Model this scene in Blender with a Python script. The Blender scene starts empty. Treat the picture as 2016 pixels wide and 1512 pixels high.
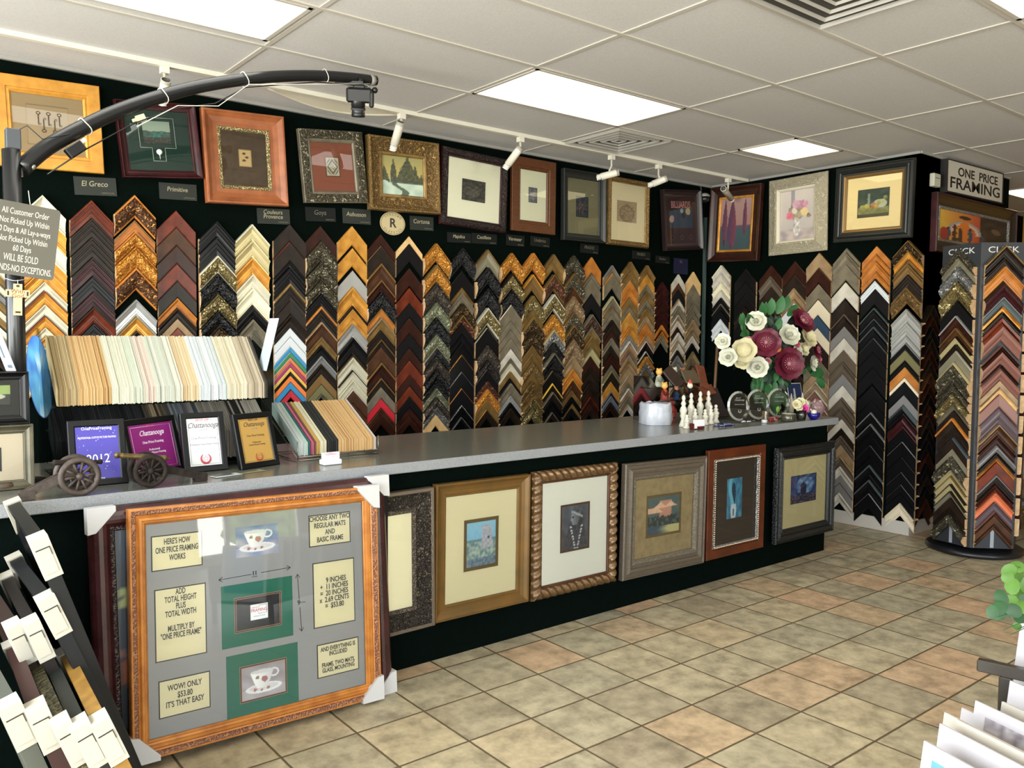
import bpy, math, random
from mathutils import Vector, Matrix, noise
random.seed(7)
C = bpy.context.scene.collection
S = bpy.context.scene
V = Vector
PI = math.pi

# ------------------------------------------------------------------ camera
F = 1635.73
R_ = V((0.78294, -0.62206, 0.00689)); U_ = V((0.03090, 0.04994, 0.99827)); FW = V((0.62133, 0.78138, -0.05832))
CAM = V((0, 0, 1.5146))
CEIL = 2.920
cd = bpy.data.cameras.new('camera'); cam = bpy.data.objects.new('camera', cd); C.objects.link(cam)
cd.sensor_width = 36; cd.sensor_fit = 'HORIZONTAL'; cd.lens = F / 2016 * 36; cd.clip_start = .05
mw = Matrix.Identity(4)
for i in range(3):
    mw[i][0] = R_[i]; mw[i][1] = U_[i]; mw[i][2] = -FW[i]; mw[i][3] = CAM[i]
cam.matrix_world = mw
S.camera = cam

# ------------------------------------------------------------------ light and exposure
S.view_settings.view_transform = 'Standard'; S.view_settings.look = 'None'
S.view_settings.gamma = 1; S.view_settings.use_curve_mapping = False
S.view_settings.exposure = 0.0
PANEL = 4.2        # emission of the ceiling light panels
SKY = 17.5          # daylight outside the shop windows
w = bpy.data.worlds.new('world'); S.world = w; w.use_nodes = True
nt = w.node_tree; nt.nodes.clear()
wo = nt.nodes.new('ShaderNodeOutputWorld'); bg = nt.nodes.new('ShaderNodeBackground')
tc = nt.nodes.new('ShaderNodeTexCoord'); sp = nt.nodes.new('ShaderNodeSeparateXYZ'); cr = nt.nodes.new('ShaderNodeValToRGB')
nt.links.new(tc.outputs['Generated'], sp.inputs[0]); nt.links.new(sp.outputs['Z'], cr.inputs[0])
cr.color_ramp.elements[0].position = 0.0; cr.color_ramp.elements[0].color = (.95, .96, .90, 1)
cr.color_ramp.elements[1].position = .12; cr.color_ramp.elements[1].color = (.80, .87, .95, 1)
nt.links.new(cr.outputs[0], bg.inputs[0]); bg.inputs[1].default_value = SKY
nt.links.new(bg.outputs[0], wo.inputs[0])
FRONT = -3.2
WINS = [(-1.0, 0.5), (2.86, 4.1)]
for i, (a, b) in enumerate(WINS):      # portals: the daylight through the shop windows behind the camera
    ld = bpy.data.lights.new('window_daylight', 'AREA'); ld.shape = 'RECTANGLE'; ld.size = b - a; ld.size_y = 2.42
    ld.cycles.is_portal = True
    lo = bpy.data.objects.new('window_daylight', ld); C.objects.link(lo)
    lo.location = ((a + b) / 2, FRONT + .01, 1.29); lo.rotation_euler = (PI / 2, 0, 0)
LWINS = [(-2.9, -1.5), (-1.2, .9), (1.1, 2.9), (3.2, 4.7)]
for i, (a, b) in enumerate(LWINS):     # and through the windows in the left wall
    ld = bpy.data.lights.new('window_daylight', 'AREA'); ld.shape = 'RECTANGLE'; ld.size = b - a; ld.size_y = 2.1
    ld.cycles.is_portal = True
    lo = bpy.data.objects.new('window_daylight', ld); C.objects.link(lo)
    lo.location = (-1.99, (a + b) / 2, 1.55); lo.rotation_euler = (0, -PI / 2, 0); ld.size, ld.size_y = 2.1, b - a

# ------------------------------------------------------------------ projection helpers (place measured points on real planes)
def ray(x, y): return FW + R_ * ((x - 1008) / F) - U_ * ((y - 756) / F)
def at(x, y, X=None, Y=None, Z=None):
    d = ray(x, y)
    for i, v in enumerate((X, Y, Z)):
        if v is not None: return CAM + d * ((v - CAM[i]) / d[i])
def atp(x, y, P0, n):
    d = ray(x, y); return CAM + d * ((P0 - CAM).dot(n) / d.dot(n))
def zat(X, Y, py):
    k = (756 - py) / F
    A = X * U_.x + Y * U_.y; B = X * FW.x + Y * FW.y
    return CAM.z + (k * B - A) / (U_.z - k * FW.z)

# ------------------------------------------------------------------ materials
def lin(c):
    c = c / 255.
    return c / 12.92 if c <= .04045 else ((c + .055) / 1.055) ** 2.4
def rgb(h):
    if isinstance(h, str): h = (int(h[0:2], 16), int(h[2:4], 16), int(h[4:6], 16))
    return tuple(lin(v) for v in h) + (1,)
MC = {}
def mat(name, col, rough=.5, metal=0., style='plain', col2=None, scale=30., bump=.3, spec=.5, emit=None, alpha=None):
    if name in MC: return MC[name]
    m = bpy.data.materials.new(name); m.use_nodes = True; nt = m.node_tree; n = nt.nodes; L = nt.links
    b = n['Principled BSDF']; b.inputs['Roughness'].default_value = rough; b.inputs['Metallic'].default_value = metal
    b.inputs['Specular IOR Level'].default_value = spec
    c1 = rgb(col); b.inputs['Base Color'].default_value = c1; m.diffuse_color = c1
    if emit: b.inputs['Emission Color'].default_value = c1; b.inputs['Emission Strength'].default_value = emit
    if style != 'plain':
        t = n.new('ShaderNodeTexCoord'); mp = n.new('ShaderNodeMapping'); L.new(t.outputs['Object'], mp.inputs[0])
        c2 = rgb(col2) if col2 else tuple(v * .55 for v in c1[:3]) + (1,)
        cr = n.new('ShaderNodeValToRGB'); cr.color_ramp.elements[0].color = c2; cr.color_ramp.elements[1].color = c1
        bp = n.new('ShaderNodeBump'); bp.inputs['Strength'].default_value = bump; bp.inputs['Distance'].default_value = .010 if style == 'carve' else .004
        if style in ('noise', 'wood'):
            x = n.new('ShaderNodeTexNoise'); x.inputs['Scale'].default_value = scale; x.inputs['Detail'].default_value = 6
            if style == 'wood': mp.inputs['Scale'].default_value = (1, 1, 7)
            cr.color_ramp.elements[0].position = .3; cr.color_ramp.elements[1].position = .65
        else:
            x = n.new('ShaderNodeTexVoronoi'); x.inputs['Scale'].default_value = scale
            x.feature = 'SMOOTH_F1' if style == 'carve' else 'F1'
            cr.color_ramp.elements[0].position = .62; cr.color_ramp.elements[1].position = .12
            if style == 'carve':
                nz = n.new('ShaderNodeTexNoise'); nz.inputs['Scale'].default_value = scale * .5; nz.inputs['Detail'].default_value = 4
                L.new(mp.outputs[0], nz.inputs[0]); mx = n.new('ShaderNodeMix'); mx.data_type = 'VECTOR'; mx.inputs[0].default_value = .12
                L.new(mp.outputs[0], mx.inputs[4]); L.new(nz.outputs['Color'], mx.inputs[5]); L.new(mx.outputs[1], x.inputs['Vector'])
        if style != 'carve': L.new(mp.outputs[0], x.inputs['Vector'])
        out = x.outputs[0]
        L.new(out, cr.inputs[0]); L.new(cr.outputs[0], b.inputs['Base Color'])
        bp.invert = style in ('carve', 'cell')
        L.new(out, bp.inputs['Height']); L.new(bp.outputs[0], b.inputs['Normal'])
    MC[name] = m; return m
def glassmat(name='clear_glass', tint=(.97, .99, .98), refl=1.0, rough=.02):
    if name in MC: return MC[name]
    m = bpy.data.materials.new(name); m.use_nodes = True; nt = m.node_tree; n = nt.nodes; L = nt.links; n.clear()
    o = n.new('ShaderNodeOutputMaterial'); t = n.new('ShaderNodeBsdfTransparent'); g = n.new('ShaderNodeBsdfGlossy')
    t.inputs[0].default_value = tint + (1,); g.inputs['Roughness'].default_value = rough; g.inputs['Color'].default_value = (refl,) * 3 + (1,)
    mx = n.new('ShaderNodeMixShader'); fr = n.new('ShaderNodeFresnel'); fr.inputs[0].default_value = 1.5
    L.new(fr.outputs[0], mx.inputs[0]); L.new(t.outputs[0], mx.inputs[1]); L.new(g.outputs[0], mx.inputs[2]); L.new(mx.outputs[0], o.inputs[0])
    MC[name] = m; return m
def picmat():
    if 'picture' in MC: return MC['picture']
    m = bpy.data.materials.new('picture'); m.use_nodes = True; n = m.node_tree.nodes
    a = n.new('ShaderNodeAttribute'); a.attribute_name = 'Col'; b = n['Principled BSDF']; b.inputs['Roughness'].default_value = .55
    m.node_tree.links.new(a.outputs['Color'], b.inputs['Base Color']); MC['picture'] = m; return m

# ------------------------------------------------------------------ mesh builder
class MB:
    def __init__(s, M=None): s.v = []; s.f = []; s.m = []; s.mi = 0; s.M = M or Matrix.Identity(4); s.smooth = False; s.sm = []
    def add(s, vs, fs):
        k = len(s.v); s.v += [s.M @ V(p) for p in vs]
        for f in fs: s.f.append([k + i for i in f]); s.m.append(s.mi); s.sm.append(s.smooth)
    def box(s, a, b):
        x0, y0, z0 = a; x1, y1, z1 = b
        s.add([(x0,y0,z0),(x1,y0,z0),(x1,y1,z0),(x0,y1,z0),(x0,y0,z1),(x1,y0,z1),(x1,y1,z1),(x0,y1,z1)],
              [(3,2,1,0),(4,5,6,7),(0,1,5,4),(1,2,6,5),(2,3,7,6),(3,0,4,7)])
    def bbox(s, a, b, r=.004):      # bevelled box
        x0, y0, z0 = a; x1, y1, z1 = b; vs = []
        for z, q in ((z0, r), (z0 + r, 0), (z1 - r, 0), (z1, r)):
            c = r
            vs += [(x0+c+q*.0+ (q if q else 0),y0+q,z),(x1-c-q*0,y0+q,z),(x1-q,y0+c,z),(x1-q,y1-c,z),(x1-c,y1-q,z),(x0+c,y1-q,z),(x0+q,y1-c,z),(x0+q,y0+c,z)]
        fs = [tuple(range(7, -1, -1)), tuple(range(24, 32))]
        for k in range(3):
            for i in range(8): fs.append((k*8+i, k*8+(i+1) % 8, k*8+8+(i+1) % 8, k*8+8+i))
        s.add(vs, fs)
    def quad(s, a, b, c, d): s.add([a, b, c, d], [(0, 1, 2, 3)])
    def prism(s, pts, z0, z1):      # polygon in local xy, extruded along z
        n = len(pts); s.add([(x, y, z0) for x, y in pts] + [(x, y, z1) for x, y in pts],
            [tuple(range(n - 1, -1, -1)), tuple(range(n, 2 * n))] + [(i, (i+1) % n, n + (i+1) % n, n + i) for i in range(n)])
    def tube(s, path, r, n=10, caps=True):
        path = [V(p) for p in path]; rs = r if isinstance(r, (list, tuple)) else [r] * len(path); vs = []; fs = []
        up = V((0, 0, 1)); t0 = (path[1] - path[0]).normalized()
        if abs(t0.dot(up)) > .9: up = V((1, 0, 0))
        nx = t0.cross(up).normalized()
        for i, p in enumerate(path):
            t = (path[min(i+1, len(path)-1)] - path[max(i-1, 0)]).normalized()
            nx = (nx - t * nx.dot(t)).normalized(); ny = t.cross(nx)
            for k in range(n):
                a = 2 * PI * k / n; vs.append(p + (nx * math.cos(a) + ny * math.sin(a)) * rs[i])
        for i in range(len(path) - 1):
            for k in range(n): fs.append((i*n+k, i*n+(k+1) % n, (i+1)*n+(k+1) % n, (i+1)*n+k))
        o = s.smooth; s.smooth = True; s.add(vs, fs); s.smooth = o
        if caps:
            k = len(s.v); m = len(path)
            s.f.append([k - m*n + j for j in range(n - 1, -1, -1)]); s.f.append([k - n + j for j in range(n)]); s.m += [s.mi] * 2; s.sm += [False] * 2
    def lathe(s, prof, c=(0, 0, 0), n=16, ax=None):     # prof: (r, h)
        c = V(c); z = V(ax).normalized() if ax else V((0, 0, 1)); x = z.orthogonal().normalized(); y = z.cross(x); vs = []; fs = []
        for r, h in prof:
            for k in range(n):
                a = 2 * PI * k / n; vs.append(c + z * h + (x * math.cos(a) + y * math.sin(a)) * max(r, 1e-5))
        for i in range(len(prof) - 1):
            for k in range(n): fs.append((i*n+k, i*n+(k+1) % n, (i+1)*n+(k+1) % n, (i+1)*n+k))
        o = s.smooth; s.smooth = True; s.add(vs, fs); s.smooth = o
    def ball(s, c, r, n=10, sc=(1, 1, 1)):
        c = V(c); vs = []; fs = []; m = n // 2 + 1
        for i in range(m + 1):
            t = PI * i / m
            for k in range(n):
                a = 2 * PI * k / n; vs.append(c + V((r*sc[0]*math.sin(t)*math.cos(a), r*sc[1]*math.sin(t)*math.sin(a), r*sc[2]*math.cos(t))))
        for i in range(m):
            for k in range(n): fs.append((i*n+k, (i+1)*n+k, (i+1)*n+(k+1) % n, i*n+(k+1) % n))
        o = s.smooth; s.smooth = True; s.add(vs, fs); s.smooth = o
def obj(name, mb, mats, parent=None, loc=None):
    if not isinstance(mats, (list, tuple)): mats = [mats]
    if parent is not None: o0 = V(parent['o3'])
    else: o0 = V(loc) if loc is not None else (mb.v[0].copy() if mb.v else V())
    me = bpy.data.meshes.new(name); me.from_pydata([tuple(p - o0) for p in mb.v], [], mb.f); me.validate(clean_customdata=False)
    for m in mats: me.materials.append(m)
    if len(me.polygons) == len(mb.m):
        me.polygons.foreach_set('material_index', mb.m); me.polygons.foreach_set('use_smooth', mb.sm)
    o = bpy.data.objects.new(name, me); C.objects.link(o)
    if parent is not None:
        root = parent
        o.parent = parent; o['o3'] = tuple(o0)
    else: o.location = o0; o['o3'] = tuple(o0)
    return o
def thing(name, label, cat, loc, group=None):
    o = bpy.data.objects.new(name, None); C.objects.link(o); o.location = loc; o.empty_display_size = .05
    o['label'] = label; o['category'] = cat; o['o3'] = tuple(loc)
    if group: o['group'] = group
    return o
def tag(o, label, cat, group=None, kind=None):
    o['label'] = label; o['category'] = cat
    if group: o['group'] = group
    if kind: o['kind'] = kind
    return o
def struct(name, mb, m): o = obj(name, mb, m, loc=(0, 0, 0)); o['kind'] = 'structure'; return o
def base(P, u, v, n):
    M = Matrix.Identity(4)
    for i in range(3): M[i][0] = u[i]; M[i][1] = v[i]; M[i][2] = n[i]; M[i][3] = P[i]
    return M
def text(parent, s, M, x, y, size, m, sx=1., shear=0, bold=0., z=.0006, align='CENTER', name='lettering', line=1., ext=.0003):
    cu = bpy.data.curves.new('t', 'FONT'); cu.body = s; cu.size = size; cu.shear = shear; cu.offset = bold; cu.extrude = ext
    cu.align_x = align; cu.align_y = 'CENTER'; cu.space_line = line; cu.resolution_u = 3
    to = bpy.data.objects.new('t', cu); me = bpy.data.meshes.new_from_object(to)
    mb = MB(M); mb.add([(x + p.co.x * sx, y + p.co.y, z + p.co.z) for p in me.vertices], [tuple(p.vertices) for p in me.polygons])
    bpy.data.objects.remove(to); bpy.data.curves.remove(cu); bpy.data.meshes.remove(me)
    return obj(name, mb, m, parent) if mb.v else None
def paint(name, parent, M, x0, y0, x1, y1, z, fn, nx=40, ny=50, m=None):
    mb = MB(M); vs = []; cols = []
    for j in range(ny + 1):
        for i in range(nx + 1):
            u = i / nx; v = j / ny; vs.append((x0 + (x1-x0)*u, y0 + (y1-y0)*v, z)); c = fn(u, v); cols.append(tuple(lin(max(0, min(255, k))) for k in c) + (1.,))
    mb.add(vs, [(j*(nx+1)+i, j*(nx+1)+i+1, (j+1)*(nx+1)+i+1, (j+1)*(nx+1)+i) for j in range(ny) for i in range(nx)])
    o = obj(name, mb, m or picmat(), parent)
    at_ = o.data.color_attributes.new('Col', 'FLOAT_COLOR', 'POINT')
    at_.data.foreach_set('color', [k for c in cols for k in c])
    return o

# ------------------------------------------------------------------ room
black = mat('black_green_paint', '030906', .85, style='noise', col2='050c09', scale=60, bump=.15, spec=.03)
WY, WX, PY = 5.0, 6.33, 3.05
mb = MB(); mb.quad((-2, WY, 0), (WX, WY, 0), (WX, WY, CEIL), (-2, WY, CEIL)); struct('wall_back', mb, black)
mb = MB(); mb.box((WX, PY, 0), (WX + .5, WY, CEIL)); mb.box((WX, PY, 0), (7.95, PY + .12, CEIL)); struct('wall_right', mb, black)
whit = mat('white_trim', 'b9b4aa', .5)
mb = MB(); mb.box((WX - .016, PY - .0, 0), (WX, WY, .10)); mb.box((WX - .016, PY - .016, 0), (7.95, PY, .10)); struct('baseboard_right', mb, whit)
mb = MB(); mb.box((-2, WY - .016, 0), (WX - .016, WY, .10)); struct('baseboard_back', mb, whit)
cream = mat('plaster_wall', 'b9b3a4', .85)
mb = MB(); ys_ = [FRONT] + [v for a in LWINS for v in a] + [WY]
mb.box((-2.1, FRONT, 0), (-2, WY, .5)); mb.box((-2.1, FRONT, 2.6), (-2, WY, CEIL))
for i in range(0, len(ys_), 2): mb.box((-2.1, ys_[i], .5), (-2, ys_[i+1], 2.6))
struct('wall_left', mb, cream)
yel = mat('ochre_wall', 'b78a2c', .8)
mb = MB(); mb.quad((10.6, FRONT, 0), (10.6, 8, 0), (10.6, 8, CEIL), (10.6, FRONT, CEIL)); struct('wall_far', mb, yel)
mb = MB(); mb.quad((7.95, 8, 0), (10.6, 8, 0), (10.6, 8, CEIL), (7.95, 8, CEIL)); mb.quad((7.95, PY + .12, 0), (7.95, 8, 0), (7.95, 8, CEIL), (7.95, PY + .12, CEIL)); struct('wall_side', mb, yel)
mb = MB(); xs = [-2] + [v for a in WINS for v in a] + [10.6]
mb.box((-2, FRONT - .1, 0), (10.6, FRONT, .08)); mb.box((-2, FRONT - .1, 2.5), (10.6, FRONT, CEIL))
for i in range(0, len(xs), 2): mb.box((xs[i], FRONT - .1, .08), (xs[i+1], FRONT, 2.5))
struct('wall_front', mb, cream)
for i, (a, b) in enumerate(WINS):
    mb = MB(); c = a + .36; t = .045
    mb.box((a, FRONT - .08, .08), (a + t, FRONT - .02, 2.5)); mb.box((b - t, FRONT - .08, .08), (b, FRONT - .02, 2.5)); mb.box((c - t/2, FRONT - .08, .08), (c + t/2, FRONT - .02, 2.5))
    mb.box((a, FRONT - .08, .08), (b, FRONT - .02, .08 + t)); mb.box((a, FRONT - .08, 2.5 - t), (b, FRONT - .02, 2.5))
    struct('window_%d' % (i + 1), mb, whit)
# greenery outside the shop window, seen only in reflections
fol = mat('outdoor_foliage', '3d5a26', .8, 0, 'noise', '8fa060', 9, .3)
for x_, y_, r_, z_ in ((5.9, -7.5, 1.15, .4), (3.2, -7.5, .55, -.55)):
    mb = MB(); mb.ball((x_, y_, z_), r_, 24, (1, .6, 1)); mb.v = [p + V((noise.noise(p * 2.2), noise.noise(p * 2.2 + V((9, 0, 0))), noise.noise(p * 2.2 + V((0, 9, 0))))) * .45 for p in mb.v]
    mb.tube([(x_, y_, -1.5), (x_, y_, z_)], .12, 8)
    tag(obj('garden_tree', mb, fol, loc=(x_, y_, 0)), 'green tree outside the shop window behind the camera', 'tree', 'trees outside the shop window')
# tiled floor
fm = bpy.data.materials.new('slate_look_tile'); fm.use_nodes = True; nt = fm.node_tree; n = nt.nodes; L = nt.links; b = n['Principled BSDF']
TX, TY, FX, FY = .3015, .3115, 1.763, 3.0834
tcn = n.new('ShaderNodeTexCoord'); sx = n.new('ShaderNodeSeparateXYZ'); L.new(tcn.outputs['Object'], sx.inputs[0])
def mth(op, a, b_=None, c=None):
    x = n.new('ShaderNodeMath'); x.operation = op
    for i, k in enumerate((a, b_, c)):
        if k is None: continue
        if isinstance(k, (int, float)): x.inputs[i].default_value = k
        else: L.new(k, x.inputs[i])
    return x.outputs[0]
nz = n.new('ShaderNodeTexNoise'); nz.inputs['Scale'].default_value = 30; nz.inputs['Detail'].default_value = 5; L.new(tcn.outputs['Object'], nz.inputs[0])
wob = mth('MULTIPLY', mth('SUBTRACT', nz.outputs[0], .5), .012)
gx = mth('ADD', mth('DIVIDE', mth('SUBTRACT', sx.outputs[0], FX), TX), wob); gy = mth('ADD', mth('DIVIDE', mth('SUBTRACT', sx.outputs[1], FY), TY), wob)
cx = mth('FLOOR', gx); cy = mth('FLOOR', gy)
ex = mth('ABSOLUTE', mth('SUBTRACT', mth('FRACT', gx), .5)); ey = mth('ABSOLUTE', mth('SUBTRACT', mth('FRACT', gy), .5))
edge = mth('MAXIMUM', ex, ey); gr = n.new('ShaderNodeMapRange'); L.new(edge, gr.inputs[0]); gr.inputs[1].default_value = .481; gr.inputs[2].default_value = .489
cmb = n.new('ShaderNodeCombineXYZ'); L.new(cx, cmb.inputs[0]); L.new(cy, cmb.inputs[1])
wn = n.new('ShaderNodeTexWhiteNoise'); wn.noise_dimensions = '2D'; L.new(cmb.outputs[0], wn.inputs['Vector'])
rp = n.new('ShaderNodeValToRGB'); L.new(wn.outputs['Value'], rp.inputs[0]); els = rp.color_ramp.elements
for p, c in ((0, 'a1957e'), (.2, 'aca48c'), (.4, 'b6a98c'), (.55, 'a8a28c'), (.75, 'bba98a'), (.92, 'c0a385'), (1, 'b0a68c')):
    e = els[0] if p == 0 else (els[-1] if p == 1 else els.new(p)); e.position = p; e.color = rgb(c)
n2 = n.new('ShaderNodeTexNoise'); n2.inputs['Scale'].default_value = 11; n2.inputs['Detail'].default_value = 8; n2.inputs['Roughness'].default_value = .65
off = n.new('ShaderNodeVectorMath'); off.operation = 'ADD'; L.new(tcn.outputs['Object'], off.inputs[0]); L.new(wn.outputs['Color'], off.inputs[1]); L.new(off.outputs[0], n2.inputs[0])
r2 = n.new('ShaderNodeValToRGB'); r2.color_ramp.elements[0].position = .32; r2.color_ramp.elements[1].position = .68; r2.color_ramp.elements[0].color = (.55, .53, .49, 1); r2.color_ramp.elements[1].color = (1.22, 1.19, 1.12, 1)
L.new(n2.outputs[0], r2.inputs[0]); mm = n.new('ShaderNodeMix'); mm.data_type = 'RGBA'; mm.blend_type = 'MULTIPLY'; mm.inputs[0].default_value = 1
L.new(rp.outputs[0], mm.inputs[6]); L.new(r2.outputs[0], mm.inputs[7])
mg = n.new('ShaderNodeMix'); mg.data_type = 'RGBA'; L.new(gr.outputs[0], mg.inputs[0]); L.new(mm.outputs[2], mg.inputs[6]); mg.inputs[7].default_value = rgb('5a4c36')
L.new(mg.outputs[2], b.inputs['Base Color']); b.inputs['Roughness'].default_value = .42
bp = n.new('ShaderNodeBump'); bp.inputs['Strength'].default_value = .35; bp.inputs['Distance'].default_value = .004
hh = mth('SUBTRACT', mth('MULTIPLY', n2.outputs[0], .5), gr.outputs[0]); L.new(hh, bp.inputs['Height']); L.new(bp.outputs[0], b.inputs['Normal'])
mb = MB(); mb.quad((-2, FRONT, 0), (10.6, FRONT, 0), (10.6, 8, 0), (-2, 8, 0)); struct('floor', mb, fm)
# suspended ceiling
cm = mat('ceiling_tile', 'c2bfbc', .9, style='noise', col2='b8b5b1', scale=120, bump=.1)
mb = MB(); mb.quad((-2, 8, CEIL), (10.6, 8, CEIL), (10.6, FRONT, CEIL), (-2, FRONT, CEIL)); struct('ceiling', mb, cm)
CX0, CY0, CS = 2.850, 4.0012, .6096
bar = mat('ceiling_bar', 'b3ada2', .6)
mb = MB()
x = CX0 - 4 * 2 * CS
while x < 10.6:
    mb.box((x - .012, FRONT, CEIL - .006), (x + .012, 8 if x > 8 else (WY if x < WX else PY), CEIL - .0005)); x += 2 * CS
y = CY0 + CS
while y > FRONT:
    mb.box((-2, y - .012, CEIL - .0075), (WX if y > PY else 10.6, y + .012, CEIL - .0005)); y -= CS
struct('trim_1', mb, bar)
mb = MB(); mb.box((-2, WY - .022, CEIL - .022), (WX, WY, CEIL - .001)); mb.box((WX - .012, PY, CEIL - .02), (WX, WY, CEIL - .001)); mb.box((WX, PY - .012, CEIL - .02), (7.95, PY, CEIL - .001))
struct('trim_2', mb, mat('ceiling_angle', '8f8c86', .6))
# light panels
emw = mat('light_diffuser', 'fffdf6', .4, emit=PANEL); emy = mat('light_diffuser_warm', 'fff2c4', .4, emit=PANEL)
def panel(x0, x1, y0, y1, label, warm=False):
    t = thing('ceiling_light', label, 'ceiling light', ((x0+x1)/2, (y0+y1)/2, CEIL), 'recessed fluorescent ceiling panels')
    mb = MB(); f = .02
    for a, b_ in (((x0, y0), (x1, y0 + f)), ((x0, y1 - f), (x1, y1)), ((x0, y0), (x0 + f, y1)), ((x1 - f, y0), (x1, y1))): mb.box((a[0], a[1], CEIL - .010), (b_[0], b_[1], CEIL - .001))
    obj('frame', mb, bar, t)
    mb = MB(); mb.quad((x0 + f, y1 - f, CEIL - .006), (x1 - f, y1 - f, CEIL - .006), (x1 - f, y0 + f, CEIL - .006), (x0 + f, y0 + f, CEIL - .006)); obj('diffuser', mb, emy if warm else emw, t)
gx_ = lambda i: CX0 + 2 * CS * i
gy_ = lambda j: CY0 - CS * j
panel(gx_(0) + .012, gx_(1) - .012, gy_(1) + .012, gy_(0) - .012, 'large bright ceiling light panel at the middle, over the counter')
panel(gx_(2) - .04, gx_(2) + .57, gy_(1) + .012, gy_(0) - .10, 'small square ceiling light panel with yellow edges near the right wall', True)
panel(gx_(-2) + .012, gx_(-1) - .03, gy_(1) + .012, gy_(0) - .08, 'bright ceiling light panel cut off at the top left of the view')
panel(gx_(0) + .012, gx_(1) - .012, gy_(5) + .012, gy_(4) - .012, 'bright ceiling light panel cut off at the top right corner of the view')
panel(8.58, 9.2, 3.0, 3.4, 'small yellowish ceiling light in the far room beside the white sign', True)
for i, j in ((-2, 5), (-2, 8), (0, 9)): panel(gx_(i) + .012, gx_(i+1) - .012, gy_(j) + .012, gy_(j-1) - .012, 'fluorescent panel out of view behind the camera')
# vents
def vent(cx, cy, s, label):
    t = thing('ceiling_vent', label, 'air vent', (cx, cy, CEIL), 'square ceiling air diffusers'); vm = mat('vent_metal', '96928a', .5)
    mb = MB(); mb.box((cx - s, cy - s, CEIL - .004), (cx + s, cy + s, CEIL - .001)); obj('backing', mb, mat('vent_dark', '3a3833', .8), t)
    for k, r in enumerate((1., .79, .58, .37, .17)):
        mb = MB(); a = s * r; b_ = s * (r - .06); z0 = CEIL - .003; z1 = CEIL - .022 + k * .002
        vs = []
        for q, z in ((a, z0 if k else z0), (a - .012, z1), (b_, z0)):
            vs += [(cx-q, cy-q, z), (cx+q, cy-q, z), (cx+q, cy+q, z), (cx-q, cy+q, z)]
        mb.add(vs, [(r_*4+i, r_*4+(i+1) % 4, r_*4+4+(i+1) % 4, r_*4+4+i) for r_ in range(2) for i in range(4)]); obj('louver', mb, vm, t)
vent(gx_(1) + .29, gy_(0) + .27, .27, 'square air vent behind the track, between the two lit panels')
vent(gx_(0) + .33, gy_(3) - .31, .29, 'large square air vent at the top edge of the view')

# ------------------------------------------------------------------ counter
lam = mat('grey_laminate', '63645c', .22, style='noise', col2='575850', scale=300, bump=.02)
lame = mat('speckled_laminate_edge', '8b8d8e', .45, style='noise', col2='6b6d70', scale=350, bump=.05)
ct = thing('shop_counter', 'long counter with grey laminate top and black-green painted front', 'counter', (2.4, 3.6, 0))
mb = MB(); mb.box((-1.2, 3.19, 0), (5.39, 3.215, .905)); mb.box((5.365, 3.215, 0), (5.39, 3.95, .905)); mb.box((-1.2, 3.93, 0), (5.39, 3.95, .905)); mb.box((-1.2, 3.215, 0), (-1.17, 3.93, .905)); obj('body', mb, black, ct)
mb = MB(); mb.box((-1.2, 3.15, .906), (5.435, 4.06, .950)); obj('worktop', mb, lam, ct)
mb = MB(); mb.bbox((-1.2, 3.138, .905), (5.447, 3.1498, .9505), .003); mb.box((5.4355, 3.15, .905), (5.447, 4.06, .9505)); obj('edge_band', mb, lame, ct)
mb = MB(); mb.box((5.391, 3.20, .0), (5.397, 3.95, .26)); obj('wood_strip', mb, mat('raw_wood', 'c9a676', .7), ct)

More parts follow.
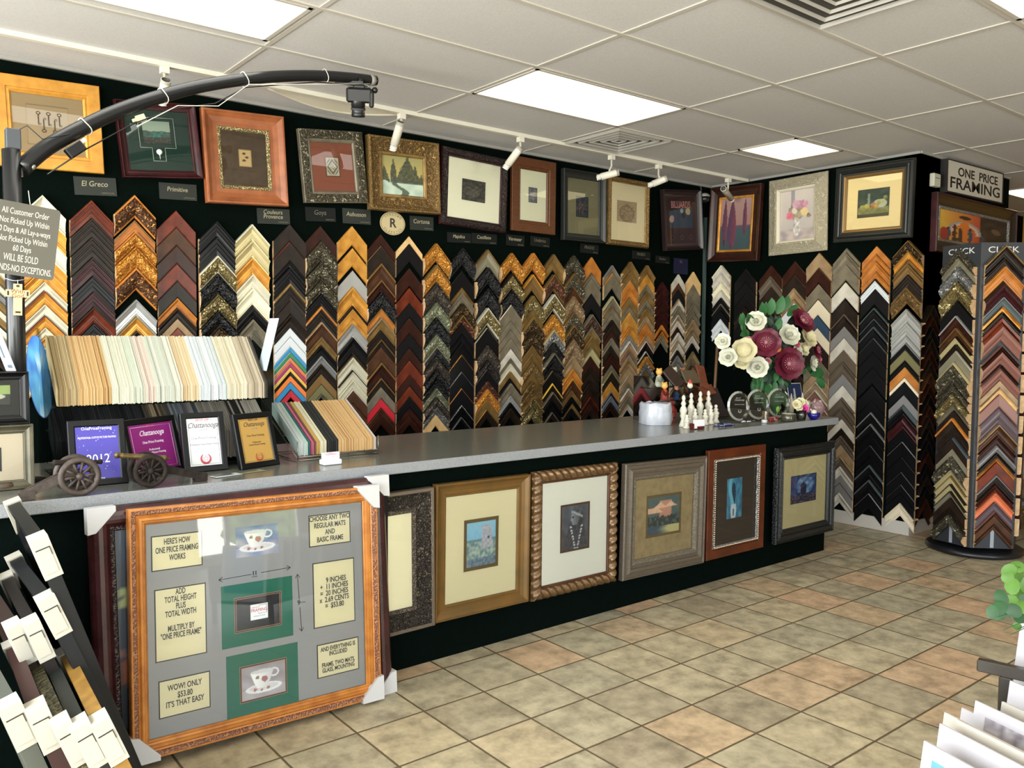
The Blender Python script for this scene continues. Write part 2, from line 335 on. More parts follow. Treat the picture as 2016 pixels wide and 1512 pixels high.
# ------------------------------------------------------------------ finishes
FIN = {  # key: (description, colour, second colour, roughness, metallic)
 'si': ('champagne silver', 'd2cdb6', 'a39d86', .32, .35), 'cr': ('cream', 'e3dbbd', 'c9bf9c', .4, .1), 'go': ('gold', 'dba047', 'b0742a', .3, .4),
 'gd': ('dark antique gold', '917443', '6b522c', .35, .4), 'ob': ('burnished orange gold', 'b37a38', '4a2c14', .35, .35), 'ch': ('cherry red-brown', '6b2c18', '451a0e', .3, 0),
 'mh': ('dark mahogany', '35180f', '1f0d09', .3, 0), 'mr': ('maroon', '3a1518', '220b0d', .28, 0), 'dk': ('dark brown', '261c15', '150f0b', .35, 0),
 'bk': ('black', '0e0e10', '080809', .28, 0), 'wa': ('walnut brown', '4d2f1c', '331d10', .35, 0), 'or': ('honey orange wood', 'b8752f', '95561e', .4, 0),
 'tp': ('taupe', '746b58', '5a5244', .45, .1), 'tn': ('tan', '9b8160', '7c6446', .45, .1), 'nat': ('raw wood', 'd6b27c', 'bf9a64', .7, 0),
 'wh': ('whitewashed', 'c4beb1', 'a59e90', .5, 0), 'gy': ('grey', '7e7c7a', '62605e', .4, .2), 'pw': ('pewter', '8f8973', '453f30', .35, .45),
 'sg': ('sage silver', 'a3a68c', '6c6e56', .38, .3), 'tb': ('weathered brown', '5e5244', '322a22', .45, .2), 'bz': ('bronze', '7d6037', '33240f', .35, .4),
 'cp': ('copper red', '9c6044', '4c2c1c', .38, .35), 'cg': ('champagne', 'c4b78a', '6a5c36', .3, .4), 'sl': ('silver', 'b4b4b0', '6e6e6c', .28, .5), 'red': ('bright red', 'bb2130', '8a1420', .35, 0),
 'blu': ('bright blue', '2b84b4', '1f6488', .35, 0), 'grn': ('green', '327c4b', '235c37', .35, 0), 'orn': ('coral orange', 'cf7048', 'a5522f', .35, 0),
 'crm': ('crimson', 'a23250', '7a2038', .35, 0), 'yel': ('yellow', 'ddb041', 'b88c2c', .35, 0), 'oo': ('vivid orange', 'e67a32', 'c05c20', .35, 0),
 'wt': ('clean white', 'cdd1d3', 'b4b8ba', .5, 0), 'lea': ('purple-brown leather', '5b4d52', '41363a', .4, .1), 'nv': ('navy blue', '243e55', '182c3e', .6, 0),
 'pc': ('pale cream', 'd6c9ae', 'bdb092', .6, 0), 'rs': ('rose brown', '7c5349', '5c3a33', .35, 0), 'slt': ('slate grey', '4b5557', '363e40', .35, 0), 'bg': ('blue grey', '5d626b', '44484f', .5, 0), 'ol': ('olive', '6f6a44', '524d30', .4, .15)}
def fin(k, st='s'):
    d, c, c2, r, me = FIN[k]
    if st == 'o': return mat('carved_' + d.replace(' ', '_'), tuple(min(255, int(q_ * 1.22)) for q_ in (int(c[0:2], 16), int(c[2:4], 16), int(c[4:6], 16))), r - .04, me, 'carve', c2, 62, 1.)
    if st == 'b': return mat('beaded_' + d.replace(' ', '_'), c, r, me, 'cell', c2, 170, 1.)
    if k in ('ch', 'mh', 'wa', 'or', 'mr', 'nat', 'tp', 'tn', 'wh', 'dk', 'go', 'gd'): return mat('finish_' + d.replace(' ', '_'), c, r, me, 'noise', c2, 14, .08, spec=.28 if k in ('ch', 'mh', 'wa', 'mr', 'dk') else .45)
    return mat('finish_' + d.replace(' ', '_'), c, r, me, spec=.3 if k in ('bk','slt') else .5)
raw = mat('raw_wood_end', 'c3a27a', .8, style='noise', col2='a98961', scale=40, bump=.05)
gls = glassmat()

# ------------------------------------------------------------------ framed pictures
def sweep(mb, W, H, prof, disp=None, nseg=1):
    """mitred rectangular moulding; prof = [(inset, height, material)]; disp(s metres along, t) adds height"""
    for side in range(4):
        Ls = (W, H, W, H)[side]
        cols = []
        for (t, d, mi) in prof:
            row = []
            for k in range(nseg + 1):
                s = t + (Ls - 2 * t) * k / nseg
                dd = d + (disp(s, t) if disp and 0 < k < nseg else 0)
                row.append(((s, t, dd), (W - t, s, dd), (W - s, H - t, dd), (t, H - s, dd))[side])
            cols.append(row)
        for j in range(len(prof) - 1):
            mb.mi = prof[j][2]; mb.smooth = nseg > 1
            vs = cols[j] + cols[j+1]; m = nseg + 1
            mb.add(vs, [(k, k+1, m+k+1, m+k) for k in range(nseg)])
def ring(mb, x0, y0, x1, y1, a0, b0, a1, b1, z, bev=.0):
    mb.add([(x0,y0,z),(x1,y0,z),(x1,y1,z),(x0,y1,z),(a0,b0,z),(a1,b0,z),(a1,b1,z),(a0,b1,z)], [(0,1,5,4),(1,2,6,5),(2,3,7,6),(3,0,4,7)])
def corners(pts, fn):     # px corners TL,TR,BR,BL -> matrix with origin bottom-left, W, H
    TL, TR, BR, BL = [fn(*p) for p in pts]
    u = ((TR - TL) + (BR - BL)); W = u.length / 2; u.normalize(); v = ((TL - BL) + (TR - BR)); H = v.length / 2
    v = (v - u * v.dot(u)).normalized(); c = (TL + TR + BR + BL) / 4; n = u.cross(v)
    return c, u, v, n, W, H
def rope(amp, f, k=14):
    return lambda s, t: amp * math.sin(2 * PI * (s * f + t * k))
def carve(amp, f=60):
    return lambda s, t: amp * (noise.noise(V((s * f, t * f * 1.2, 0))) + .6 * noise.noise(V((s * f * 2.3, t * f * 2.3, 3))))
def bead(amp, f):
    return lambda s, t: amp * abs(math.sin(PI * s * f))
def picture_frame(label, pts, fn, w, dep, keys, shape='scoop', art=None, op=None, mats_=None, lift=0., disp=None, nseg=1, cat='framed picture', group=None, name='framed_picture', glass=True, mh='e9e2c6', im=None, imw=.008):
    """w = moulding width; op = opening (u0,v0,u1,v1 fractions of the sight size); keys = (body, outer lip, inner lip)"""
    c, u, v, n, W, H = corners(pts, fn)
    P = c - u * W / 2 - v * H / 2 + n * lift; M = base(P, u, v, n)
    t = thing(name, label, cat, P + u * W / 2, group)
    A, B, D = keys; K = 0
    P_ = {'scoop': [(0,0,1),(0,.85,1),(.04,1,1),(.12,1,1),(.16,.86,0),(.35,.55,0),(.6,.38,0),(.8,.36,2),(.84,.48,2),(.95,.44,2),(1,.3,2),(1,.12,2)],
          'flat': [(0,0,1),(0,.75,1),(.04,.8,0),(.7,.8,0),(.74,.6,1),(.8,.6,2),(.9,.66,2),(1,.45,2),(1,.1,2)],
          'reverse': [(0,0,1),(0,.25,1),(.06,.35,0),(.25,.5,0),(.5,.75,0),(.7,1,0),(.78,1,0),(.82,.8,2),(.92,.7,2),(1,.5,2),(1,.12,2)],
          'ridge': [(0,0,1),(0,.6,1),(.05,.75,1),(.1,.75,1),(.14,.6,0),(.3,.62,0),(.34,.85,0),(.45,.95,0),(.56,.85,0),(.6,.62,0),(.75,.6,2),(.79,.72,2),(.88,.66,2),(1,.4,2),(1,.1,2)],
          'round': [(0,0,1),(0,.3,1),(.06,.55,0),(.18,.82,0),(.34,.98,0),(.5,1,0),(.64,.9,0),(.76,.66,0),(.82,.5,2),(.86,.56,2),(.94,.54,2),(1,.4,2),(1,.1,2)]}[shape]
    prof = []
    for i, (a, b, m_) in enumerate(P_): prof.append((a * w, b * dep, m_))
    if nseg > 1:
        q = [prof[0]]
        for a, b in zip(prof, prof[1:]):
            mdl = max(1, round(abs(b[0] - a[0]) / (w * .07)))
            for k in range(1, mdl + 1): q.append((a[0] + (b[0]-a[0]) * k / mdl, a[1] + (b[1]-a[1]) * k / mdl, a[2] if k < mdl else b[2]))
        prof = q
    d2 = None
    if disp:
        lo, hi = {'scoop': (.14, .8), 'flat': (.05, .7), 'reverse': (.08, .8), 'ridge': (.12, .75), 'round': (.05, .8)}[shape]
        d2 = lambda s, t_: disp(s, t_) if lo * w < t_ < hi * w else 0
    mb = MB(M); sweep(mb, W, H, prof, d2, nseg); obj('moulding', mb, [A, B, D], t)
    mb = MB(M); mb.box((.004, .004, 0), (W - .004, H - .004, .004)); obj('backing', mb, mat('frame_backing', '4a3b2a', .8), t)
    z = .10 * dep + .003; x0, y0, x1, y1 = w * .97, w * .97, W - w * .97, H - w * .97
    sw, sh = x1 - x0, y1 - y0
    if art is not None:
        if op:
            a0, b0, a1, b1 = x0 + op[0] * sw, y0 + op[1] * sh, x0 + op[2] * sw, y0 + op[3] * sh
            mb = MB(M); k = .0014
            ring(mb, x0, y0, x1, y1, a0, b0, a1, b1, z + .002)
            mb.add([(a0,b0,z+.002),(a1,b0,z+.002),(a1,b1,z+.002),(a0,b1,z+.002),(a0+k,b0+k,z+.0006),(a1-k,b0+k,z+.0006),(a1-k,b1-k,z+.0006),(a0+k,b1-k,z+.0006)], [(0,1,5,4),(1,2,6,5),(2,3,7,6),(3,0,4,7)])
            obj('mat_board', mb, mh if not isinstance(mh, str) else mat('mat_' + mh, mh, .85, style='noise', scale=200, bump=.03, col2=mh), t)
            if im:
                e = imw; mb = MB(M); ring(mb, a0 - .004, b0 - .004, a1 + .004, b1 + .004, a0 + e, b0 + e, a1 - e, b1 - e, z + .0004); obj('inner_mat', mb, mat('mat_' + im, im, .8), t)
                a0, b0, a1, b1 = a0 + e, b0 + e, a1 - e, b1 - e
            paint('picture', t, M, a0 - .001, b0 - .001, a1 + .001, b1 + .001, z - .0004, art)
        else: paint('picture', t, M, x0, y0, x1, y1, z, art, 56, 56)
    if glass:
        mb = MB(M); mb.quad((x0, y0, z + .0045), (x1, y0, z + .0045), (x1, y1, z + .0045), (x0, y1, z + .0045)); obj('glass', mb, gls, t)
    return t, M, W, H, (x0, y0, x1, y1, z)

# painted pictures: functions u,v -> colour
def mixc(a, b, k): k = max(0, min(1, k)); return tuple(a[i] * (1-k) + b[i] * k for i in range(3))
def nz_(u, v, f, s=0): return noise.noise(V((u * f, v * f, s)))
def hx(h): return (int(h[0:2], 16), int(h[2:4], 16), int(h[4:6], 16))
def ell(u, v, cx, cy, rx, ry): return ((u-cx)/rx)**2 + ((v-cy)/ry)**2
def blobs(bg, items, nf=0, na=0):
    """items: list of (cx,cy,rx,ry,colour) painted back to front over bg(u,v)"""
    def f(u, v):
        c = bg(u, v) if callable(bg) else bg
        for cx, cy, rx, ry, col in items:
            if ell(u, v, cx, cy, rx, ry) < 1 + .25 * nz_(u, v, 9, cx * 7): c = col
        if na:
            k = nz_(u, v, nf, 5) * na; c = tuple(q + k for q in c)
        return c
    return f
def p_keys(u, v):
    c = hx('a8906c')
    if not (.02 < u < .98 and .02 < v < .98): return hx('7d6848')
    return c
def p_golf(u, v):
    if v > .55 + .05 * nz_(u, 0, 5): return mixc(hx('b9bda6'), hx('8fa092'), v)
    if v > .28: return mixc(hx('3c4a40'), hx('2f8478'), .5 + nz_(u, v, 8) * 1.2 - abs(u - .5))
    return mixc(hx('20201c'), hx('6c6a5c'), nz_(u * 3, v, 12) + .2)
def p_flies(u, v):
    c = hx('c9ac78')
    for cx, cy in ((.42, .78), (.65, .55), (.4, .35)):
        if ell(u, v, cx, cy, .16, .07) < 1 + nz_(u, v, 20): c = hx('4a3018')
    return c
def p_tile(u, v):
    x, y = abs(u - .5) * 2, abs(v - .5) * 2; d = x + y; c = hx('6b6252')
    if .92 < d < 1.08 or abs(d - .5) < .06: c = hx('cfc8b4')
    if d < .42 and (int(u * 12) + int(v * 12)) % 2: c = hx('d6cfbb')
    if d > 1.3 or (d > 1.15 and (x > .8 or y > .8)): c = hx('bdb6a2')
    if x > .96 or y > .96: c = hx('cfc8b4')
    return c
def p_land(u, v):
    sky = mixc(hx('c8a958'), hx('8f8a58'), v); c = sky
    hz = .42
    if v < hz: c = mixc(hx('b9c8b4'), hx('9db0a0'), nz_(u, v, 6) + .5)
    if v > hz - .08 + .05 * nz_(u, 0, 8):
        for cx, hgt, wd in ((.06, .75, .12), (.28, .95, .07), (.45, .7, .12), (.62, 1.0, .17), (.8, .8, .1), (.95, .6, .12)):
            top = hgt - abs(u - cx) / wd * .35 + .06 * nz_(u, v, 22, cx)
            if v < top and abs(u - cx) < wd: c = mixc(hx('35382a'), hx('57583a'), nz_(u, v, 18) + .5)
    if v < hz and abs(u - (.35 + .35 * (hz - v) + .1 * math.sin(v * 16))) < .05 + .1 * (hz - v): c = hx('4d5a48')
    if hz - .1 < v < hz - .02 + .03 * nz_(u, 1, 12) and u > .25: c = mixc(c, hx('3f4232'), .8)
    return c
def p_mono(c1, c2, c3, f=6, seed=0):
    def g(u, v):
        k = nz_(u, v, f, seed) + .5 * nz_(u, v, f * 2.4, seed + 3)
        c = mixc(hx(c1), hx(c2), k + .45)
        if ell(u, v, .45, .45, .34, .3) < 1 + .5 * nz_(u, v, 5, seed): c = mixc(c, hx(c3), .45 + nz_(u, v, 9, seed))
        return c
    return g
def p_sketch(u, v):
    c = hx('b39c80'); k = abs(nz_(u, v, 7, 2)); e = ell(u, v, .5, .42, .34, .36)
    if k < .07 and e < 1.6: c = hx('6e563f')
    if abs(e - 1) < .12: c = hx('7c644b')
    if e < 1: c = mixc(c, hx('8f785c'), .4 + nz_(u, v, 12))
    return c
def p_cypress(u, v):
    c = mixc(hx('2f4346'), hx('3a4a4c'), v * 2) if v < .42 else mixc(hx('8c6660'), hx('9a7c74'), (v - .4) * 1.6)
    if .42 < v < .47 + .02 * nz_(u, 0, 6): c = hx('4c4450')
    for cx, b0, h, wd in ((.15, .1, .88, .10), (.38, .02, .95, .17), (.78, .30, .68, .08)):
        k = (v - b0) / h
        if 0 < k < 1:
            wq = wd * (math.sin(PI * min(1, k * .95 + .05)) ** .6) * (1 - k * .45)
            if abs(u - cx) < wq: c = mixc(hx('6e3440'), hx('41304a'), .5 - (u - cx) / wd * .6 + nz_(u, v, 14) * .3)
            if k < .12 and abs(u - cx) < .012: c = hx('2a1c1c')
    return c
def p_flowerv(u, v):
    c = mixc(hx('a39c9a'), hx('c2b7ae'), v + .2 * nz_(u, v, 3))
    if .32 < u < .42 and v > .45: c = hx('8f8a8c')
    if v < .22: c = mixc(hx('b7a8a0'), hx('8e8588'), nz_(u * .5, v, 9) + .5)
    if ell(u, v, .48, .25, .1, .17) < 1: c = mixc(hx('d4ccc6'), hx('8b8480'), nz_(u, v, 14) + .4)
    for cx, cy, r, col in ((.5,.6,.24,'6d6a52'),(.6,.68,.13,'9c6a7e'),(.45,.72,.1,'b58a9a'),(.68,.55,.11,'c9b070'),(.28,.5,.11,'c4566a'),(.72,.7,.08,'b87890'),(.5,.5,.1,'8d8262'),(.82,.46,.06,'6b5a48'),(.4,.58,.08,'c9b8a8')):
        if ell(u, v, cx, cy, r, r * .75) < 1 + .8 * nz_(u, v, 12, cx): c = mixc(hx(col), (225, 205, 200), .35 * (nz_(u, v, 22) + .5))
    return c
def p_still(u, v):
    c = mixc(hx('28362e'), hx('3f4a38'), nz_(u, v, 5) + .4)
    if v < .36: c = mixc(hx('6e6a3c'), hx('8b8450'), nz_(u, v, 8) + .5)
    if v < .12: c = hx('4b452c')
    if ell(u, v, .72, .46, .22, .16) < 1: c = hx('a9a994')
    for cx, cy, r, col in ((.15,.38,.08,'8f8a3a'),(.3,.4,.09,'a59a44'),(.5,.42,.09,'9c5a30'),(.6,.38,.08,'a8863c'),(.68,.5,.07,'8d8840'),(.78,.52,.06,'a6a054'),(.35,.66,.05,'9aa092'),(.88,.66,.07,'6f7440')):
        if ell(u, v, cx, cy, r, r) < 1: c = mixc(hx(col), (200, 190, 130), .3 * (1 - ell(u, v, cx - .02, cy + .03, r, r)))
    if abs(u - .35) < .035 and .45 < v < .85: c = hx('7f8878')
    return c
def p_mill(u, v):
    c = mixc(hx('6fa3bf'), hx('8ab6c8'), v + .3 * nz_(u, v, 12))
    if v < .62: c = mixc(hx('5b7a86'), hx('6b8a86'), nz_(u, v, 9) + .5)
    if v < .55: c = mixc(hx('a9b3a4'), hx('5d7a80'), nz_(u, v, 11, 4) * 1.3 + .45)
    if .52 < u < .86 and .38 < v < .92 - (.1 if u > .8 else 0): c = mixc(hx('b5b0b2'), hx('8d93a0'), nz_(u, v, 16) + .4)
    if ell(u, v, .75, .62, .04, .03) < 1: c = hx('3a4656')
    if v < .2: c = mixc(hx('7f93a0'), hx('4c6270'), nz_(u, v, 13, 8) + .5)
    return c
def p_chief(u, v):
    c = mixc(hx('5f636c'), hx('43434a'), nz_(u, v, 4) + .5 - (v - .5) * .3)
    if ell(u, v, .62, .70, .2, .2) < 1: c = hx('303136')
    if ell(u, v, .50, .70, .15, .17) < 1 + .3 * nz_(u, v, 7): c = mixc(hx('8b8f94'), hx('54565c'), (u - .36) * 3.4)
    if abs(u - .36) < .03 and abs(v - .69) < .03: c = hx('8b8f94')
    if abs(u - .43) < .03 and abs(v - .73) < .012: c = hx('2a2b30')
    if ell(u, v, .6, .88, .26, .09) < 1 + .5 * nz_(u, v, 9): c = mixc(hx('3b3d42'), hx('6a6d72'), nz_(u, v, 18) + .4)
    if abs(v - .82 + (u - .5) * .35) < .025 and .36 < u < .8: c = hx('a0a3a6')
    if v < .55 and abs(u - .55) < .4 - (v - .2) * .35: c = mixc(hx('33333a'), hx('4d4d52'), nz_(u, v, 15) + .4)
    for sx in (-1, 1):
        if v < .55 and abs(u - .55 - sx * (.04 + v * .32)) < .03 and math.sin(v * 90) > -.2: c = hx('c9cacb')
    return c
def p_cafe(u, v):
    c = mixc(hx('4c6064'), hx('5b6a62'), nz_(u, v, 6) + .5)
    if .35 < u < .75 and .45 < v < .9: c = hx('b98a74')
    for cx, cy in ((.38, .75), (.72, .76), (.1, .62)):
        if abs(u - cx) < (.86 - v) * 1.3 and cy - .06 < v < cy + .1: c = mixc(hx('d99a82'), hx('d6c3a0'), nz_(u * 4, v, 5) + .5)
    if .18 < v < .5: c = mixc(c, hx('2f3330'), .8 if nz_(u * 2, v, 9) > -.1 else 0)
    if v < .22: c = mixc(hx('3d5460'), hx('b9b07c'), (u - .25) * 3 - abs(v - .12) * 4)
    return c
def p_blue(u, v):
    c = mixc(hx('2f6480'), hx('4790a8'), nz_(u, v, 6) + .5)
    if ell(u, v, .45, .6, .13, .3) < 1: c = hx('16344a')
    if abs(u - .3 - .1 * math.sin(v * 6)) < .1 and v > .35: c = hx('6fb2c4')
    if abs(u - .45) < .28 * (.4 - abs(v - .2)) + .08 and v < .36: c = hx('b9c6cc')
    if ell(u, v, .45, .15, .05, .1) < 1: c = hx('1d3c52')
    return c
def p_night(u, v):
    c = mixc(hx('1d2c58'), hx('3c5a86'), nz_(u, v, 4) + .4)
    if ell(u, v, .55, .62, .35, .3) < 1 + .4 * nz_(u, v, 6): c = mixc(hx('4b6c94'), hx('9db0c2'), nz_(u, v, 7) + .2)
    if abs(u - .5) < .12 and .25 < v < .75 - abs(u - .5): c = hx('26223c')
    if v < .3 + .1 * nz_(u, 0, 9): c = mixc(hx('2d2432'), hx('7c7890'), nz_(u, v, 14) + .2)
    return c
def p_jazz(u, v):
    c = mixc(hx('c49a3c'), hx('a8442a'), u * 1.9 - .1 + .15 * nz_(u, v, 4))
    if u > .58: c = mixc(hx('241a16'), hx('3a2c26'), nz_(u, v, 6) + .3)
    r = math.hypot((u - .36) * 1.5, v - .35)
    if .3 < r < .36 and v > .3: c = hx('8d8b84')
    if .24 < r < .3 and v > .3: c = hx('c9a088')
    if ell(u, v, .36, .35, .09, .36) < 1: c = hx('c26a26')
    if ell(u, v, .36, .84, .09, .06) < 1: c = hx('3a2418')
    for cx, h in ((.22, .5), (.3, .4), (.44, .45), (.14, .38), (.66, .55), (.62, .35)):
        if abs(u - cx) < .028 + .02 * nz_(u, v, 9) and v < h: c = hx(('3c2a26', '2f4250', '41281e')[int(cx * 50) % 3])
        if ell(u, v, cx, h + .03, .022, .04) < 1: c = hx('2e1f18')
    if ell(u, v, .08, .2, .06, .22) < 1: c = hx('8e3026')
    if ell(u, v, .82, .55, .07, .1) < 1 + nz_(u, v, 9): c = hx('5c4a38')
    return c
def p_cup(bgc='8d8588', fl='a8616e'):
    def g(u, v):
        c = mixc(hx(bgc), hx('a59ea2'), nz_(u, v, 3) + .4 - .3 * (v - .5))
        if v < .3: c = mixc(c, hx('b9b2b4'), .4)
        if ell(u, v, .5, .28, .42, .15) < 1: c = hx('d6d4d2') if ell(u, v, .5, .3, .34, .1) > 1 else hx('c2bfbe')
        if ell(u, v, .74, .7, .12, .14) < 1 and ell(u, v, .74, .7, .08, .09) > 1: c = hx('d0cecc')
        k = (v - .3) / .5
        if 0 < k < 1 and abs(u - .46) < .1 + .17 * k ** .7: c = mixc(hx('dedcd8'), hx('b4b1b2'), (u - .46) * 2 + .3)
        if ell(u, v, .46, .8, .27, .06) < 1: c = hx('c0bdbd')
        for cx, cy, r in ((.52, .55, .07), (.36, .62, .04), (.3, .26, .04), (.6, .25, .04), (.45, .22, .03)):
            if ell(u, v, cx, cy, r, r * 1.2) < 1 + nz_(u, v, 20): c = hx(fl) if nz_(u, v, 15, 2) > -.1 else hx('6c7a5e')
        return c
    return g
def p_orchid(u, v):
    c = mixc(hx('2a2a30'), hx('4f5a68'), v * 1.1 - .2 + .3 * nz_(u, v, 3))
    if ell(u, v, .12, .33, .12, .09) < 1: c = mixc(hx('8a4a2c'), hx('3a2420'), (u - .05) * 6)
    if abs(v - .42 + u * .1) < .012: c = hx('7c5a52')
    for k in range(7):
        a = k * .9; cx, cy = .07 + .035 * math.cos(a), .68 + .05 * math.sin(a)
        if ell(u, v, cx, cy, .012 + .018 * abs(math.cos(a)), .016 + .03 * abs(math.sin(a))) < 1: c = hx('a8ac78')
    r = math.hypot((u - .16) * 1.6, (v - .72) * .8)
    if .1 < r < .14 and u < .14 and v > .66: c = hx('7c8868')
    return c

carA = lambda k, s=None: fin(k, 'o')
onw = lambda x, y: at(x, y, Y=4.965)
gp = 'framed sample pictures high on the back wall'
bump_gold = mat('gold_leaf', 'c98f38', .38, .25, 'noise', 'b07a2c', 22, .1)
t, M, W, H, q = picture_frame('gold-leaf frame holding antique keys, leftmost on the back wall', [(-18,143),(193,172),(203,343.6),(-10,326)], onw, .083, .035, (bump_gold, bump_gold, bump_gold), 'flat', p_keys, (.2,.14,.78,.83), mh='a68e6a', group=gp)
for k, (a, b_) in enumerate(((.36, .66), (.5, .66), (.65, .66), (.43, .42), (.58, .42))):
    kx, ky = q[0] + (q[2]-q[0]) * a, q[1] + (q[3]-q[1]) * b_; sgn = 1 if k < 3 else -1
    mb = MB(M); z = q[4] + .003
    mb.tube([(kx, ky, z), (kx, ky - .05 * sgn, z)], .0032, 6); mb.tube([(kx + .009 * math.cos(i * PI / 5), ky + .008 * sgn + .007 * math.sin(i * PI / 5), z) for i in range(11)], .0026, 5)
    mb.box((kx, ky - .05 * sgn - .003, z - .001), (kx + .012, ky - .05 * sgn + .009, z + .001)); obj('antique_key', mb, mat('old_brass', '54432c', .45, .4), t)
t, M, W, H, q = picture_frame('dark mahogany frame with green mat, golf course print and golf ball, hanging crooked', [(222,195.6),(384,210),(392.7,352),(240.6,352)], onw, .045, .04, (fin('mr'),) * 3, 'scoop', p_golf, (.26,.45,.7,.83), mh='123329', group=gp)
sw, sh = q[2]-q[0], q[3]-q[1]; z = q[4] + .0035
pl = [(.2,.88),(.76,.88),(.76,.38),(.58,.38),(.58,.16),(.38,.16),(.38,.38),(.2,.38)]
pl = [(q[0] + a * sw, q[1] + b_ * sh) for a, b_ in pl]; mb = MB(M)
for a, b_ in zip(pl, pl[1:] + pl[:1]): mb.tube([(a[0], a[1], z), (b_[0], b_[1], z)], .0012, 4)
obj('mat_groove', mb, mat('white_groove', 'c9cdbf', .7), t)
mb = MB(M); mb.ball((q[0] + .48*sw, q[1] + .31*sh, z + .006), .016, 14, (1, 1, .6)); mb.lathe([(.001, -.02), (.0015, .0), (.006, .006)], (q[0] + .48*sw, q[1] + .25*sh, z + .006), 8, (0, 1, 0)); obj('golf_ball', mb, mat('ball_white', 'd4d6cf', .4), t)
orb = mat('russet_wood', '9a5a34', .38, 0, 'noise', '7c4424', 12, .08)
t, M, W, H, q = picture_frame('wide russet wood frame with brown mat around mounted fishing flies', [(394.4,213.3),(555.3,232.8),(560.8,407.8),(401.4,400)], onw, .112, .05, (orb, orb, fin('cg', 'b')), 'scoop', p_flies, (.37,.36,.66,.68), mh=mat('brown_suede_mat', '5a4632', .9, style='noise', col2='4a3a2a', scale=30, bump=.1), im='a98d5e', imw=.006, group=gp)
picture_frame('pewter lattice-pattern frame with terracotta mat around a carved tile', [(587,255),(710,262),(717.8,400.8),(592.8,399.4)], onw, .075, .045, (fin('pw', 'o'), fin('tp'), fin('tp')), 'flat', p_tile, (.33,.3,.68,.72), mh='8d4f38', im='6a3a2a', group=gp, disp=lambda s, t: .0035 * abs(math.sin(PI * (s + t) / .036)) * abs(math.sin(PI * (s - t) / .036)), nseg=90)
picture_frame('ornate carved gold frame with sunset snow-and-trees landscape painting', [(720.6,267.5),(858.6,284),(858.6,424.4),(721,412)], onw, .115, .055, (fin('gd', 'o'), fin('gd', 'b'), fin('gd')), 'scoop', p_land, None, group=gp, disp=carve(.007, 42), nseg=100, glass=False)
picture_frame('dark carved mahogany frame with cream mat around a small etching', [(870.6,287),(999.7,316),(990,459),(859.4,441)], onw, .062, .045, (mat('carved_mahogany', '4a302a', .32, .2, 'carve', '1e1210', 80, .8), fin('mr'), fin('mr', 'b')), 'round', p_mono('2c2925', '5a544a', '6e675c', 7), (.27,.32,.72,.68), mh='e4e0cc', im='3a352c', imw=.006, group=gp, disp=carve(.006, 60), nseg=100)
oak = mat('oak_brown', '5d3519', .42, 0, 'wood', '43240f', 30, .1)
picture_frame('plain oak brown frame with tall cream mat around a tiny photograph', [(1007,306),(1090.8,322),(1090,463),(1001.7,453.6)], onw, .088, .03, (oak,) * 3, 'flat', p_mono('5c5a62', '8d8b90', 'a09ea4', 4), (.33,.37,.66,.67), mh='ddd9c2', im='322c24', imw=.006, group=gp)
dkg = mat('charcoal_frame', '1f211f', .42)
picture_frame('charcoal frame with taupe mat around a small dark print on the back wall', [(1103.2,329.4),(1186.6,347.3),(1187,478),(1104.3,475)], onw, .062, .045, (dkg,) * 3, 'scoop', p_mono('20242a', '4c5660', '7a5650', 9, 5), (.28,.31,.68,.69), mh='857e62', im='2c2820', imw=.006, group=gp)
picture_frame('thin antique gold frame with beaded edge and cream mat around a sepia sketch', [(1196.4,345),(1278.2,360.4),(1271.3,489),(1190.5,480.9)], onw, .045, .035, (fin('gd', 'b'), fin('gd'), fin('gd')), 'round', p_sketch, (.18,.33,.76,.7), mh='e3d6b6', group=gp, disp=bead(.003, 42), nseg=110)
t, M, W, H, q = picture_frame('deep dark frame with brown mat reading BILLIARDS over pool table print', [(1300,370),(1374,379),(1377,488),(1303,498)], onw, .035, .05, (mat('espresso', '241a18', .35),) * 3, 'scoop',
  blobs(lambda u, v: hx('33495e') if v < .62 + .2 * (u - .2) else hx('33221f'), [(.12,.32,.1,.12,hx('b59a92')),(.82,.58,.1,.12,hx('bfae86')),(.62,.45,.08,.1,hx('20242c')),(.55,.6,.07,.08,hx('aab0b4'))]), (.14,.35,.86,.9), mh='3c2624', group=gp)
bt = mat('pink_print', 'a8787c', .6)
text(t, 'BILLIARDS', M, W / 2, q[1] + .79 * (q[3]-q[1]), .085, mat('pink_title', 'c08488', .6), .68, z=q[4] + .0035, bold=.0015)
mb = MB(M); z = q[4] + .0035
for e in (.012, .022):
    x0, y0, x1, y1 = q[0] + e, q[1] + e, q[2] - e, q[3] - e
    for a, b_ in (((x0,y0),(x1,y0)),((x1,y0),(x1,y1)),((x1,y1),(x0,y1)),((x0,y1),(x0,y0))): mb.tube([(a[0],a[1],z),(b_[0],b_[1],z)], .001, 4)
for k in range(3):
    cx = q[0] + (q[2]-q[0]) * (.22 + .28 * k); cy = q[1] + .17 * (q[3]-q[1]); mb.tube([(cx + .02 * math.cos(a * .4), cy + .02 * math.sin(a * .4), z) for a in range(17)], .001, 4)
obj('mat_line', mb, bt, t)
onr = lambda x, y: at(x, y, X=6.285)
gr_ = 'framed sample pictures high on the right wall'
mb_ = mat('dark_red_walnut', '36190f', .35, 0, 'noise', '22100a', 14, .08)
picture_frame('dark walnut frame with gold inner edge and tall cypress tree painting', [(1403,373.8),(1502.2,360.3),(1499,515),(1399,515)], onr, .108, .05, (mb_, mb_, fin('go')), 'scoop', p_cypress, None, group=gr_, glass=False)
wcv = mat('carved_white', 'bfb8a6', .5, 0, 'carve', '9f967f', 70, .9)
